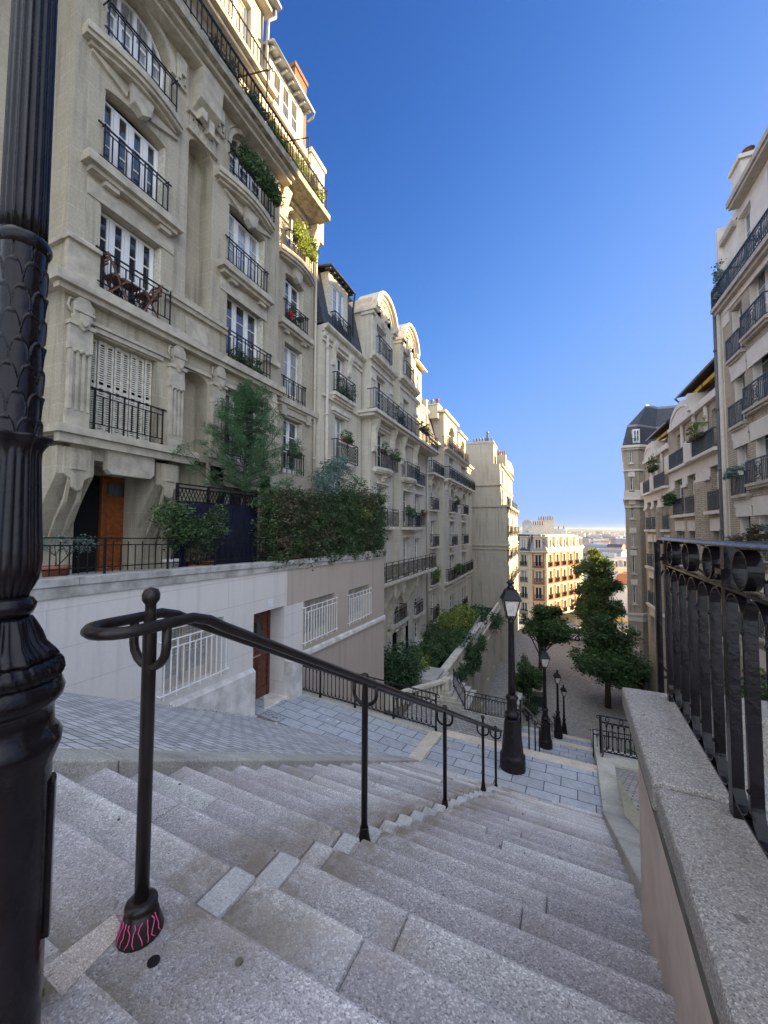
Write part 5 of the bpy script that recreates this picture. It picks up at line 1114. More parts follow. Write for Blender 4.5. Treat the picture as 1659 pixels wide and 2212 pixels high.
# ------------------------------------------------------------------ fourth house, blind gable towards the stairs
def house4():
    b = thing('apartment_house', 'grey house with a big windowless side wall and chimney pots, end of the left row', 'house', (-4.7, 48.7, -15.7))
    Y = 48.71; mb = MB(CF(Y))
    mb.poly([(-9.9, 0, -15.8), (-4.7, 0, -15.8), (-4.7, 0, 3.0), (-9.9, 0, 3.0)]); mb.poly([(-9.9, -.02, 3.0), (-5.45, -.02, 3.0), (-5.45, -.02, 5.6), (-9.9, -.02, 5.6)]); mb.poly([(-9.9, -.04, 5.6), (-5.45, -.04, 5.6), (-5.45, -.04, 8.2), (-9.9, -.04, 8.2)]); mb.poly([(-9.9, -.05, 8.2), (-6.15, -.05, 8.2), (-6.15, -.05, 10.85), (-9.9, -.05, 10.85)])
    F = LF(-4.7)
    wn = [(t, t+1.5, z, z+2.1) for t in (50.2, 56., 62.) for z in (-9.8, -6.6, -3.5, -.5)]
    mb.F = F; mb.wall(Y, 66, -15.8, 3.0, wn, 0, .3, 0)
    mb.F = LF(-5.45); mb.wall(Y, 66, 3.0, 8.2, [(t, t+1.4, z, z+2.) for t in (51, 57, 62) for z in (3.2, 5.8)], 0, .3, 0)
    mb.F = idF; mb.box(-14, -5.3, Y+.05, 66, -15.8, 2.9, 1); mb.box(-14, -5.9, Y+.06, 66, 2.9, 8.1, 1); mb.box(-14, -6.2, Y+.1, 52.5, 8.1, 10.8, 0)
    mb.build('wall', ['render_grey', 'void'], b)
    mb = MB(idF)
    mb.box(-9.9, -4.42, Y-.14, 66, 2.86, 3.10); mb.box(-9.9, -4.5, Y-.10, 66, -1.95, -1.75); mb.box(-9.9, -4.5, Y-.10, 66, -2.35, -2.25); mb.box(-9.9, -5.3, Y-.12, 66, 5.5, 5.68); mb.box(-14, -6.1, Y+.0, 52.6, 10.84, 10.96)
    for z in (-9.9, -6.7): mb.box(-4.699, -4.45, Y, 66, z-.15, z)
    mb.box(-5.449, -5.2, 49.5, 66, 8.1, 8.35)
    mb.build('string_course', 'trim', b)
    for w in wn: window(b, F, w[0]+.03, w[1]-.03, w[2]+.02, w[3]-.02, -.27, 0, 2, 1, far=True)
    for t in (51, 57, 62):
        for z in (3.2, 5.8): window(b, LF(-5.45), t+.03, t+1.37, z+.02, z+1.98, -.27, 0, 2, 1, far=True)
    for z in (3.12, -.5, -3.5, -6.6):
        for t in ((49.6, 53.2), (55.3, 58.5), (61.3, 64.5)): rail_obj(rail_ornate, b, F, t[0], t[1], z, z+1., .34 if z < 3 else .1, mat='iron_teal', pitch=.2, w=.03, panel=1.2, lattice=False)
    for t in (50, 53, 55.6, 58.6, 61.5, 64.6):
        for z in (-6.9, -3.9, -.9, 2.1): mb = MB(LF(-4.7)); small_console(mb, t, .35, z, z+.75, 0, .3); mb.build('console', 'trim', b)
    mb = MB(idF); mb.prism([(-5.4, 8.36), (-5.9, 10.6), (-9, 11.2), (-14, 11.2), (-14, 8.36)], 52.6, 60, 'b'); mb.lathe((-7.2, 62.8, 8.36), [(2.3, 0), (2.2, 1.2), (1.9, 2.2), (1.2, 2.9), (.2, 3.2)], 16); rf = mb.build('roof', 'zinc', b)
    mb = MB(idF); mb.box(-9.6, -6.2, Y+.3, Y+1.2, 10.96, 11.2); ch = mb.build('chimney', 'render_grey', rf)
    for k in range(7): mb = MB(idF); mb.lathe((-6.5-k*.36, Y+.7, 11.2), [(.10, 0), (.09, .42), (.12, .44), (.12, .5), (.06, .5)], 8); mb.build('chimney_pot', 'terracotta' if k in (5,) else 'zinc', ch)
    mb = MB(idF); mb.lathe((-7.0, Y+.7, 11.2), [(.12, 0), (.11, 1.1), (.2, 1.12), (.2, 1.2), (.05, 1.25)], 8); mb.build('flue', 'zinc', ch)
    mb = MB(idF); mb.box(-6.0, -4.9, 50.5, 51.6, 8.3, 9.6); c2 = mb.build('chimney', 'render_grey', rf)
    for k in range(4): mb = MB(idF); mb.lathe((-5.1-k*.25, 51, 9.6), [(.09, 0), (.08, .5), (.1, .55), (.05, .55)], 8); mb.build('chimney_pot', 'terracotta', c2)
    return b
house4()

# ------------------------------------------------------------------ retaining wall under the terrace
def retaining():
    b = thing('retaining_wall', 'painted terrace wall, pale on the left and taupe on the right, with barred windows', 'wall', (-7, 6, -5)); F = LF(-7.0)
    tz = lambda y: -.76-.023*(y-3.3)
    w1 = (5.35, 6.88, -3.36, -2.02); dr = (7.87, 9.13, -4.72, -2.18); w2 = (10.08, 11.95, -3.60, -2.22); w3 = (12.95, 14.8, -3.62, -2.28)
    mb = MB(F)
    mb.wall(-4, 9.22, -9, -.9, [w1, dr], 0, .5, 0); mb.wall(9.22, 10.03, -2.22, -.9, [], 0, .3, 1); mb.wall(9.22, 10.03, -9, -2.22, [], 0, .3, 0); mb.wall(10.03, 16.38, -9.3, -.9, [w2, w3], 0, .35, 1)
    mb.poly([(16.38, 0, -9.3), (16.38, -2.5, -9.3), (16.38, -2.5, -.9), (16.38, 0, -.9)], 1)
    mb.build('wall', ['paint_wall', 'paint_taupe'], b)
    mb = MB(F); y = -4.
    while y < 16.4:
        z = min(16.42, y+2.6); mb.hexa([(y, -.32, tz(y)-.13), (z-.008, -.32, tz(z)-.13), (z-.008, .07, tz(z)-.13), (y, .07, tz(y)-.13), (y, -.32, tz(y)), (z-.008, -.32, tz(z)), (z-.008, .07, tz(z)), (y, .07, tz(y))]); y = z
    mb.hexa([(-4, -.3, -.95), (16.4, -.3, -1.30), (16.4, .035, -1.30), (-4, .035, -.95), (-4, -.3, tz(-4)-.132), (16.4, -.3, tz(16.4)-.132), (16.4, .035, tz(16.4)-.132), (-4, .035, tz(-4)-.132)])
    mb.build('coping', 'ledge_dirty2', b, bevel=.012)
    mb = MB(F)
    mb.hexa([(-4, 0, -4), (5.45, 0, -8), (5.45, .02, -8), (-4, .02, -4), (-4, 0, -3.9), (5.45, 0, -3.9), (5.45, .02, -3.9), (-4, .02, -3.9)])
    mb.hexa([(5.5, .001, -9), (7.87, .001, -9), (7.87, .13, -9), (5.5, .13, -9), (5.5, .001, -3.45), (7.87, .001, -3.52), (7.87, .10, -3.60), (5.5, .10, -3.55)])
    mb.box(9.13, 9.62, .001, .30, -5.2, -3.75); mb.prism([(9.10, -3.75), (9.65, -3.75), (9.62, -3.70), (9.14, -3.62)], .001, .34, 'b')
    mb.box(7.86, 9.14, -.5, .12, -5.2, -4.705)
    mb.build('plinth', 'plinthw', b, bevel=.01)
    mb = MB(F); mb.hexa([(9.85, .001, -3.86), (16.4, .001, -4.04), (16.4, .09, -4.06), (9.85, .09, -3.88), (9.85, .001, -3.72), (16.4, .001, -3.90), (16.4, .07, -3.94), (9.85, .07, -3.76)]); mb.build('string_ledge', 'plinthw', b)
    # recessed front door
    mb = MB(F); mb.box(7.87, 9.13, -.56, -.50, -4.70, -2.18); mb.box(7.93, 8.0, -.50, -.46, -4.7, -2.24); mb.box(9.0, 9.07, -.50, -.46, -4.7, -2.24); mb.box(7.93, 9.07, -.499, -.455, -2.30, -2.23)
    for z0, z1 in ((-4.62, -4.42), (-3.55, -3.42)): mb.box(8.0, 9.0, -.50, -.475, z0, z1)
    for t0, t1 in ((8.08, 8.46), (8.54, 8.92)): mb.box(t0, t1, -.50, -.478, -4.34, -3.62); mb.box(t0+.05, t1-.05, -.478, -.468, -4.29, -3.67)
    arch_mould(mb, 8.22, 8.78, -2.85, .28, -.50, -.472, .05); d = mb.build('door', 'door_dark', b, bevel=.006)
    mb = MB(F); mb.poly([(8.22, -.492, -3.3), (8.78, -.492, -3.3)]+[(8.5+.28*math.cos(math.pi*k/10), -.492, -2.85+.28*math.sin(math.pi*k/10)) for k in range(11)]); mb.build('door_glass', 'glass', d)
    mb = MB(F); mb.bar((7.98, -.44, -3.5), (8.10, -.44, -3.5), .02); mb.box(8.3, 8.7, -.475, -.465, -3.52, -3.48); mb.build('handle', 'chrome', d)
    mb = MB(F); mb.box(8.40, 8.62, .002, .006, -2.10, -1.90); mb.build('paper_notice', 'litter', b)
    for (t0, t1, z0, z1), n in ((w1, 11), (w2, 12), (w3, 13)):
        w = window(b, F, t0, t1, z0, z1, -.33 if t0 > 9 else -.45, 0, 2, 0, 'frost', 'pipe')
        mb = MB(F)   # pale blind behind the glass reads as dotted lace
        for i in range(int((t1-t0)/.09)):
            for j in range(9):
                mb.box(t0+.06+i*.09, t0+.105+i*.09, (-.33 if t0 > 9 else -.45)+.03, (-.33 if t0 > 9 else -.45)+.034, z1-.12-j*.07, z1-.085-j*.07)
        mb.build('lace_blind', 'shutter', w)
        mb = MB(F); o = .07; zt = z1-.18; zb = z0+.12; zm = z1-.34; mb.bar((t0-.12, o, zt), (t1+.10, o, zt), .022); mb.bar((t0-.12, o, zb), (t1+.12, o, zb), .022); mb.bar((t0-.02, o, zm), (t1+.0, o, zm), .02)
        for k in range(n+1):
            t = t0-.02+(t1-t0+.04)*k/n; mb.bar((t, o, z0+.02 if k % 2 == 0 else zb), (t, o, zt if k % 2 == 0 else zm), .018)
        for t in (t0-.1, t1+.1):
            for z in (zt, zb): mb.bar((t, o, z), (t, -.02, z), .018)
        mb.build('window_bars', 'lightmetal', w)
    # terrace floor behind the coping
    mb = MB(); mb.poly([(-10.3, -4, -.98), (-7.25, -4, -.98), (-7.25, 16.3, -1.12), (-10.3, 16.3, -1.12)]); struct(mb.build('terrace_floor', 'terrace'))
M['ledge_dirty2'] = plain('stained_coping', (.40, .385, .355), .85, var=.30, sc=3.2, bump=.3, bsc=25)
retaining()
tz = lambda y: -.76-.023*(y-3.3)
def terrace_fence():
    t = thing('terrace_fence', 'low black iron fence along the terrace coping', 'fence', (-7.15, 3, -.76)); mb = MB(LF(-7.15))
    def P(y, o, dz): return (y, o, tz(y)+dz)
    mb.bar(P(-3, 0, .62), P(16.3, 0, .62), .04, .022); mb.bar(P(-3, 0, .50), P(16.3, 0, .50), .02); mb.bar(P(-3, 0, .12), P(16.3, 0, .12), .02); mb.build('rails', 'iron', t)
    mb = MB(LF(-7.15)); y = -3
    k = 0
    while y < 16.3:
        if k % 9 == 0: mb.bar(P(y, 0, -.02), P(y, 0, .62), .032)
        else: mb.bar(P(y, 0, .03), P(y, 0, .56 if k % 2 else .50), .014)
        y += .135; k += 1
    mb.build('bars', 'iron', t)
terrace_fence()
def gate_screen():
    t = thing('garden_screen', 'navy metal screen with lattice top behind the terrace fence', 'screen', (-7.8, 6.2, -1)); F = LF(-7.8)
    mb = MB(F); mb.box(6.2, 8.75, 0, .05, -.98, .62)
    for k in range(13): mb.box(6.22+k*.2, 6.25+k*.2, .051, .065, -.95, .6)
    mb.build('panel', 'navy', t)
    mb = MB(F)
    for z in (.64, .95, 1.04): mb.bar((6.15, .02, z), (8.8, .02, z), .035)
    for y in (6.18, 7.05, 8.77): mb.bar((y, .02, -.98), (y, .02, 1.06), .05)
    for k in range(26):
        y = 6.18+k*.1; mb.bar((y, .02, .65), (y+.15, .02, .95), .014); mb.bar((y+.15, .02, .65), (y, .02, .95), .014)
    mb.build('lattice_frame', 'iron', t)
gate_screen()
def hedge():
    t = thing('trellis_hedge', 'long overgrown hedge of mixed creepers spilling over the terrace wall', 'hedge', (-7.5, 12, -1.1))
    mb = MB(LF(-7.35))
    for k in range(56):
        y = 8.8+k*.14; mb.bar((y, 0, -1.05), (y+.5, 0, .55), .012); mb.bar((y+.5, 0, -1.05), (y, 0, .55), .012)
    for z in (-1.0, .6): mb.bar((8.8, 0, z), (16.3, 0, z), .03)
    for y in (8.8, 11.2, 13.8, 16.3): mb.bar((y, 0, -1.1), (y, 0, .8), .04)
    mb.build('trellis', 'iron', t)
    rng = random.Random(5); bl = []
    for k in range(46):
        y = 8.5+8.0*(k+rng.random())/46; top = float(np.interp(y, [8.5, 10, 11.5, 13, 14.5, 16.2], [1.05, 1.15, 1.25, 1.5, 1.75, 1.6]))
        m = 2 if y < 10.6 and rng.random() < .6 else (0 if rng.random() < .65 else (2 if rng.random() < .6 else 1))
        for z in np.arange(-.75, top, .42): bl.append((-7.42+rng.uniform(-.28, .26), y, z+rng.uniform(-.1, .1), .36, .30, .28, 1, m)); bl.append((-7.12+rng.uniform(-.1, .12), y+.1, z+rng.uniform(-.2, .2), .20, .22, .22, .5, m if rng.random() < .5 else 0))
        if rng.random() < .5: bl.append((-6.98, y, -.95+rng.uniform(-.15, .1), .14, .22, .16, .35, m))
    for k in range(5): bl.append((-7.1, 13.6+.3*k, .95-.12*k, .20, .30, .2, 1., 3))
    for k in range(8): bl.append((-7.5+rng.uniform(-.3, .3), 14.2+.25*k, 1.75+rng.uniform(-.1, .3), .3, .3, .35, .5, 1))
    leaves('foliage', ['leaf_hedge', 'leaf_tree', 'leaf_russet', 'leaf_yel'], bl, 78000, .042, t, 11, 1., .05)
hedge()
def conifer():
    base = (-7.9, 8.45, -1.0); t = thing('conifer_tree', 'green conifer growing behind the terrace hedge', 'tree', base); mb = MB(); rng = random.Random(9)
    mb.tube([base, (-7.9, 8.4, 1.5), (-7.88, 8.45, 4.0)], [.07, .05, .012], 7); bl = []
    for k in range(74):
        z = .75+3.2*(k/74)**.9; L = (1.62*(1-(z-.9)/3.3)**.75+.12)*rng.uniform(.5, 1.15); q = k*2.4+rng.uniform(-.4, .4)
        x, y = math.cos(q)*L, math.sin(q)*L; up = rng.uniform(.3, .8)*L
        mb.tube([(-7.9, 8.43, z), (-7.9+x*.5, 8.43+y*.5, z+up*.3), (-7.9+x, 8.43+y, z+up)], [.022, .014, .004], 4)
        for f in (.35, .55, .75, .95): bl.append((-7.9+x*f, 8.43+y*f, z+up*f*f, .07+.11*f, .07+.11*f, .07+.04*f, 1.0 if f > .5 else .6))
    for z in np.arange(3.3, 4.3, .12): bl.append((-7.89, 8.45, z, .10, .10, .12, .7))
    mb.build('trunk', 'bark', t); leaves('crown', ['leaf_con'], bl, 52000, .034, t, 4, .4)
conifer()
shrub('olive_shrub', 'blue-green airy shrub rising from the far end of the terrace', (-7.5, 12.2, -1.0), [(-7.5, 12.1, 1.9, .45, .5, .4, 1), (-7.45, 12.6, 2.3, .4, .45, .35, 1), (-7.4, 11.8, 1.5, .4, .4, .4, .8), (-7.4, 12.9, 2.6, .25, .3, .2, .5)], 3600, .045, ['leaf_blue'], seed=3)
def pot_plant(name, label, loc, r, h, blobs, n, size, mats, potmat='terracotta', seed=1, group=None):
    t = thing(name, label, 'potted plant', loc, group); mb = MB(lambda a, b, c: (loc[0]+a, loc[1]+b, loc[2]+c))
    mb.lathe((0, 0, 0), [(r*.68, 0), (r*.92, h*.82), (r*1.02, h*.83), (r*1.04, h), (r*.9, h), (r*.88, h*.9), (.002, h*.9)], 20); mb.build('pot', potmat, t)
    mb = MB(); rng = random.Random(seed); top = (loc[0], loc[1], loc[2]+h*.9)
    for b in blobs:
        mb.tube([top, ((top[0]+b[0])/2+rng.uniform(-.04, .04), (top[1]+b[1])/2, (top[2]+b[2])/2), tuple(b[:3])], [.012, .009, .004], 5)
        for _ in range(4): mb.tube([((top[0]+b[0])/2, (top[1]+b[1])/2, (top[2]+b[2])/2), (b[0]+rng.uniform(-1, 1)*b[3], b[1]+rng.uniform(-1, 1)*b[4], b[2]+rng.uniform(-.6, 1)*b[5])], [.006, .002], 4)
    mb.build('stems', 'bark', t); leaves('foliage', mats, blobs, n, size, t, seed)
pot_plant('potted_shrub', 'sparse shrub in a terracotta pot at the left end of the terrace', (-7.62, 3.80, -.98), .20, .36, [(-7.6, 3.75, -.25, .18, .25, .14, 1), (-7.55, 4.1, -.28, .15, .2, .12, .8)], 420, .03, ['leaf_blue'], seed=2)
pot_plant('potted_shrub', 'bushy bright green potted shrub beside the navy screen', (-7.62, 5.95, -1.0), .17, .34, [(-7.6, 5.95, .25, .30, .36, .30, 1), (-7.55, 6.3, .0, .25, .3, .3, .8), (-7.6, 6.0, -.2, .18, .2, .2, .4)], 3800, .036, ['leaf_tree'], 'plinthw', seed=6)
pot_plant('potted_shrub', 'dark leafy potted shrub in front of the navy screen', (-7.55, 6.85, -1.0), .17, .26, [(-7.5, 6.8, .0, .3, .38, .35, 1), (-7.5, 7.1, .35, .2, .2, .2, .4), (-7.5, 6.7, -.45, .22, .3, .2, .8)], 2600, .032, ['leaf_hedge'], seed=8)
pot_plant('potted_shrub', 'small low plant in a square-rimmed pot right of the dark potted shrub', (-7.45, 6.45, -1.0), .15, .18, [(-7.45, 6.45, -.6, .16, .2, .14, 1)], 700, .026, ['leaf_russet'], seed=9)
def doormat():
    mb = MB(); mb.box(-8.3, -7.75, 4.75, 5.55, -.975, -.955); tag(mb.build('doormat', 'rubber', bevel=.004), 'dark doormat on the terrace in front of the wooden street door', 'doormat')
doormat()

# flower boxes, balcony furniture
def flower_box(label, F, t0, t1, o, z, h=.2, n=900, mats=('leaf_tree',), seed=1, box='planter_dark', grow=.28, size=.035, spill=.1, cat='flower box', name='flower_box'):
    p = F((t0+t1)/2, o, z); t = thing(name, label, cat, p, 'planters on the balconies'); mb = MB(F)
    mb.prism([(o-.09, z+h), (o-.07, z), (o+.07, z), (o+.09, z+h)], t0, t1, 'a'); mb.box(t0-.01, t1+.01, o-.1, o+.1, z+h-.03, z+h); mb.build('trough', box, t); bl = []
    k = max(1, int((t1-t0)/.28)); rng = random.Random(seed)
    for i in range(k):
        q = F(t0+(t1-t0)*(i+.5)/k, o+rng.uniform(-.03, .1), z+h+grow*rng.uniform(.2, .6)); bl.append((*q, .16, .20, grow*.7, 1, rng.randrange(len(mats)) if len(mats) > 1 and rng.random() < .6 else 0))
        if spill: q = F(t0+(t1-t0)*(i+.3)/k, o+.12, z+h-.1); bl.append((*q, .10, .16, spill, .6, 0))
    leaves('foliage', list(mats), bl, n, size, t, seed); return t
F1 = LF(-9.0); G1 = LF(-9.3); F2 = LF(-9.0); B2 = LF(-8.5)
flower_box('long dark planter with lush green plants on the shaded arched window balcony', F1, 8.7, 10.5, .42, 11.35, .22, 5200, ('leaf_tree', 'leaf_hedge'), 3, grow=.42, size=.045, spill=.2)
flower_box('sunlit balcony planter overflowing with green leaves and red flowers', G1, 11.9, 13.2, .38, 11.25, .2, 4600, ('leaf_yel', 'leaf_tree', 'petal'), 5, 'planter_dark', .50, .045, .30)
flower_box('red geranium pot behind the railing of the second window from the drainpipe', G1, 11.95, 12.25, -.02, 8.3, .18, 420, ('petal', 'leaf_tree'), 6, grow=.2)
flower_box('small dark pot on the balcony railing below the sunlit flowers', G1, 12.6, 12.8, .1, 8.45, .15, 180, ('leaf_tree',), 7)
flower_box('yellow-brown planter standing on the sill below the sunlit flowers', G1, 12.3, 12.75, -.02, 8.06, .14, 160, ('leaf_tree',), 8, 'awning')
flower_box('dark planter hooked on the railing right above the creeper hedge', G1, 12.0, 12.7, .17, 2.82, .22, 800, ('leaf_tree',), 9, grow=.3)
flower_box('dark leafy plants behind the railing of the half-open window', F1, 8.8, 10.2, .06, 5.17, .16, 1800, ('leaf_hedge', 'leaf_russet'), 10, grow=.35)
flower_box('small dark planter behind the conifer on the first floor balcony', F1, 9.7, 10.1, .12, 2.85, .16, 200, ('leaf_hedge',), 11)
flower_box('terracotta trough with a green plant on the balcony right of the drainpipe', F2, 15.2, 16.1, .4, 4.05, .18, 1000, ('leaf_tree',), 12, 'terracotta', .36)
flower_box('dark leafy climber filling the balcony under the dormer', F2, 15.0, 16.6, .12, 6.26, .14, 1500, ('leaf_dark',), 13, grow=.6)
flower_box('green window box on the bowed balcony of the first arched bay', B2, 19.6, 21.0, .48, 4.0, .18, 900, ('leaf_tree',), 14, 'planter_green', .3)
flower_box('terracotta pot with tall plant on the bowed balcony of the first arched bay', B2, 18.8, 19.2, .3, 4.1, .2, 600, ('leaf_dark',), 15, 'terracotta', .6)
flower_box('thorny dark plants on the long balcony below the second arched bay', B2, 21.2, 22.4, .2, 6.3, .16, 700, ('leaf_dark',), 16, grow=1.0, size=.06)
flower_box('dry russet plants at the far end of the long upper balcony', B2, 25.3, 26.9, .4, 6.9, .2, 900, ('leaf_russet', 'leaf_yel'), 17, grow=.5, size=.05)
flower_box('potted green plant on the middle balcony of the second arched bay', B2, 23.0, 24.0, .25, .9, .18, 900, ('leaf_tree',), 18, 'planter_dark', .4, .05)
flower_box('red-brown trough on the balcony right of the second arched bay', F2, 27.2, 28.2, .3, 1.05, .16, 500, ('leaf_tree', 'petal'), 19, 'terracotta', .25, .05)
flower_box('yellowing plants on the lowest balcony of the third house', LF(-9.), 30.8, 31.9, .3, -4.0, .2, 800, ('leaf_yel', 'leaf_russet'), 20, grow=.9, size=.07)
flower_box('green plants on the long lower balcony of the third house', B2, 36.5, 38.0, .3, -4.0, .2, 700, ('leaf_tree',), 21, grow=.6, size=.07)
flower_box('hanging green plants on an arched window balcony of the third house', B2, 36.6, 38.0, .3, 2.5, .2, 700, ('leaf_tree',), 22, grow=.6, size=.06, spill=.5)
HB = LF(-9.0)
for i, (t0, t1, mats, gr) in enumerate(((5.6, 6.5, ('leaf_tree', 'leaf_yel'), .7), (7.5, 8.6, ('leaf_russet', 'leaf_yel'), .6), (8.9, 9.8, ('leaf_tree',), .4), (10.1, 11.0, ('leaf_yel', 'leaf_tree'), .35))):
    flower_box(['bushy plants at the near end of the roof balcony, against the sky', 'russet shrubs in the roof balcony corner beside the tall planter', 'green plants in the middle of the shaded roof balcony', 'green and yellow plants on the roof balcony above the shaded flowers'][i], HB, t0, t1, .25, 13.42, .35, 1400, mats, 30+i, 'planter_dark', gr, .05, .15)
for i, (t0, t1, mats) in enumerate(((11.35, 12.1, ('leaf_blue', 'leaf_yel')), (12.25, 12.7, ('leaf_russet',)), (12.85, 13.3, ('leaf_yel', 'leaf_tree')))):
    flower_box(['pale silvery plants on the sunlit roof balcony', 'dark boxed plant on the sunlit roof balcony, between two leafy ones', 'yellow-green plant at the far corner of the sunlit roof balcony'][i], HB, t0, t1, .35, 13.42, .3, 900, mats, 40+i, 'planter_dark', .5, .045, .1)
def chair(label, F, t, o, z, s):
    c = thing('folding_chair', label, 'chair', F(t, o, z), 'folding chairs on the balcony'); mb = MB(F)
    for q in (0, .36): mb.bar((t+q, o, z), (t+q, o+s*.38, z+.48), .03); mb.bar((t+q, o+s*.38, z), (t+q, o-s*.06, z+.88), .03)
    mb.build('leg_frame', 'wood_chair', c); mb = MB(F)
    for k in range(5): mb.box(t-.02, t+.38, min(o+s*(.03+k*.08), o+s*(.09+k*.08)), max(o+s*(.03+k*.08), o+s*(.09+k*.08)), z+.44, z+.46)
    mb.build('seat', 'wood_chair', c); mb = MB(F)
    for k in range(4): mb.box(t-.01, t+.37, o-s*.05-.012, o-s*.05+.012, z+.60+k*.075, z+.64+k*.075)
    mb.build('backrest', 'wood_chair', c)
chair('wooden folding chair at the left end of the shuttered-bay balcony', lambda t, o, z: F1(5.12+(o), .0+(t-5.1), z), 5.0, .02, 5.16, 1)
chair('wooden folding chair at the right end of the balcony, seen through its railing', lambda t, o, z: F1(6.30-(o), .0+(t-5.1), z), 5.0, .0, 5.16, 1)
def table():
    t = thing('balcony_table', 'small dark folding table between the two balcony chairs', 'table', F1(5.7, .05, 5.16)); mb = MB(F1)
    for q in (5.55, 5.85): mb.bar((q, -.15, 5.16), (q, .12, 5.70), .025); mb.bar((q, .12, 5.16), (q, -.15, 5.70), .025)
    mb.build('leg', 'iron', t); mb = MB(F1); mb.box(5.48, 5.92, -.2, .16, 5.70, 5.73); mb.build('tabletop', 'wood_chair', t)
table()

# ------------------------------------------------------------------ ornamental street railings with rings and looped bars
def loop_rail(name, label, P0, P1, h, pitch, posts, w=.016, base=.03, end0=True, end1=True, rings=True, mat='iron', group=None, wide=.05, post_w=.04):
    """P0, P1: base points; looped arches between bars; rings under the top rail"""
    t = thing(name, label, 'railing', P0, group); A = Vector(P0); B = Vector(P1); L = (B-A).xy.length; dx = (B-A)/L
    def F(a, b, c): q = A+dx*a; n = Vector((-dx.y, dx.x, 0)).normalized(); return (q.x+n.x*b, q.y+n.y*b, q.z+c)
    zt, zu, zl = h, h-.16, .10
    mb = MB(F); mb.bar((-.02, 0, zt), (L+.02, 0, zt), wide, .018); mb.bar((0, 0, zu), (L, 0, zu), w*1.5, w); mb.bar((0, 0, zl-.02), (L, 0, zl-.02), w*1.5, w)
    if end0: mb.tube([(-.02, 0, zt), (-.07, 0, zt-.01), (-.10, 0, zt-.05), (-.07, 0, zt-.085), (-.04, 0, zt-.06)], .011, 6)
    if end1: mb.tube([(L+.02, 0, zt), (L+.07, 0, zt-.01), (L+.10, 0, zt-.05), (L+.07, 0, zt-.085), (L+.04, 0, zt-.06)], .011, 6)
    mb.build('rails', mat, t)
    for p in posts:
        mb = MB(F); mb.bar((p, 0, -base-.03), (p, 0, zt), post_w, post_w); mb.box(p-.028, p+.028, -.028, .028, -.02, .07); mb.build('post', mat, t)
    mb = MB(F); ps = sorted(posts)
    for a, b in zip(ps, ps[1:]):
        n = max(2, int(round((b-a)/pitch))); s = (b-a)/n
        for k in range(n):
            x = a+s*k; c = x+s/2; r = s*.42
            for sg, z in ((1, zu-.015-r), (-1, zl+r)):
                mb.tube([(c+r*math.cos(q), 0, z+sg*r*math.sin(q)) for q in [math.pi*j/8 for j in range(9)]], w*.5, 5)
            if k: mb.bar((x, 0, zl+r*.5), (x, 0, zu-r*.5), w)
            if k and r < .1: mb.lathe((x, 0, zl+r), [(w*.6, -.01), (w*1.3, .02), (w*.6, .07)], 6); mb.lathe((x, 0, zu-r-.07), [(w*.6, 0), (w*1.3, .05), (w*.6, .08)], 6)
        if rings:
            m = max(1, int(round((b-a)/.36)))
            for k in range(m):
                c = a+(b-a)*(k+.5)/m; mb.tube([(c+.045*math.cos(q), 0, (zt+zu)/2+.062*math.sin(q)) for q in [2*math.pi*j/12 for j in range(12)]], w*.45, 5, True)
    mb.build('looped_bars', mat, t); return t
Lr = 4.62
loop_rail('landing_railing', 'black ringed iron railing along the far edge of the paved upper landing', (-7.28, 9.72, -4.75), (-2.72, 9.76, -5.11), .92, .125, [0, 1.12, 2.25, 3.4, 4.56], w=.018)
loop_rail('court_railing', 'black ringed iron railing bounding the drop at the lower court, straight part', (-3.85, 19.02, -8.73), (-1.9, 19.02, -8.8), .95, .13, [0, .98, 1.95], w=.018, end0=False, end1=False)
loop_rail('court_railing', 'short slanting black railing beside the little garden steps', (-4.75, 20.5, -8.3), (-3.86, 19.1, -8.72), .95, .13, [0, 1.6], w=.018, end0=True, end1=False)
x0, y0, _ = SU(1.95, 12.1, 0)
loop_rail('pier_railing', 'black ringed iron railing on the stone pier right of the stairs', (x0, y0, -5.95), (x0+1.6, y0-.08, -5.95), 1.0, .14, [0, .95, 1.6], w=.022, end1=False, post_w=.06)
x1, y1, _ = SU(1.92, 16.6, 0)
loop_rail('stair_side_railing', 'lower black iron railing right of the middle landing', (x1, y1, -8.3), (x1+1.8, y1+.1, -8.3), .95, .14, [0, .5, 1.7], w=.02, end1=False)
def side_gate():
    a = SU(1.86, 11.2, -5.75); b = SU(1.95, 12.1, -5.0)
    t = thing('iron_screen', 'slanting dark iron screen against the pier railing post', 'screen', a); mb = MB()
    mb.hexa([(a[0], a[1], -5.75), (b[0], b[1], -5.95), (b[0]+.03, b[1], -5.95), (a[0]+.03, a[1], -5.75), (a[0]+.1, a[1]+.2, -5.6), (b[0], b[1]-.02, -5.0), (b[0]+.03, b[1]-.02, -5.0), (a[0]+.13, a[1]+.2, -5.6)]); mb.build('sheet', 'iron', t)
side_gate()

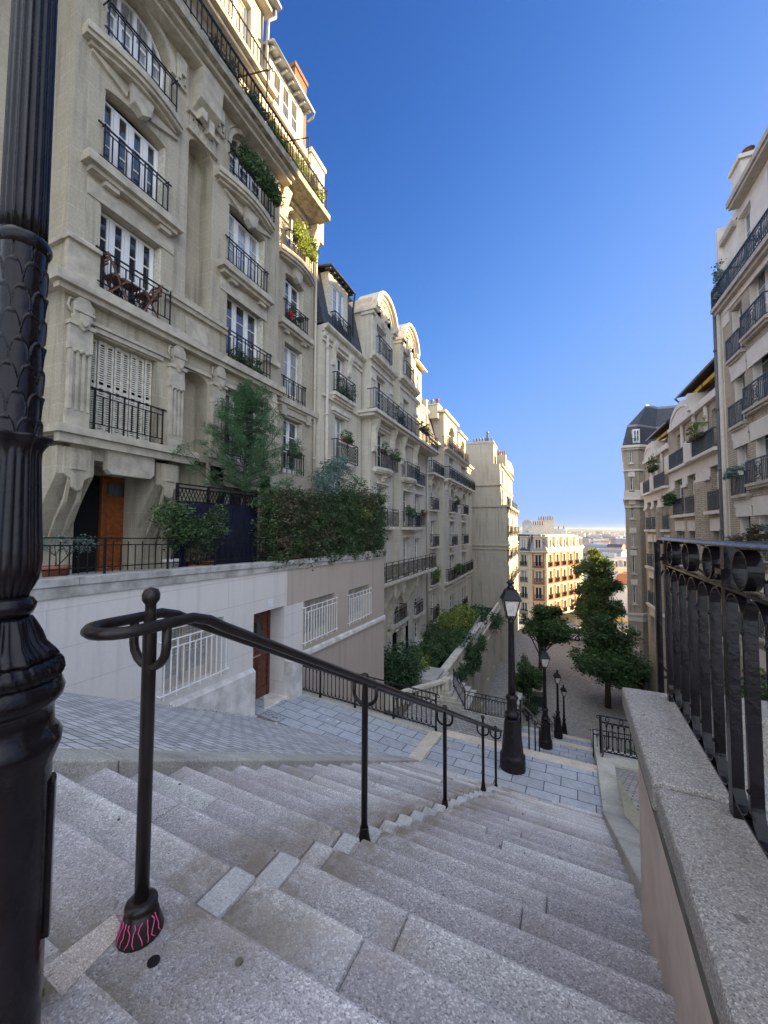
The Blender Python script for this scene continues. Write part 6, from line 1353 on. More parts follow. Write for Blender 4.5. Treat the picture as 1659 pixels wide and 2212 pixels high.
# ------------------------------------------------------------------ right-hand parapet with coping and big railing
def parapet():
    t = thing('parapet_wall', 'pink rendered parapet with thick granite coping at the right edge', 'wall', SU(1.85, 1, -1.4))
    mb = MB(SU); mb.box(1.70, 2.02, -3, 2.90, -4.5, -1.135); mb.build('wall', 'pink_wall', t)
    mb = MB(SU); mb.box(1.675, 2.05, -3, 2.93, -1.135, -1.10); mb.box(1.64, 2.06, -3, -.3, -1.10, -.985); mb.box(1.64, 2.06, -.29, 1.92, -1.10, -.985); mb.box(1.63, 2.06, 1.932, 2.96, -1.10, -.98); mb.build('coping', 'coping', t, bevel=.016)
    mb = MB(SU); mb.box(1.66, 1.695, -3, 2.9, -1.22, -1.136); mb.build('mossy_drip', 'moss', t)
    s = thing('cross_wall', 'low granite block wall beyond the big railing', 'wall', (1.2, 3.3, -1.2)); mb = MB(); mb.box(.98, 2.6, 3.05, 3.40, -2.6, -1.12); mb.build('block', 'coping', s, bevel=.02)
    mb = MB(); mb.hexa([(.75, -3, -1.95), (3.4, -3, -1.95), (3.4, 2.9, -2.3), (.75, 2.9, -2.3), (.75, -3, -1.9), (3.4, -3, -1.9), (3.4, 2.9, -2.25), (.75, 2.9, -2.25)]); struct(mb.build('right_alley_paving', 'kerb'))
    mb = MB(); mb.hexa([(.70, 0, -1.9), (.95, 0, -1.9), (.95, 2.9, -2.0), (.70, 2.9, -2.0), (.70, 0, -1.45), (.95, 0, -1.45), (.95, 2.9, -1.75), (.70, 2.9, -1.75)]); struct(mb.build('alley_plinth_stone', 'coping', bevel=.02))
parapet()
def big_rail():
    P0 = SU(1.86, -1.6, -.98); 
    def F(a, b, c): p = SU(1.865+b, -1.6+a, 0); return (p[0], p[1], -.98+c)
    t = thing('parapet_railing', 'big black iron railing with rings and arched bars on the granite coping', 'railing', P0); L = 4.46
    mb = MB(F); mb.prism([(-.030, .925)]+[(-.030*math.cos(math.pi*k/10), .930+.014*math.sin(math.pi*k/10)) for k in range(11)]+[(.030, .925)], -.5, L+.02, 'a'); mb.box(-.5, L, -.016, .016, .773, .785); mb.box(-.5, L, -.014, .014, .045, .055); mb.build('rails', 'ironglo', t, bevel=.002)
    posts = [.4, 1.44, 2.44, 3.45, L-.02]
    for p in posts:
        mb = MB(F); mb.box(p-.02, p+.02, -.017, .017, -.01, .925); mb.box(p-.032, p+.032, -.03, .03, .785, .845); mb.lathe((p, -.035, .815), [(.002, -.012), (.012, 0), (.002, .012)], 8); mb.build('post', 'ironglo', t)
    mb = MB(F)
    for a, b in zip([-.5]+posts, posts):
        n = 6; s = (b-a)/n
        for k in range(n):
            x = a+s*k; c = x+s/2; r = s*.46; w = .034
            for sg, z in ((1, .765-r), (-1, .062+r)):
                pts = [(c+r*math.cos(q), z+sg*r*math.sin(q)) for q in [math.pi*j/10 for j in range(11)]]
                for (a0, c0), (a1, c1) in zip(pts, pts[1:]): mb.hexa([(a0, -w/2, c0), (a1, -w/2, c1), (a1, w/2, c1), (a0, w/2, c0), (a0*.994+c*.006, -w/2, c0+sg*.006), (a1*.994+c*.006, -w/2, c1+sg*.006), (a1*.994+c*.006, w/2, c1+sg*.006), (a0*.994+c*.006, w/2, c0+sg*.006)])
            if k: mb.box(x-.0085, x+.0085, -.0175, .0175, .062+r*.55, .765-r*.55)
            if k: mb.lathe((x, -.0175, .765-r-.03), [(.002, -.008), (.008, 0), (.002, .008)], 6); mb.lathe((x, -.0175, .062+r+.03), [(.002, -.008), (.008, 0), (.002, .008)], 6)
    mb.build('arched_bars', 'ironglo', t)
    for a, b in zip([-.5]+posts, posts):
        for k in range(3):
            c = a+(b-a)*(k+.5)/3; R0 = .066; mb = MB(F)
            for j in range(24):
                q0, q1 = 2*math.pi*j/24, 2*math.pi*(j+1)/24
                mb.hexa([(c+r*math.cos(q), o, .855+r*math.sin(q)) for o in (-.020, .020) for r, q in ((R0, q0), (R0, q1), (R0-.006, q1), (R0-.006, q0))])
            mb.build('ring', 'ironglo', t)
big_rail()
def far_rail():
    P0 = (.60, 2.90, -1.0)
    def F(a, b, c): return (.62+a, 2.9-b, -1.0+c)
    t = thing('cross_railing', 'black iron railing with forked bars running right from the corner', 'railing', P0); L = 1.9
    mb = MB(F); mb.tube([(0, 0, .93), (L, 0, .93)], .012, 8); mb.bar((0, 0, .81), (L, 0, .81), .016); mb.bar((0, 0, .10), (L, 0, .08), .014); mb.build('rails', 'ironglo', t)
    mb = MB(F)
    for k in range(8):
        x = .26*k; 
        mb.bar((x, 0, .2), (x, 0, .70), .011); mb.box(x-.011, x+.011, -.011, .011, .64, .70); mb.box(x-.011, x+.011, -.011, .011, .18, .24)
        for s in ((-1, 1) if k else (1,)):
            mb.tube([(x, 0, .70), (x+s*.03, 0, .75), (x+s*.085, 0, .795), (x+s*.13, 0, .80)], .007, 6); mb.tube([(x, 0, .18), (x+s*.03, 0, .14), (x+s*.085, 0, .105), (x+s*.13, 0, .10)], .007, 6)
    for k in range(5):
        c = .2+.4*k; mb.tube([(c+.055*math.cos(q), 0, .87+.055*math.sin(q)) for q in [2*math.pi*j/14 for j in range(14)]], .006, 6, True)
    mb.build('forked_bars', 'ironglo', t)
    for x in (.0, 1.3): mb = MB(F); mb.bar((x, 0, -.02), (x, 0, .93), .03); mb.build('post', 'ironglo', t)
far_rail()

# ------------------------------------------------------------------ right row
def house_r1():
    b = thing('apartment_house', 'tall buff brick house with medallion balconies at the right edge', 'house', (8, 20, -10)); F = RF(8.0); fl = [7.92, 4.76, 1.60, -1.56, -4.7]
    mb = MB(F); A = []; Bc = []; Cc = []
    for z in fl:
        A.append((21.5, 22.55, z+.05, z+2.35)); Bc.append((19.25, 20.85, z+.35, z+2.95)); Cc.append((16.2, 17.8, z+.35, z+2.95)); Cc.append((13.0, 14.6, z+.35, z+2.95))
    mb.wall(8, 23.75, -16, 11.2, A+Bc+Cc, 0, .35, 0); mb.build('wall', 'brick_pale', b)
    mb = MB(F)
    mb.wall(8, 23.8, 11.3, 15.0, [(21.0, 22.2, 12.4, 14.4), (18.2, 19.6, 12.4, 14.6), (14.2, 15.6, 12.4, 14.6)], -.25, .3, 0)
    mb.box(22.75, 23.76, .002, .03, 9.9, 10.7); mb.box(8, 23.77, .004, .06, 10.45, 10.715)
    for z in fl:
        for t0, t1 in ((21.4, 22.65), (19.1, 21.0), (16.05, 17.95), (12.85, 14.75)):
            mb.box(t0-.1, t1+.1, .003, .05, z-.95, z-.18); mb.box(t0-.22, t0-.1, .003, .05, z-.5, z-.18); mb.box(t1+.1, t1+.22, .003, .05, z-.5, z-.18)
    mb.box(23.5, 23.78, .003, .05, -9, 11.2)
    mb.F = idF; mb.poly([(8, 23.9, -15), (14, 23.9, -15), (14, 23.9, 15.2), (8, 23.9, 15.2)]); mb.box(8.8, 20, 8, 23.85, -15, 15.1, 1); mb.poly([(8, 23.76, -15), (8.4, 23.76, -15), (8.4, 23.76, 15.2), (8, 23.76, 15.2)])
    mb.build('stone_band', ['white_render', 'void'], b)
    mb = MB(F)
    for z in fl:
        mb.box(21.25, 22.8, .001, .22, z-.10, z+.03); mb.box(21.35, 22.7, .001, .14, z-.20, z-.105)
        for t in (19.0, 15.95, 12.75): mb.box(t, t+2.2, .001, .26, z+.28, z+.40); mb.box(t+.1, t+2.1, .001, .18, z+.17, z+.275)
    mb.box(8, 23.85, -.8, .36, 10.88, 11.08); mb.box(8, 23.8, -.8, .24, 10.72, 10.875); mb.box(8, 22.1, -.8, .22, 14.95, 15.2); mb.box(8, 22.05, -.8, .14, 14.8, 14.945); mb.box(22.31, 23.85, -.9, -.05, 14.2, 14.5)
    mb.box(8, 23.7, -.249, -.18, 12.2, 12.35)
    mb.build('cornice', 'ledge_r', b)
    for w in A: window(b, F, w[0]+.03, w[1]-.03, w[2]+.02, w[3]-.02, -.31, 0, 2, 2)
    for w in Bc+Cc: window(b, F, w[0]+.03, w[1]-.03, w[2]+.02, w[3]-.02, -.31, 0, 2, 2)
    for t in ((21.03, 22.17, 12.42, 14.38), (18.23, 19.57, 12.42, 14.58), (14.23, 15.57, 12.42, 14.58)): window(b, F, *t, -.52, 0, 2, 1)
    mb = MB(F)
    for z in fl: folded(mb, 22.50, -.3, -.02, z+.1, z+2.3); folded(mb, 20.78, -.33, -.02, z+.4, z+2.9); folded(mb, 17.74, -.33, -.02, z+.4, z+2.9)
    mb.build('folded_shutters', 'white_render', b)
    for z in fl:
        rail_obj(rail_medal, b, F, 21.35, 22.72, z+.03, z+1.0, .18, .026, False, mat='iron_teal')
        for t in (19.1, 16.05, 12.85): rail_obj(rail_medal, b, F, t, t+2.0, z+.40, z+1.34, .22, .026, True, mat='iron_teal')
    for k in range(9): rail_obj(rail_medal, b, F, 7.5+k*1.8, 9.25+k*1.8, 11.09, 12.0, .31, .028, k % 2 == 0, mat='iron_teal')
    mb = MB(F); mb.bar((23.8, .31, 12.0), (23.8, -.8, 12.0), .05); mb.bar((23.8, .31, 11.09), (23.8, .31, 12.0), .04)
    for k in range(7): mb.bar((23.8, .2-.15*k, 11.09), (23.8, .2-.15*k, 12.0), .028)
    mb.build('balcony_railing', 'iron_teal', b)
    mb = MB(F); mb.prism([(.20, 15.2), (.1, 15.3), (-1.6, 18.0), (-6, 18.8), (-9, 18.8), (-9, 15.2)], 8, 22.0, 'a'); mb.prism([(-.2, 14.5), (-1., 15.8), (-6, 16.5), (-6, 14.5)], 22.25, 23.95, 'a'); rf = mb.build('roof', 'slate', b)
    mb = MB(F); mb.box(22.4, 23.4, -1.6, -.5, 14.5, 17.4); mb.box(22.3, 23.5, -1.7, -.4, 17.4, 17.6); mb.build('chimney', 'white_render', rf); mb = MB(F); mb.lathe((22.9, -1.0, 17.6), [(.2, 0), (.18, .5), (.24, .55), (.1, .6)], 10); mb.build('chimney_pot', 'brick_chim', rf)
    mb = MB(F); mb.tube([(23.58, .12, 11.0), (23.58, .12, -14)], .10, 10); mb.build('downpipe', 'pipe', b); mb = MB(F); mb.tube([(23.98, .14, 11.0), (23.98, .14, 4), (23.98, .2, -14)], .09, 10)
    for z in (9, 6, 3, 0): mb.lathe((23.98, .14, z), [(.09, 0), (.12, .01), (.12, .12), (.09, .13)], 10)
    mb.build('downpipe', 'pipe_dark', b)
M['ledge_r'] = plain('pale_ledge', (.47, .43, .37), .85, var=.15, sc=3)
house_r1()
flower_box('green plants with drooping leaves on the lower window of the brick house', RF(8.0), 21.4, 22.7, .28, 2.45, .18, 900, ('leaf_blue', 'leaf_tree'), 50, 'white_render', .25, .06, .1)
flower_box('feathery shrub at the corner of the brick house roof balcony, against the sky', RF(8.0), 22.9, 23.7, .15, 11.1, .4, 1300, ('leaf_blue',), 51, 'planter_dark', 1.5, .06, .1)
flower_box('grey-leaved plants on the low window ledge of the brick house', RF(8.0), 21.3, 22.7, .28, -.7, .18, 700, ('leaf_russet', 'leaf_blue'), 52, 'planter_dark', .25, .06, .1)
flower_box('grey plants on the wide low balcony of the brick house', RF(8.0), 19.1, 20.9, .3, -.3, .18, 800, ('leaf_russet', 'leaf_blue'), 53, 'planter_dark', .3, .06, .1)
for k, (x, y, z, lab) in enumerate(((6.6, 21.5, -9.2, 'dense shrub at the foot of the brick house, seen through the railing bars'), (7.0, 18.2, -6.4, 'green climber high beside the brick house wall at the right edge'), (5.8, 24.6, -10.6, 'bright green bush farther down beside the brick house'))):
    shrub('shrub', lab, (x, y, z-1), [(x, y, z, .8, .9, .7, 1), (x+.4, y+.9, z+.4, .7, .8, .6, 1), (x-.2, y-.8, z-.2, .6, .7, .5, .8)], 3200, .09, ['leaf_tree'], 'shrubs at the foot of the brick house', 60+k)

def house_r2(name, label, y0, k, zb):
    """white and brick house with segmental gable; k: module scale along the street"""
    b = thing('apartment_house', label, 'house', (8, y0, -14)); F = lambda t, o, z: (8.0-o, t, z+zb); iF = lambda x, y, z: (x, y, z+zb); T = lambda t: y0+(t-24.0)*k
    mb = MB(F); H = []
    cols = ((24.5, 25.7), (27.9, 29.4), (30.35, 32.0))
    for c0, c1 in cols:
        for z0, z1 in ((1.05, 3.4), (-2.1, -.0), (-5.3, -3.1), (-8.5, -6.3)): H.append((T(c0), T(c1), z0, z1))
    mb.wall(T(24.0), T(33.3), -16, 4.1, H, 0, .35, 0); ed = [T(24.0)]+[T(c+d) for c0, c1 in cols for c, d in ((c0, 0), (c1, 0))]+[T(33.3)]
    for a, c in zip(ed[::2], ed[1::2]): mb.box(a, c, .002, .04, 2.9, 3.4, 1)
    mb.box(T(24.0), T(33.3), .002, .04, 3.402, 4.05, 1)
    G = [(T(24.6), T(25.6), 4.3, 6.45), (T(28.1), T(29.1), 4.4, 6.45), (T(30.5), T(31.7), 4.4, 6.45)]
    mb.wall(T(24.0), T(33.3), 4.1, 7.3, G, -.1, .3, 0); mb.F = iF; mb.box(8.6, 18, T(24.05), T(33.2), -16, 7.2, 2); mb.poly([(8, T(33.3), -16), (12, T(33.3), -16), (12, T(33.3), 7.2), (8, T(33.3), 7.2)], 0)
    mb.build('wall', ['brick_pale', 'white_render', 'void'], b)
    mb = MB(F)
    mb.box(T(24.0), T(27.3), .041, .38, 4.05, 4.22); mb.box(T(27.31), T(33.3), .041, .28, 4.052, 4.22); mb.box(T(27.25), T(28.55), .1, .42, 4.08, 5.35); mb.box(T(32.3), T(33.3), -.1, .30, 4.23, 5.3)
    mb.box(T(24.0), T(27.59), -.4, .12, 6.9, 7.3); mb.box(T(27.6), T(32.6), -.4, .22, 6.85, 7.1); mb.box(T(27.6), T(28.0), -3, .35, 7.1, 8.1)
    K = 14; mb.prism([(T(27.8), 7.1)]+[(T(30.1)-T(2.3+24)*0-(2.3*k)*math.cos(math.pi*i/K), 7.1+1.2*math.sin(math.pi*i/K)) for i in range(K+1)]+[(T(32.4), 7.1)], -.3, .14, 'b')
    arch_mould(mb, T(28.3), T(31.9), 7.1, .8, .141, .2, .12, 12)
    for c0, c1 in cols:
        for z in (1.0, -2.15, -5.35): mb.box(T(c0-.3), T(c1+.3), .001, .28, z-.12, z+.05)
        for z in (-.0, -3.1, -6.3): mb.box(T(c0-.2), T(c1+.2), .001, .05, z, z+.65)
    for t in (26.0, 27.9, 30.1): mb.box(T(t), T(t+.25), -.05, .06, 4.3, 6.85)
    [mb.box(a, c, .041, .12, 2.75, 2.95) for a, c in zip(ed[::2], ed[1::2])]
    mb.build('stone_band', 'white_render', b)
    mb = MB(F); mb.box(T(26.3), T(27.4), .002, .26, -16, 2.74)
    for s in range(3): mb.box(T(26.5+s*.28), T(26.66+s*.28), .261, .32, -16, 2.4)
    mb.build('brick_pier', 'brick_pale', b)
    for h in H: window(b, F, h[0]+.03, h[1]-.03, h[2]+.02, h[3]-.02, -.31, 0, 2, 1, far=k < .99)
    for h in G: window(b, F, h[0]+.03, h[1]-.03, h[2]+.02, h[3]-.02, -.36, 0, 2, 1, far=k < .99)
    ro = lambda *a: rail_obj(rail_medal, b, F, *a, mat='iron_teal')
    for c0, c1 in cols:
        for z in (1.08, -2.05, -5.25): ro(T(c0-.1), T(c1+.1), z, z+1.0, .12, .035, False)
    ro(T(24.1), T(27.2), 4.22, 5.2, .34, .03, False); ro(T(28.6), T(30.4), 4.22, 5.2, .25, .03, False); ro(T(30.5), T(32.2), 4.22, 5.2, .25, .03, False)
    mb = MB(F)
    mb.bar((T(25.2), -.6, 8.1), (T(27.8), -.6, 8.1), .04); mb.bar((T(25.2), -.6, 7.7), (T(27.8), -.6, 7.7), .04); mb.build('balcony_railing', 'iron_teal', b)
    mb = MB(F); mb.wall(T(24.3), T(33), 7.2, 9.2, [(T(24.8), T(26.2), 7.4, 8.8), (T(28.0), T(29.4), 7.4, 8.8), (T(30.2), T(31.6), 7.4, 8.8)], -1.3, .3, 0); mb.build('attic_wall', 'white_render', b)
    for c in (24.8, 28.0, 30.2): window(b, F, T(c)+.03, T(c+1.4)-.03, 7.42, 8.78, -1.55, 0, 2, 1, far=True)
    mb = MB(F)
    P = [(.15, 8.75), (.1, 8.9), (-1.2, 9.6), (-4, 10.4), (-7, 10.4), (-7, 8.6), (-1.2, 8.9)]; mb.prism(P, T(23.95), T(30.6), 'a'); rf = mb.build('roof', 'slate', b)
    mb = MB(F); mb.tube([(T(23.95), .18, 8.72), (T(30.7), .18, 8.72), (T(30.7), .0, 8.5), (T(30.7), -.9, 8.3)], .06, 8); mb.build('gutter', 'zinc', rf)
    mb = MB(F)
    for c in (24.9, 26.9, 28.8): mb.hexa([(T(c), -1.2, 8.78), (T(c+1.8), -1.2, 8.78), (T(c+1.8), -.1, 8.32), (T(c), -.1, 8.32), (T(c), -1.2, 8.81), (T(c+1.8), -1.2, 8.81), (T(c+1.8), -.1, 8.35), (T(c), -.1, 8.35)]); mb.hexa([(T(c), -.10, 8.12), (T(c+1.8), -.10, 8.12), (T(c+1.8), -.09, 8.12), (T(c), -.09, 8.12), (T(c), -.10, 8.32), (T(c+1.8), -.10, 8.32), (T(c+1.8), -.09, 8.32), (T(c), -.09, 8.32)])
    mb.build('awning', 'awning', b)
    return b
house_r2('a', 'white and brick house with arched gable and yellow awnings, left of the tall brick house', 24.0, 1.0, 0)
house_r2('b', 'second white and brick house with arched gable, nearer the corner tower', 33.35, .85, -.95)
flower_box('dark bushy plants on a window of the arched-gable house', RF(8.0), 31.0, 32.6, .35, 1.9, .2, 1200, ('leaf_dark', 'leaf_tree'), 54, 'planter_dark', .35, .08, .2)
flower_box('grass-like dry plant on the balcony of the arched-gable house beside the tall brick house', RF(8.0), 25.0, 26.6, .5, 5.0, .2, 800, ('leaf_russet', 'leaf_yel'), 55, 'planter_dark', .7, .06, .1)
flower_box('dark shrubs on the balcony of the second arched-gable house', RF(8.0), 34.2, 35.6, .6, 4.5, .2, 700, ('leaf_dark', 'leaf_russet'), 56, 'planter_dark', .8, .08, .1)

def house_r3():
    b = thing('corner_tower_house', 'brick corner house with canted tower front and slate mansard, end of the right row', 'house', (7.1, 45, -15.7)); Y = 44.9; s = .9
    X0, X1, X2 = 7.06, 8.28, 9.4
    mb = MB(CF(Y)); W = []
    wz = [(6.75, 8.02), (4.0, 5.38), (1.2, 2.62), (-1.65, -.25), (-4.2, -2.45), (-7.2, -5.35), (-10.7, -8.65), (-13.6, -11.9)]
    for z0, z1 in wz: W.append((7.52, 7.80, z0, z1))
    mb.wall(X0, X1, -13.2, 8.3, W, 0, .25, 0); mb.wall(X0-.02, X1+.01, -15.8, -13.2, [], .02, .25, 2)
    mb.F = GF(X1, Y, 38); mb.wall(0, 3.2, -13.2, 8.3, [(1.2, 1.9, z0, z1) for z0, z1 in wz[:6]], 0, .25, 0); mb.wall(0, 3.2, -15.8, -13.2, [], .02, .25, 2)
    mb.F = idF; mb.poly([(X0, Y, -15.8), (X0+2.7, Y+16, -15.8), (X0+2.7, Y+16, 8.3), (X0, Y, 8.3)]); mb.box(X0+2.8, 18, Y+2.7, Y+16, -15.8, 8.4, 1); mb.poly([(X1+2.45, Y+1.98, -15.8), (18, Y+2.6, -15.8), (18, Y+2.6, 8.5), (X1+2.45, Y+1.98, 8.5)], 0)
    mb.build('wall', ['brick_pale', 'void', 'slate_plinth'], b)
    mb = MB(idF)
    def ring(z0, z1, e):
        d = GF(X1, Y, 38); a = d(3.2, e, 0); c = d(0, e, 0)
        P = [(X0+2.7-e, Y+16), (X0-e, Y-e), (X1+e*.3, Y-e), (a[0], a[1]), (a[0]+1, a[1]+4)]; mb.prism(P, z0, z1, 'c')
    ring(8.3, 8.55, .28); ring(8.1, 8.295, .14); ring(5.95, 6.1, .1); ring(3.9, 4.2-.25, .1) if 0 else None
    ring(3.05, 3.2, .22); ring(2.3, 2.42, .08); ring(-8.3, -8.1, .16); ring(-8.9, -8.301, .05); ring(3.201, 4.0, .12)
    mb.F = CF(Y)
    for z0, z1 in wz: mb.box(7.42, 7.9, .001, .12, z0-.12, z0-.02); mb.box(7.38, 7.94, .001, .03, z1+.01, z1+.55)
    mb.build('stone_band', 'white_render', b)
    for w in W: window(b, CF(Y), w[0]+.02, w[1]-.02, w[2]+.02, w[3]-.02, -.2, 0, 1, 1, far=True)
    mb = MB(idF); zt = 8.55
    lo = [(X0+2.6, Y+16), (X0-.1, Y+.2), (X1, Y+.2), (X1+2.4, Y+2.2), (X1+9, Y+2.6)]; hi = [(X0+3.0, Y+15), (X0+.5, Y+1.1), (X1+.2, Y+1.1), (X1+2.2, Y+3.0), (X1+9, Y+3.4)]; t2 = [(X0+4.4, Y+12), (X0+2.6, Y+3.6), (X1+1.5, Y+3.6), (X1+2.8, Y+5), (X1+9, Y+5.4)]
    for A, B, z0, z1 in ((lo, hi, zt, 10.7), (hi, t2, 10.75, 13.3)):
        for (p, q, r, s2) in zip(A, A[1:], B[1:], B): mb.poly([(p[0], p[1], z0), (q[0], q[1], z0), (r[0], r[1], z1), (s2[0], s2[1], z1)])
    mb.poly([(p[0], p[1], 13.3) for p in t2+[(X1+9, Y+12)]]); rf = mb.build('roof', 'slate', b)
    mb = MB(idF); mb.prism(hi+[(X1+9, Y+14)], 10.7, 10.9, 'c'); mb.prism(t2+[(X1+9, Y+12)], 13.3, 13.55, 'c'); mb.build('roof_trim', 'zinc', rf)
    mb = MB(CF(Y)); mb.box(7.9, 8.5, -.9, -.2, 8.8, 10.2); d = mb.build('dormer', 'paintwhite', b); window(b, CF(Y), 7.95, 8.45, 8.9, 10.1, -.2+.005, 0, 2, 1, far=True)
    mb = MB(CF(Y)); mb.bar((X0, .1, 9.2), (X1, .1, 9.2), .05)
    for k in range(9): mb.bar((X0+k*.15, .1, 8.6), (X0+k*.15, .1, 9.2), .02)
    mb.build('balcony_railing', 'iron_teal', b)
M['slate_plinth'] = plain('dark_plinth', (.15, .15, .16), .8)
house_r3()

# ------------------------------------------------------------------ garden terrace with balustrade, left below
def garden():
    b = thing('garden_terrace', 'stone garden terrace with balustrade and doors in its street wall', 'garden terrace', (-5.6, 22, -9)); F = LF(-5.6)
    mb = MB(F); D = [(27.0, 28.0, -13.2, -11.0), (30.2, 31.3, -13.9, -11.2), (34.0, 35.4, -15.2, -11.6), (38.2, 39.3, -14.4, -11.6), (42.5, 43.6, -14.6, -11.8)]
    mb.wall(21.9, 48.7, -16, -9.4, D, 0, .3, 0); mb.F = idF; mb.poly([(-5.6, 21.9, -16), (-8.9, 21.9, -16), (-8.9, 21.9, -9.4), (-5.6, 21.9, -9.4)], 0)
    mb.box(-9.2, -6.1, 22.2, 48.6, -16, -9.42, 1); mb.build('wall', ['stone_c', 'void'], b)
    mb = MB(F)
    for h in D: mb.box(h[0], h[1], -.30, -.26, h[2], h[3])
    mb.build('door', 'pipe_dark', b)
    mb = MB(F); mb.box(21.8, 48.7, -.3, .14, -9.4, -9.18); mb.box(21.8, 48.7, .001, .07, -10.6, -10.45)
    for y in (22.0, 26.2, 30.6): mb.box(y-.22, y+.22, -.34, .10, -9.18, -8.2)
    mb.box(21.75, 34.8, -.36, .13, -8.2, -8.06); mb.box(30.8, 48, -.2, .05, -9.17, -8.6); mb.F = idF; mb.box(-8.2, -5.5, 21.76, 22.2, -9.4, -9.18); mb.box(-8.2, -5.94, 21.82, 22.14, -8.2, -8.06); mb.box(-8.3, -7.9, 21.78, 22.22, -9.18, -8.2)
    mb.build('parapet', 'trim_b', b)
    mb = MB(F); pr = [(.06, 0), (.06, .08), (.04, .12), (.09, .35), (.085, .5), (.04, .78), (.055, .85), (.06, .98)]
    for y in np.arange(22.5, 30.4, .34): 
        if abs(y-26.2) > .3: mb.lathe((y, -.12, -9.18), pr, 8)
    mb.F = idF
    for x in np.arange(-7.7, -6.0, .32): mb.lathe((x, 21.98, -9.18), pr, 8)
    mb.build('balusters', 'trim_b', b)
    s = thing('garden_steps', 'short flight of pale stone steps up to the garden terrace', 'steps', (-4.6, 20.2, -8.8)); mb = MB()
    for k in range(7):
        mb.box(-5.0-.30*k, -3.75-.30*k, 19.3+.08*k, 21.7, -9.2, -8.70+.15*(k-1)+.12)
    mb.build('treads', 'kerb', s, bevel=.02)
    w = thing('stair_balustrade', 'sloping stone balustrade beside the lower court', 'balustrade', (-6.6, 17.5, -8.6)); mb = MB()
    A, B = Vector((-6.9, 16.9, -7.7)), Vector((-5.0, 19.9, -7.75)); n = 14
    mb.bar(tuple(A), tuple(B), .28, .14); mb.bar(tuple(A-Vector((0, 0, .78))), tuple(B-Vector((0, 0, .75))), .3, .16); mb.build('rails', 'trim_b', w); mb = MB()
    for k in range(1, n): c = A.lerp(B, k/n)-Vector((0, 0, .72)); mb.lathe(tuple(c), [(.05, 0), (.04, .08), (.08, .25), (.07, .4), (.035, .55), (.05, .66)], 8)
    mb.build('balusters', 'trim_b', w); mb = MB()
    for p in (A, B): mb.box(p.x-.18, p.x+.18, p.y-.18, p.y+.18, -8.9, p.z+.12)
    mb.build('pier', 'trim_b', w)
    mb = MB(); mb.poly([(-9, 16.4, -8.3), (-6.2, 16.4, -8.3), (-6.2, 21.9, -8.3), (-9, 21.9, -8.3)]); struct(mb.build('garden_soil', 'moss'))
garden()
def veranda():
    t = thing('glazed_veranda', 'low glazed veranda with ribbed zinc roof against the third house', 'veranda', (-8.5, 44, -12)); mb = MB()
    mb.hexa([(-9.0, 40.5, -9.6), (-6.2, 40.5, -10.6), (-6.2, 48.6, -10.6), (-9.0, 48.6, -9.6), (-9.0, 40.5, -9.5), (-6.2, 40.5, -10.5), (-6.2, 48.6, -10.5), (-9.0, 48.6, -9.5)])
    for k in range(17): mb.bar((-9.0, 40.6+k*.5, -9.46), (-6.2, 40.6+k*.5, -10.46), .08, .06)
    mb.build('roof', 'zinc', t); mb = MB()
    for y in (40.5, 43.2, 45.9, 48.5): mb.bar((-6.3, y, -9.4), (-6.3, y, -10.6), .08)
    mb.box(-6.33, -6.27, 40.5, 48.5, -10.9, -10.62); mb.build('frame', 'zinc', t)
veranda()
gs = 'garden shrubs on the left terraces'
shrub('shrub', 'large dark shrub in front of the ornate iron door of the second house', (-7.7, 19.4, -8.3), [(-7.9, 18.6, -7.1, .9, .8, .8, 1), (-7.4, 20.0, -7.2, .8, .9, .9, 1), (-7.0, 19.2, -7.6, .6, .7, .6, .7)], 6500, .075, ['leaf_dark'], gs, 70)
shrub('shrub', 'lighter yellowish shrub between the dark shrub and the stone balustrade', (-7.0, 21.4, -8.5), [(-7.0, 21.3, -7.7, .6, .7, .6, 1), (-6.6, 20.9, -8.2, .5, .5, .4, .6)], 2600, .065, ['leaf_yel'], gs, 71)
shrub('shrub', 'broad green shrub on the garden terrace behind the balustrade corner', (-7.2, 25.2, -9.2), [(-7.4, 24.4, -8.1, .9, 1.2, .7, 1), (-6.9, 26.4, -8.0, .8, 1.3, .8, 1), (-7.8, 27.5, -7.6, .6, .9, .8, .8)], 7500, .085, ['leaf_tree'], gs, 72)
shrub('shrub', 'round leafy shrub with broad bright leaves beside the sloping rail of the garden terrace', (-6.4, 27.6, -9.2), [(-6.3, 27.8, -8.1, .7, 1.1, .6, 1), (-6.1, 29.2, -8.2, .6, .9, .6, 1)], 3600, .10, ['leaf_tree'], gs, 73)
shrub('shrub', 'russet and yellow bushes under the projecting bay of the third house', (-7.5, 33, -9.2), [(-7.6, 31.6, -7.8, .9, 1.4, .9, 1), (-7.0, 34.5, -7.8, 1.0, 1.6, .9, 1)], 5500, .10, ['leaf_yel'], gs, 74)
shrub('shrub', 'dark green bushes at the far end of the garden terrace under the blind gable', (-6.8, 40, -9.2), [(-6.6, 37.5, -8.4, 1.0, 1.9, .9, 1), (-6.3, 41.0, -9.2, 1.1, 2.0, .9, 1), (-6.0, 44.5, -10.0, 1.0, 2.0, .8, .8)], 8000, .11, ['leaf_dark'], gs, 75)
shrub('hanging_creeper', 'creeper hanging over the garden terrace wall beside the balustrade', (-5.6, 29, -8.8), [(-5.35, 28.4, -9.3, .25, 1.2, .9, 1), (-5.3, 30.4, -9.7, .25, .8, 1.0, 1), (-5.3, 25.0, -9.2, .2, .9, .5, .5), (-5.3, 33.2, -9.4, .25, 1.0, .6, .6)], 5200, .085, ['leaf_hedge'], gs, 76, 'creeper')
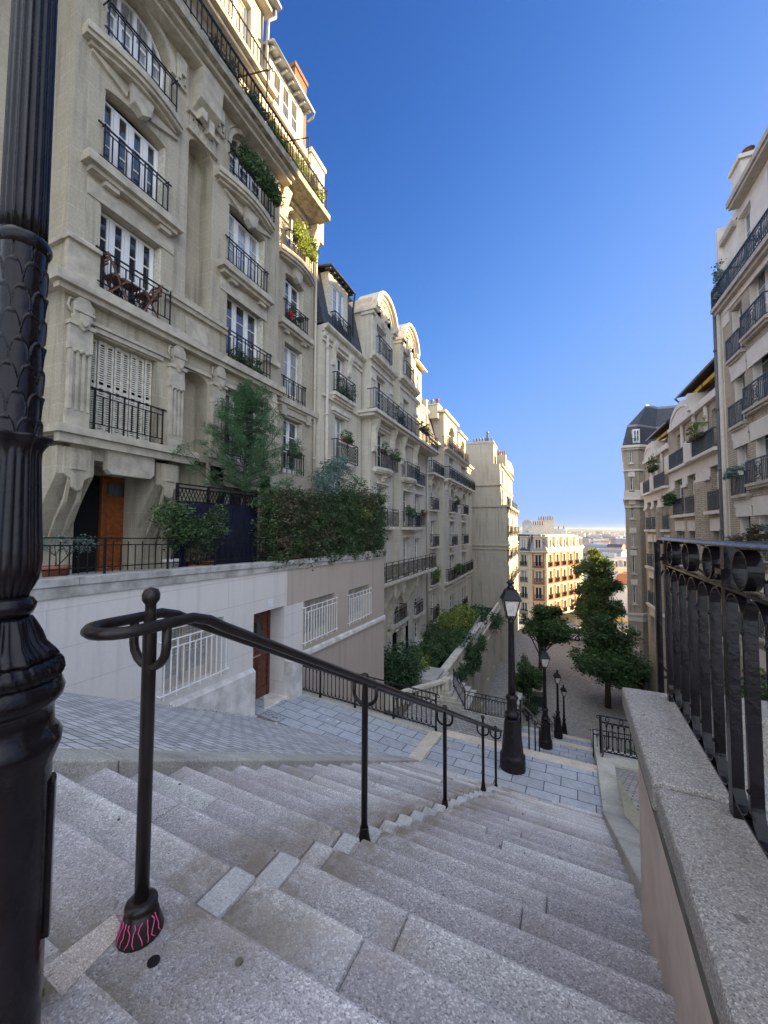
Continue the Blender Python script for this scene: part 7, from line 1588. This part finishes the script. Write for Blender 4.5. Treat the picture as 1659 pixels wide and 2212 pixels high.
def fence_mid():
    t = thing('garden_fence', 'upright black bar fence between the gardens of the second and third houses', 'fence', (-8, 29.8, -8.9)); mb = MB()
    for k in range(16): mb.bar((-9.0+k*.2, 30.0+.0*k, -9.2), (-9.0+k*.2, 30.0, -7.4), .03)
    for z in (-8.9, -7.7): mb.bar((-9, 30.0, z), (-5.95, 30.0, z), .035)
    mb.build('bars', 'iron', t)
    t = thing('wall_handrail', 'thin sloping metal rail along the edge of the garden terrace', 'handrail', (-5.6, 30, -8.2)); mb = MB(); mb.bar((-5.62, 26.4, -7.95), (-5.62, 34.5, -7.45), .07)
    for y in (27, 30, 33, 34.4): mb.bar((-5.62, y, -9), (-5.62, y, -7.9+(y-27)*.062), .05)
    mb.build('rail', 'zinc', t)
fence_mid()

# ------------------------------------------------------------------ square: trees, planter, bollards
def rb(n, c, r, seed, w=1., m=0):
    n = int(n*1.7)
    rng = random.Random(seed); out = []
    for _ in range(n):
        d = Vector((rng.gauss(0, 1), rng.gauss(0, 1), rng.gauss(0, 1))).normalized()*rng.uniform(.10, 1.12)
        q = rng.uniform(.13, .42); out.append((c[0]+d.x*r[0], c[1]+d.y*r[1], c[2]+d.z*r[2], r[0]*q, r[1]*q, r[2]*q*1.15, w*(q/.28)**2, m))
    return out
g = 'trees on the square below the stairs'
tree('street_tree', 'broad dark tree with wide low crown, right of the street lamps', (4.6, 40.0, -15.7), (4.6, 40.0, -11.5), .24,
     rb(26, (4.5, 40.0, -12.0), (3.0, 2.8, 1.9), 1)+rb(14, (4.5, 40.4, -9.6), (1.9, 1.8, 1.9), 2), 42000, .115, ['leaf_tree', 'leaf_tree'], g, 81)
tree('street_tree', 'tall slim tree with sunlit yellow-green top rising against the city view', (6.3, 62.0, -15.7), (6.1, 62.0, -6.5), .30,
     rb(10, (6.9, 62, -13.2), (2.2, 2.4, 1.4), 33)+rb(18, (6.4, 62, -10.8), (2.9, 2.7, 2.2), 3)+rb(14, (6.1, 62, -8.0), (2.9, 2.7, 1.9), 4)+rb(10, (5.9, 62, -5.6), (2.2, 2.0, 1.6), 5, .8, 1)+rb(7, (6.0, 62, -3.8), (1.2, 1.1, 1.1), 6, .5, 2), 60000, .15, ['leaf_tree', 'leaf_tree', 'leaf_yel'], g, 82)  # top clumps use yellow-green leaves: sunlight put into the leaf colour
tree('street_tree', 'rounded dark tree left of the second street lamp', (-1.1, 44.5, -15.7), (-1.0, 44.5, -12.0), .2,
     rb(24, (-.6, 44.6, -10.2), (3.0, 2.6, 1.6), 7)+rb(8, (-.4, 44.6, -8.6), (1.7, 1.5, .9), 8)+rb(5, (.6, 44.6, -10.2), (1.2, 1.2, .8), 9), 30000, .12, ['leaf_tree'], g, 83)
tree('street_tree', 'thin young tree with sparse leaves near the planter box', (-1.9, 34.5, -15.7), (-1.8, 34.5, -12.4), .09,
     rb(9, (-1.8, 34.5, -11.8), (1.1, 1.1, 1.0), 10)+rb(6, (-2.2, 34.3, -12.9), (.9, .8, .8), 11), 6000, .10, ['leaf_tree'], g, 84)
tree('street_tree', 'small dark tree at the right beside the corner tower', (7.6, 42.0, -15.7), (7.6, 42.0, -14.0), .12, rb(14, (7.0, 42., -13.2), (1.6, 1.3, 1.1), 12), 9000, .11, ['leaf_dark'], g, 85)
def planter():
    t = thing('square_planter', 'dark green wooden planter box with a small shrub on the cobbled square', 'planter', (-1.1, 38.0, -15.69)); mb = MB()
    x, y, z = -1.25, 38.0, -15.69
    mb.box(x-.48, x+.48, y-.48, y+.48, z+.10, z+.88)
    for a in (-.5, .5):
        for c in (-.5, .5): mb.box(x+a-.06, x+a+.06, y+c-.06, y+c+.06, z, z+1.0)
    mb.box(x-.54, x+.54, y-.54, y+.54, z+.88, z+.95); mb.build('box', 'planter_green', t, bevel=.01)
    leaves('foliage', ['leaf_tree'], rb(7, (x, y, z+1.7), (.75, .7, .8), 20), 3200, .07, t, 21)
planter()
for i, (x, y, r) in enumerate(((1.5, 34.6, .35), (3.3, 19.5, .5))):
    shrub('shrub', ['small dark bush at the foot of the lowest handrail', 'low dark bush behind the pier railing right of the stairs'][i], (x if i else -1.9, y if i else 36.2, -15.7 if not i else -10.6), [((x if i else -1.9), (y if i else 36.2), (-15.3 if not i else -10.0), .8, .7, .45, 1), ((x+.5 if i else -2.6), (y+.3 if i else 36.2), (-15.35 if not i else -10.2), .6, .6, .35, 1)], 2600, .08, ['leaf_dark'], 'low bushes by the stairs', 90+i)

# ------------------------------------------------------------------ vehicles
def car(loc, deg, label, paint, L=4.3, W=1.8, H=1.6, suv=True, roofbars=False):
    t = thing('parked_car', label, 'car', loc, 'cars parked at the foot of the street'); c, s = math.cos(R(deg)), math.sin(R(deg))
    F = lambda a, b, z: (loc[0]+a*c-b*s, loc[1]+a*s+b*c, loc[2]+z)
    mb = MB(F); h = H; P = [(-L/2, .35), (-L/2-.02, .75), (-L/2+.10, .95), (-L*.30, 1.02), (-L*.16, h-.12), (-L*.05, h), (L*.30, h-.02), (L*.42, h-.22), (L*.48, 1.0), (L/2, .85), (L/2, .38), (L*.42, .25), (-L*.42, .25)]
    n = len(P); A = [mb.pt(p[0], -W/2+(.16 if p[1] > 1.0 else 0), p[1]) for p in P]; B = [mb.pt(p[0], W/2-(.16 if p[1] > 1.0 else 0), p[1]) for p in P]
    mb.face(A[::-1]); mb.face(B)
    for i in range(n): j = (i+1) % n; mb.face((A[i], A[j], B[j], B[i]))
    mb.build('body', paint, t, bevel=.05)
    mb = MB(F)
    for sg in (-1, 1):
        y = sg*(W/2-.055); y2 = sg*(W/2-.13)
        mb.poly([(-L*.26, y, 1.04), (L*.08, y, 1.04), (L*.08, y2, h-.12), (-L*.135, y2, h-.14)]); mb.poly([(L*.10, y, 1.04), (L*.42, y, 1.04), (L*.37, y2, h-.18), (L*.10, y2, h-.12)])
    mb.poly([(-L*.285, -W/2+.22, 1.07), (-L*.285, W/2-.22, 1.07), (-L*.168, W/2-.28, h-.14), (-L*.168, -W/2+.28, h-.14)]); mb.poly([(L*.475, -W/2+.22, 1.08), (L*.475, W/2-.22, 1.08), (L*.428, W/2-.26, h-.24), (L*.428, -W/2+.26, h-.24)])
    mb.build('windows', 'glass', t)
    for a in (-L*.31, L*.31):
        for sg in (-1, 1):
            mb = MB(lambda p, q, r, a=a, sg=sg: F(a+p, sg*(W/2-.12)+r*sg, .33+q)); mb.lathe((0, 0, 0), [(.20, -.02), (.33, -.02), (.345, .03), (.345, .12), (.32, .15), (.21, .15)], 18); w = mb.build('wheel', 'rubber', t)
            mb = MB(lambda p, q, r, a=a, sg=sg: F(a+p, sg*(W/2-.12)+r*sg, .33+q)); mb.lathe((0, 0, 0), [(.05, .155), (.21, .155), (.21, .10), (.05, .10)], 14); mb.build('rim', 'chrome', w)
    for sg in (-1, 1):
        mb = MB(F); mb.box(-L/2-.03, -L/2+.06, sg*W*.36-.14, sg*W*.36+.14, .68, .82); mb.build('headlight', 'lampglass', t)
        mb = MB(F); mb.box(L/2-.06, L/2+.02, sg*W*.38-.12, sg*W*.38+.12, .80, .96); mb.build('tail_light', 'petal', t)
    if roofbars:
        mb = MB(F)
        for a in (-L*.02, L*.24): mb.bar((a, -W*.36, h+.06), (a, W*.36, h+.06), .05)
        for sg in (-1, 1): mb.bar((-L*.04, sg*W*.34, h+.03), (L*.28, sg*W*.34, h+.03), .04)
        mb.build('roof_rack', 'chrome', t)
    return t
car((2.0, 62.5, -15.72), 12, 'white car with roof bars crossing at the foot of the square, between the trees', 'carwhite', roofbars=True)
for i, (x, y, d, p, lb) in enumerate(((8.6, 72, 80, 'carwhite', 'white car parked right of the tall tree, near the corner tower'), (10.6, 86, 78, 'cardark', 'dark car parked down the street beyond the corner tower, nearest of the dark ones'), (12.4, 98, 78, 'cargrey', 'grey car parked down the street between two dark cars'), (14.0, 110, 78, 'cardark', 'farthest dark car down the street, by the pale facades'), (8.6, 80, 80, 'cardark', 'dark car parked behind the white car near the corner tower'), (11.2, 92, 78, 'carwhite', 'white car down the street beyond the dark cars'))):
    car((x, y, -15.75-max(0, y-68)*.198), d, lb, p)
def far_lamp():
    lo = (9.6, 66, -15.72); t = thing('street_lamp', 'slim dark street lamp beside the corner tower, far down the street', 'street lamp', lo); F = lambda a, b, z: (lo[0]+a, lo[1]+b, lo[2]+z)
    mb = MB(F); mb.lathe((0, 0, 0), [(.16, 0), (.14, .6), (.07, .9), (.05, 4.2)], 10); mb.build('shaft', 'iron', t); mb = MB(F); mb.lathe((0, 0, 0), [(.1, 4.2), (.24, 4.7), (.28, 4.72), (.1, 4.95), (.02, 5.1)], 6); mb.build('lantern', 'iron', t)
far_lamp()

# ------------------------------------------------------------------ sunlit orange brick corner house
def face_bays(mb, wl_, b, F, t0, t1, z0, floors, n, fh, mat_cols, wz=(.5, 2.5), ww=1.1, depth=.22, lib=None, side=0):
    """facade of stone and brick strips with one window per bay and floor"""
    s = (t1-t0)/n; H = []
    for k in range(n):
        c = t0+s*(k+.5)
        for j in range(floors): H.append((c-ww/2, c+ww/2, z0+j*fh+wz[0], z0+j*fh+wz[1]))
    mb.F = F; mb.wall(t0, t1, z0, z0+floors*fh, H, 0, depth, mat_cols[0])
    for h in H: window(b, F, h[0]+.02, h[1]-.02, h[2]+.02, h[3]-.02, -depth+.02, 0, 2, 0, far=True)
    return H
def house5():
    b = thing('corner_house', 'sunlit corner house of orange brick and cream stone with slate mansard', 'house', (-.6, 78, -16)); z0 = -16.2; fh = 3.02
    A = (-.55, 78.0); ch = (-3.3, 77.0)
    segs = [('side', GF(-6.5, 77.9, -3), 0, 3.2, 1), ('front', GF(-3.3, 77.72, 6), 0, 2.75, 1)]
    F1 = GF(-3.3, 77.72, 6); d = GF(-3.3, 77.72, 6)(2.75, 0, 0); F2_ = GF(d[0], d[1], 62); F0 = GF(-8.2, 80.2, -27)
    for nm, F, t0, t1, n in (('a', F0, 0, 5.5, 2), ('b', F1, 0, 2.75, 1), ('c', F2_, 0, 13.5, 5)):
        mb = MB(F); H = face_bays(mb, None, b, F, t0, t1, z0, 4, n, fh, (0,), (.35, 2.55), 1.15)
        mb.build('wall', ['brick_red' if nm != 'a' else 'cream'], b)
        mb = MB(F); s = (t1-t0)/n
        for k in (0, n):
            t = t0+s*k; w = .30; mb.box(max(t0, t-w), min(t1, t+w), .003, .10, z0, z0+4*fh)
        for h in H: mb.box(h[0]-.18, h[0], .002, .07, h[2], h[3]); mb.box(h[1], h[1]+.18, .002, .07, h[2], h[3]); mb.box(h[0]-.22, h[1]+.22, .002, .11, h[3], h[3]+.26)
        for j in range(1, 5): mb.box(t0, t1, .004, .22 if j == 4 else .16, z0+j*fh-.16, z0+j*fh+.02)
        mb.box(t0-.1, t1+.1, -.2, .45, z0+4*fh+.02, z0+4*fh+.22); mb.box(t0, t1, .002, .12, z0, z0+1.)
        mb.build('stone_trim', 'cream', b)
        mb = MB(F)
        for h in H: rail_medal(mb, h[0]-.15, h[1]+.15, h[2]-.02, h[2]+.85, .42 if nm == 'b' else .14, .04, False)
        mb.build('balcony_railing', 'iron', b)
        mb = MB(F); zc = z0+4*fh+.22; mb.hexa([(t0, .25, zc), (t1, .25, zc), (t1, -1.0, zc+3.1), (t0, -1.0, zc+3.1), (t0, 0.0, zc), (t1, 0, zc), (t1, -1.6, zc+3.1), (t0, -1.6, zc+3.1)])
        rf = mb.build('roof', 'slate' if nm == 'a' else 'slate_lit', b)
        for k in range(n):
            c = t0+s*(k+.5); mb = MB(F); mb.wall(c-.75, c+.75, zc, zc+2.6, [(c-.5, c+.5, zc+.3, zc+2.2)], .1, .15); mb.box(c-.75, c-.66, -1.6, .099, zc, zc+2.6); mb.box(c+.66, c+.75, -1.6, .099, zc, zc+2.6); mb.box(c-.85, c+.85, -1.6, .22, zc+2.6, zc+2.75)
            dm = mb.build('dormer', 'cream', b); window(b, F, c-.48, c+.48, zc+.32, zc+2.18, -.03, 0, 2, 0, far=True)
    mb = MB(); e = F2_(13.5, -.5, 0); a0 = F0(0, -.5, 0); a1 = F1(0, -.6, 0); a2 = F1(2.75, -.6, 0)
    mb.prism([(a0[0], a0[1]+.2), (a1[0], a1[1]), (a2[0]-.3, a2[1]+.1), (e[0], e[1]), (e[0]-10, e[1]+3), (a0[0]-2, a0[1]+16)], z0, z0+4*fh+.1, 'c'); mb.build('core', 'void', b)
    mb = MB(); mb.prism([(-6.5, 80.6), (-3.5, 79.6), (-1.0, 79.9), (4.4, 90.5), (0, 95), (-9, 96)], z0+4*fh+.2, z0+4*fh+3.35, 'c'); mb.build('roof', 'zinc', b)
    for x0, x1, y, z1, n, lab in ((-5.0, -.9, 84.0, .9, 9, 0), (-2.2, 1.0, 87.0, 2.0, 7, 1)):
        mb = MB(); mb.box(x0, x1, y, y+.9, -1.0, z1); mb.box(x0-.08, x1+.08, y-.08, y+.98, z1, z1+.15); ch = mb.build('chimney', 'cream' if 0 else 'trim_b', b)
        for k in range(n): mb = MB(); mb.lathe((x0+.3+(x1-x0-.6)*k/(n-1), y+.4, z1+.15), [(.12, 0), (.10, .7), (.14, .72), (.14, .8), (.05, .8)], 8); mb.build('chimney_pot', 'terracotta' if (k*7) % 3 else 'zinc', ch)
    for r, x, z, lb in ((.95, -3.9, 1.2, 'large white satellite dish on the roof of the orange brick house'), (.6, -4.0, -.5, 'smaller white satellite dish below the large one')):
        t = thing('satellite_dish', lb, 'satellite dish', (x, 80.8, z)); mb = MB(lambda a, c, q, x=x, z=z: (x+a, 80.6-q, z+c)); mb.lathe((0, 0, 0), [(.02, 0), (r*.5, .08), (r*.85, .2), (r, .30), (r*.98, .31), (r*.5, .12), (.02, .05)], 20); mb.build('dish', 'metal_box', t); mb = MB(); mb.bar((x, 80.8, -1.2), (x, 80.8, z), .08); mb.build('mast', 'zinc', t)
M['slate_lit'] = plain('slate_painted_sunlit', (.24, .24, .25), .6, var=.15, sc=4)  # paler copy of the slate, sunlight put into its colour
house5()

# ------------------------------------------------------------------ further houses down the hill
def simple_house(name, label, F, t1, z0, floors, fh, n, wallm, roofm, depth=10, hip=2.6, group=None, ww=1.0, dorm=True, pots=4, balc=False):
    b = thing(name, label, 'house', F(0, 0, z0), group); mb = MB(F); H = face_bays(mb, None, b, F, 0, t1, z0, floors, n, fh, (0,), (.6, 2.5), ww, .2)
    z1 = z0+floors*fh; mb.poly([(0, 0, z0), (0, -depth, z0), (0, -depth, z1), (0, 0, z1)]); mb.poly([(t1, 0, z0), (t1, -depth, z0), (t1, -depth, z1), (t1, 0, z1)]); mb.box(.3, t1-.3, -depth, -.45, z0, z1-.1); mb.build('wall', wallm, b)
    mb = MB(F); mb.box(-.15, t1+.15, -.3, .35, z1, z1+.25)
    for j in range(1, floors): mb.box(0, t1, .003, .10, z0+j*fh-.1, z0+j*fh)
    mb.build('cornice', wallm, b)
    mb = MB(F); mb.prism([(.2, z1+.25), (-1.1, z1+.25+hip), (-depth/2, z1+.6+hip), (-depth+1, z1+.25+hip), (-depth, z1+.25)], 0, t1, 'a'); rf = mb.build('roof', roofm, b)
    if dorm:
        for k in range(n):
            c = t1*(k+.5)/n; mb = MB(F); mb.box(c-.6, c+.6, -1.6, .0, z1+.3, z1+hip-.1); dm = mb.build('dormer', wallm, rf); mb = MB(F); mb.box(c-.38, c+.38, .001, .02, z1+.6, z1+hip-.4); mb.build('pane', 'glass', dm)
    mb = MB(F); mb.box(t1*.4, t1*.4+.8, -depth*.8, -depth*.3, z1+hip, z1+hip+1.8); ch = mb.build('chimney', 'trim_b', rf)
    mb = MB(F)
    for k in range(pots): mb.lathe((t1*.4+.4, -depth*(.35+.11*k), z1+hip+1.8), [(.15, 0), (.13, .6), (.05, .6)], 6)
    mb.build('chimney_pots', 'terracotta', ch)
    if balc:
        mb = MB(F)
        for j in (1, floors-1): rail_medal(mb, 0, t1, z0+j*fh, z0+j*fh+1, .5, .05, False)
        mb.build('balcony_railing', 'iron', b)
    return b
gh = 'houses farther down the hill'
gz = lambda y: -15.75-max(0, y-68)*.198
simple_house('apartment_house', 'shaded cream house continuing the row beyond the orange brick house', GF(6.0, 90.6, 84), 13, -19.5, 5, 3.1, 5, 'stone_c', 'zinc', group=gh, balc=True)
simple_house('low_house', 'low white house with blank wall at the bottom of the street', GF(5.6, 104, 8), 5.5, gz(104)-1, 4, 2.7, 2, 'white_render', 'zinc', group=gh, dorm=False)
simple_house('apartment_house', 'white house with many small windows facing the street, right of the tall tree', GF(20.0, 128, 247), 12, -29.5, 5, 3.1, 5, 'white_render', 'tile_roof', group=gh)
simple_house('apartment_house', 'cream house with blue-grey mansard behind the white house', GF(17.2, 133, 35), 9, -30, 6, 3.1, 3, 'cream', 'slate_lit', group=gh, balc=True)
simple_house('apartment_house', 'narrow yellow-lit house beside the corner tower', GF(20.5, 143, -8), 8, -33, 6, 3.1, 3, 'cream', 'zinc', group=gh, balc=True)
simple_house('apartment_house', 'long pale roofed house behind the tall tree', GF(8, 128, 10), 10, -31, 5, 3.1, 4, 'white_render', 'zinc', group=gh)
simple_house('apartment_house', 'pale house glimpsed between the orange brick house and the tall tree', GF(3.5, 138, 4), 8, -34, 6, 3.1, 3, 'stone_b', 'zinc', group=gh)
simple_house('apartment_house', 'house with terracotta roof beyond the white houses', GF(12.6, 152, 3), 9, -35, 6, 3.2, 3, 'cream', 'tile_roof', group=gh)
def shop_awning():
    t = thing('shop_awning', 'yellow shop awning at the bottom of the street beside the corner tower', 'awning', (17.2, 120, -25)); F = GF(15.6, 118, -10); z = gz(118)
    mb = MB(F); mb.hexa([(0, 0, z+3.6), (4.5, 0, z+3.6), (4.5, 2.2, z+2.4), (0, 2.2, z+2.4), (0, 0, z+4.4), (4.5, 0, z+4.4), (4.5, 2.2, z+2.5), (0, 2.2, z+2.5)]); mb.build('canvas', 'awning', t)
    mb = MB(F); mb.box(0, 4.5, -.5, -.1, z, z+3.6); mb.build('shopfront', 'void', t)
shop_awning()
# unseen blocks added behind the right-hand row; their rooflines hold off the low sun
gb = 'unseen shade-casting blocks added behind the right-hand row'
for i, (y0, y1, top) in enumerate(((6, 26.4, 23.6), (27, 30.5, 20.0), (31, 35.5, 19.6), (36, 44.6, 20.8), (45, 47.6, 19.0), (48, 53, 15.6), (53.5, 60, 16.6), (60.5, 67, 15.4), (67.5, 82, -1.5))):
    X = 13.2 if i == 0 else 20
    t = thing('apartment_house', 'unseen house block added behind the right-hand row to cast shade, %s' % ('tallest', 'first', 'second', 'third', 'fourth', 'fifth', 'sixth', 'seventh', 'lowest')[i]+' along the hill', 'house', (X, y0, -15), gb)
    mb = MB(); mb.box(X, X+(6 if i == 0 else 10), y0, y1, -16, top-2.4); mb.build('wall', 'stone_c', t); mb = MB(); mb.prism([(X, top-2.4), (X+.2, top), (X+5, top), (X+(6 if i == 0 else 10), top-2.4)], y0, y1, 'b'); mb.build('roof', 'slate', t)

# ------------------------------------------------------------------ city on the plain
def city():
    rng = random.Random(12); gm = 'buildings spread over the plain'
    cm = []
    for i, c in enumerate(((.50, .47, .42), (.42, .39, .34), (.58, .56, .52), (.30, .29, .29), (.36, .20, .14), (.22, .24, .27))):
        M['city%d' % i] = plain('city_wall_%d' % i, c, .85, var=.2, sc=.08); cm.append('city%d' % i)
    cm += ['tile_roof', 'zinc', 'slate']
    mb = MB(); mb2 = MB()
    for k in range(5200):
        y = 250*math.exp(rng.random()*math.log(5600/250)); x = y*rng.uniform(-.02, .30)
        w = rng.uniform(8, 26)*(1+y/2600); d = rng.uniform(8, 18)*(1+y/3000); z = land_z(x, y)-2; h = rng.uniform(10, 24)*(1 if rng.random() < .93 else 1.8)+2
        if y < 330: h = min(h, 16)
        m = rng.choices(range(6), (5, 4, 3, 2, 1.2, 2))[0]; a = rng.uniform(-.5, .5)
        F = GF(x, y, math.degrees(a)); mb.F = F; mb.box(0, w, -d, 0, z, z+h, m)
        r = rng.choices((6, 7, 8), (1.3, 3, 2))[0]
        if y < 1500: mb.prism([(.4, z+h+.01), (-d*.25, z+h+2.2), (-d*.75, z+h+2.2), (-d-.4, z+h+.01)], -.3, w+.3, 'a', r)
        else: mb.box(-.2, w+.2, -d-.2, .2, z+h+.01, z+h+.8, r)
    for k in range(14):
        y = rng.uniform(2000, 4500); x = y*rng.uniform(.0, .2); mb.F = GF(x, y, 0); mb.box(0, rng.uniform(120, 320), -60, 0, land_z(x, y), land_z(x, y)+rng.uniform(14, 24), rng.choice((2, 5, 3)))
    o = mb.build('distant_city', cm); tag(o, 'pale sunlit city spread over the plain below the hills', 'city', kind='stuff')
    bl = []
    for k in range(420):
        y = 200*math.exp(rng.random()*math.log(4500/200)); x = y*rng.uniform(-.02, .28); s = rng.uniform(5, 11)*(1+y/1800); bl.append((x, y, land_z(x, y)+s*.9, s, s, s*.7, 1))
    tag(leaves('distant_trees', ['leaf_tree'], bl, 16000, 2.4, None, 31), 'clumps of green trees among the city blocks', 'trees', kind='stuff')
city()

# ------------------------------------------------------------------ small things on the ground
def spots():
    rng = random.Random(4)
    mb = MB(SU)
    for k in range(46):
        v = rng.uniform(.2, 8.0); u = rng.uniform(-1.6, 1.6); z = (-1.386 if v < 1.1 else zb1(v)+.006); r = rng.uniform(.005, .013)
        i = int((v-1.12)/RUN) if v > 1.12 else 0
        if v > 1.12 and ((v-1.12) % RUN < r+.01 or (v-1.12) % RUN > RUN-r-.01): continue
        if v < .72: z = -1.384
        mb.prism([(u+r*rng.uniform(.7, 1.1)*math.cos(q), v+r*rng.uniform(.7, 1.1)*math.sin(q)) for q in [2*math.pi*j/9 for j in range(9)]], z-.004, z+.0012, 'c')
    tag(mb.build('chewing_gum', 'moss'), 'flattened dark gum spots scattered over the granite steps', 'chewing gum', kind='stuff')
    for i, (x, y, z, lb) in enumerate(((-5.9, 7.4, None, 'white scrap of paper on the setts left of the plinth'), (-5.3, 8.7, None, 'white paper scrap on the blue-grey paving of the upper landing'), (-5.05, 8.75, None, 'tiny white scrap just right of the paper on the upper landing'))):
        zz = (rz(y)-.02 if y < 8 else lz(x, y)); mb = MB(); mb.box(x, x+.05, y, y+.04, zz, zz+.02); tag(mb.build('paper_scrap', 'litter'), lb, 'litter')
    p = SU(-1.0, .60, 0)
    t = thing('weed_tuft', 'small green weed with white litter in the joint beside the post base', 'weed', SU(-.16, .71, -1.39)); leaves('foliage', ['leaf_yel'], [(*SU(-.17, .71, -1.375), .035, .02, .012, 1), (*SU(-.10, .71, -1.378), .02, .015, .008, .5)], 160, .008, t, 3)
    mb = MB(SU); mb.prism([(.135+.019*math.cos(q), .915+.018*math.sin(q)) for q in [2*math.pi*j/20 for j in range(20)]], -1.3895, -1.3858, 'c'); tag(mb.build('dark_disc', 'iron'), 'dark round metal disc set in the step right of the pink-marked post', 'disc')
    mb = MB(SU); mb.prism([(-.16, .74), (-.02, .735), (-.05, .93), (-.14, .95)], -1.40, -1.3872, 'c'); mb.build('post_patch', 'granite_pink')['kind'] = 'structure'
spots()

def dry_leaves():
    rng = random.Random(8); mb = MB()
    def lf(x, y, z, r):
        q = rng.uniform(0, 6.28); a, c = math.cos(q)*r, math.sin(q)*r; mb.poly([(x-a, y-c, z+.002), (x+c*.5, y-a*.5, z+.008), (x+a, y+c, z+.004), (x-c*.5, y+a*.5, z+.010)])
    for k in range(150):
        v = rng.uniform(1.2, 7.9); u = -1.66+abs(rng.gauss(0, .10)); i = math.ceil((v-1.12)/RUN); v = 1.12+RUN*(i-1)+abs(rng.gauss(0, .05))+.01; x, y, _ = SU(u, v, 0); lf(x, y, zb1(v+.001)+.003, rng.uniform(.012, .026))
    for k in range(60): x = -6.95+abs(rng.gauss(0, .12)); y = rng.uniform(5.5, 7.9); lf(x, y, rz(y)+.004, rng.uniform(.012, .028))
    for k in range(50): x = -6.8+abs(rng.gauss(0, .35)); y = 8.0+abs(rng.gauss(0, .12)); lf(x, y, lz(x, y)+.004, rng.uniform(.012, .028))
    tag(mb.build('dry_leaves', 'leaf_russet'), 'dry brown leaves gathered along the kerb and the wall foot', 'leaves', kind='stuff')
dry_leaves()

# ------------------------------------------------------------------ haze over the plain
def haze():
    mb = MB(); mb.box(-7000, 14000, -70, 16000, -80, 60)
    m = bpy.data.materials.new('air'); m.use_nodes = True; nt = m.node_tree; nt.nodes.clear()
    v = nt.nodes.new('ShaderNodeVolumePrincipled'); v.inputs['Density'].default_value = HAZE; v.inputs['Color'].default_value = (.80, .88, 1., 1); v.inputs['Anisotropy'].default_value = .2
    o = nt.nodes.new('ShaderNodeOutputMaterial'); nt.links.new(v.outputs[0], o.inputs['Volume']); M['air'] = m
    tag(mb.build('haze', 'air'), 'pale morning haze over the distant plain', 'haze', kind='stuff')
HAZE = 0.00003
haze()
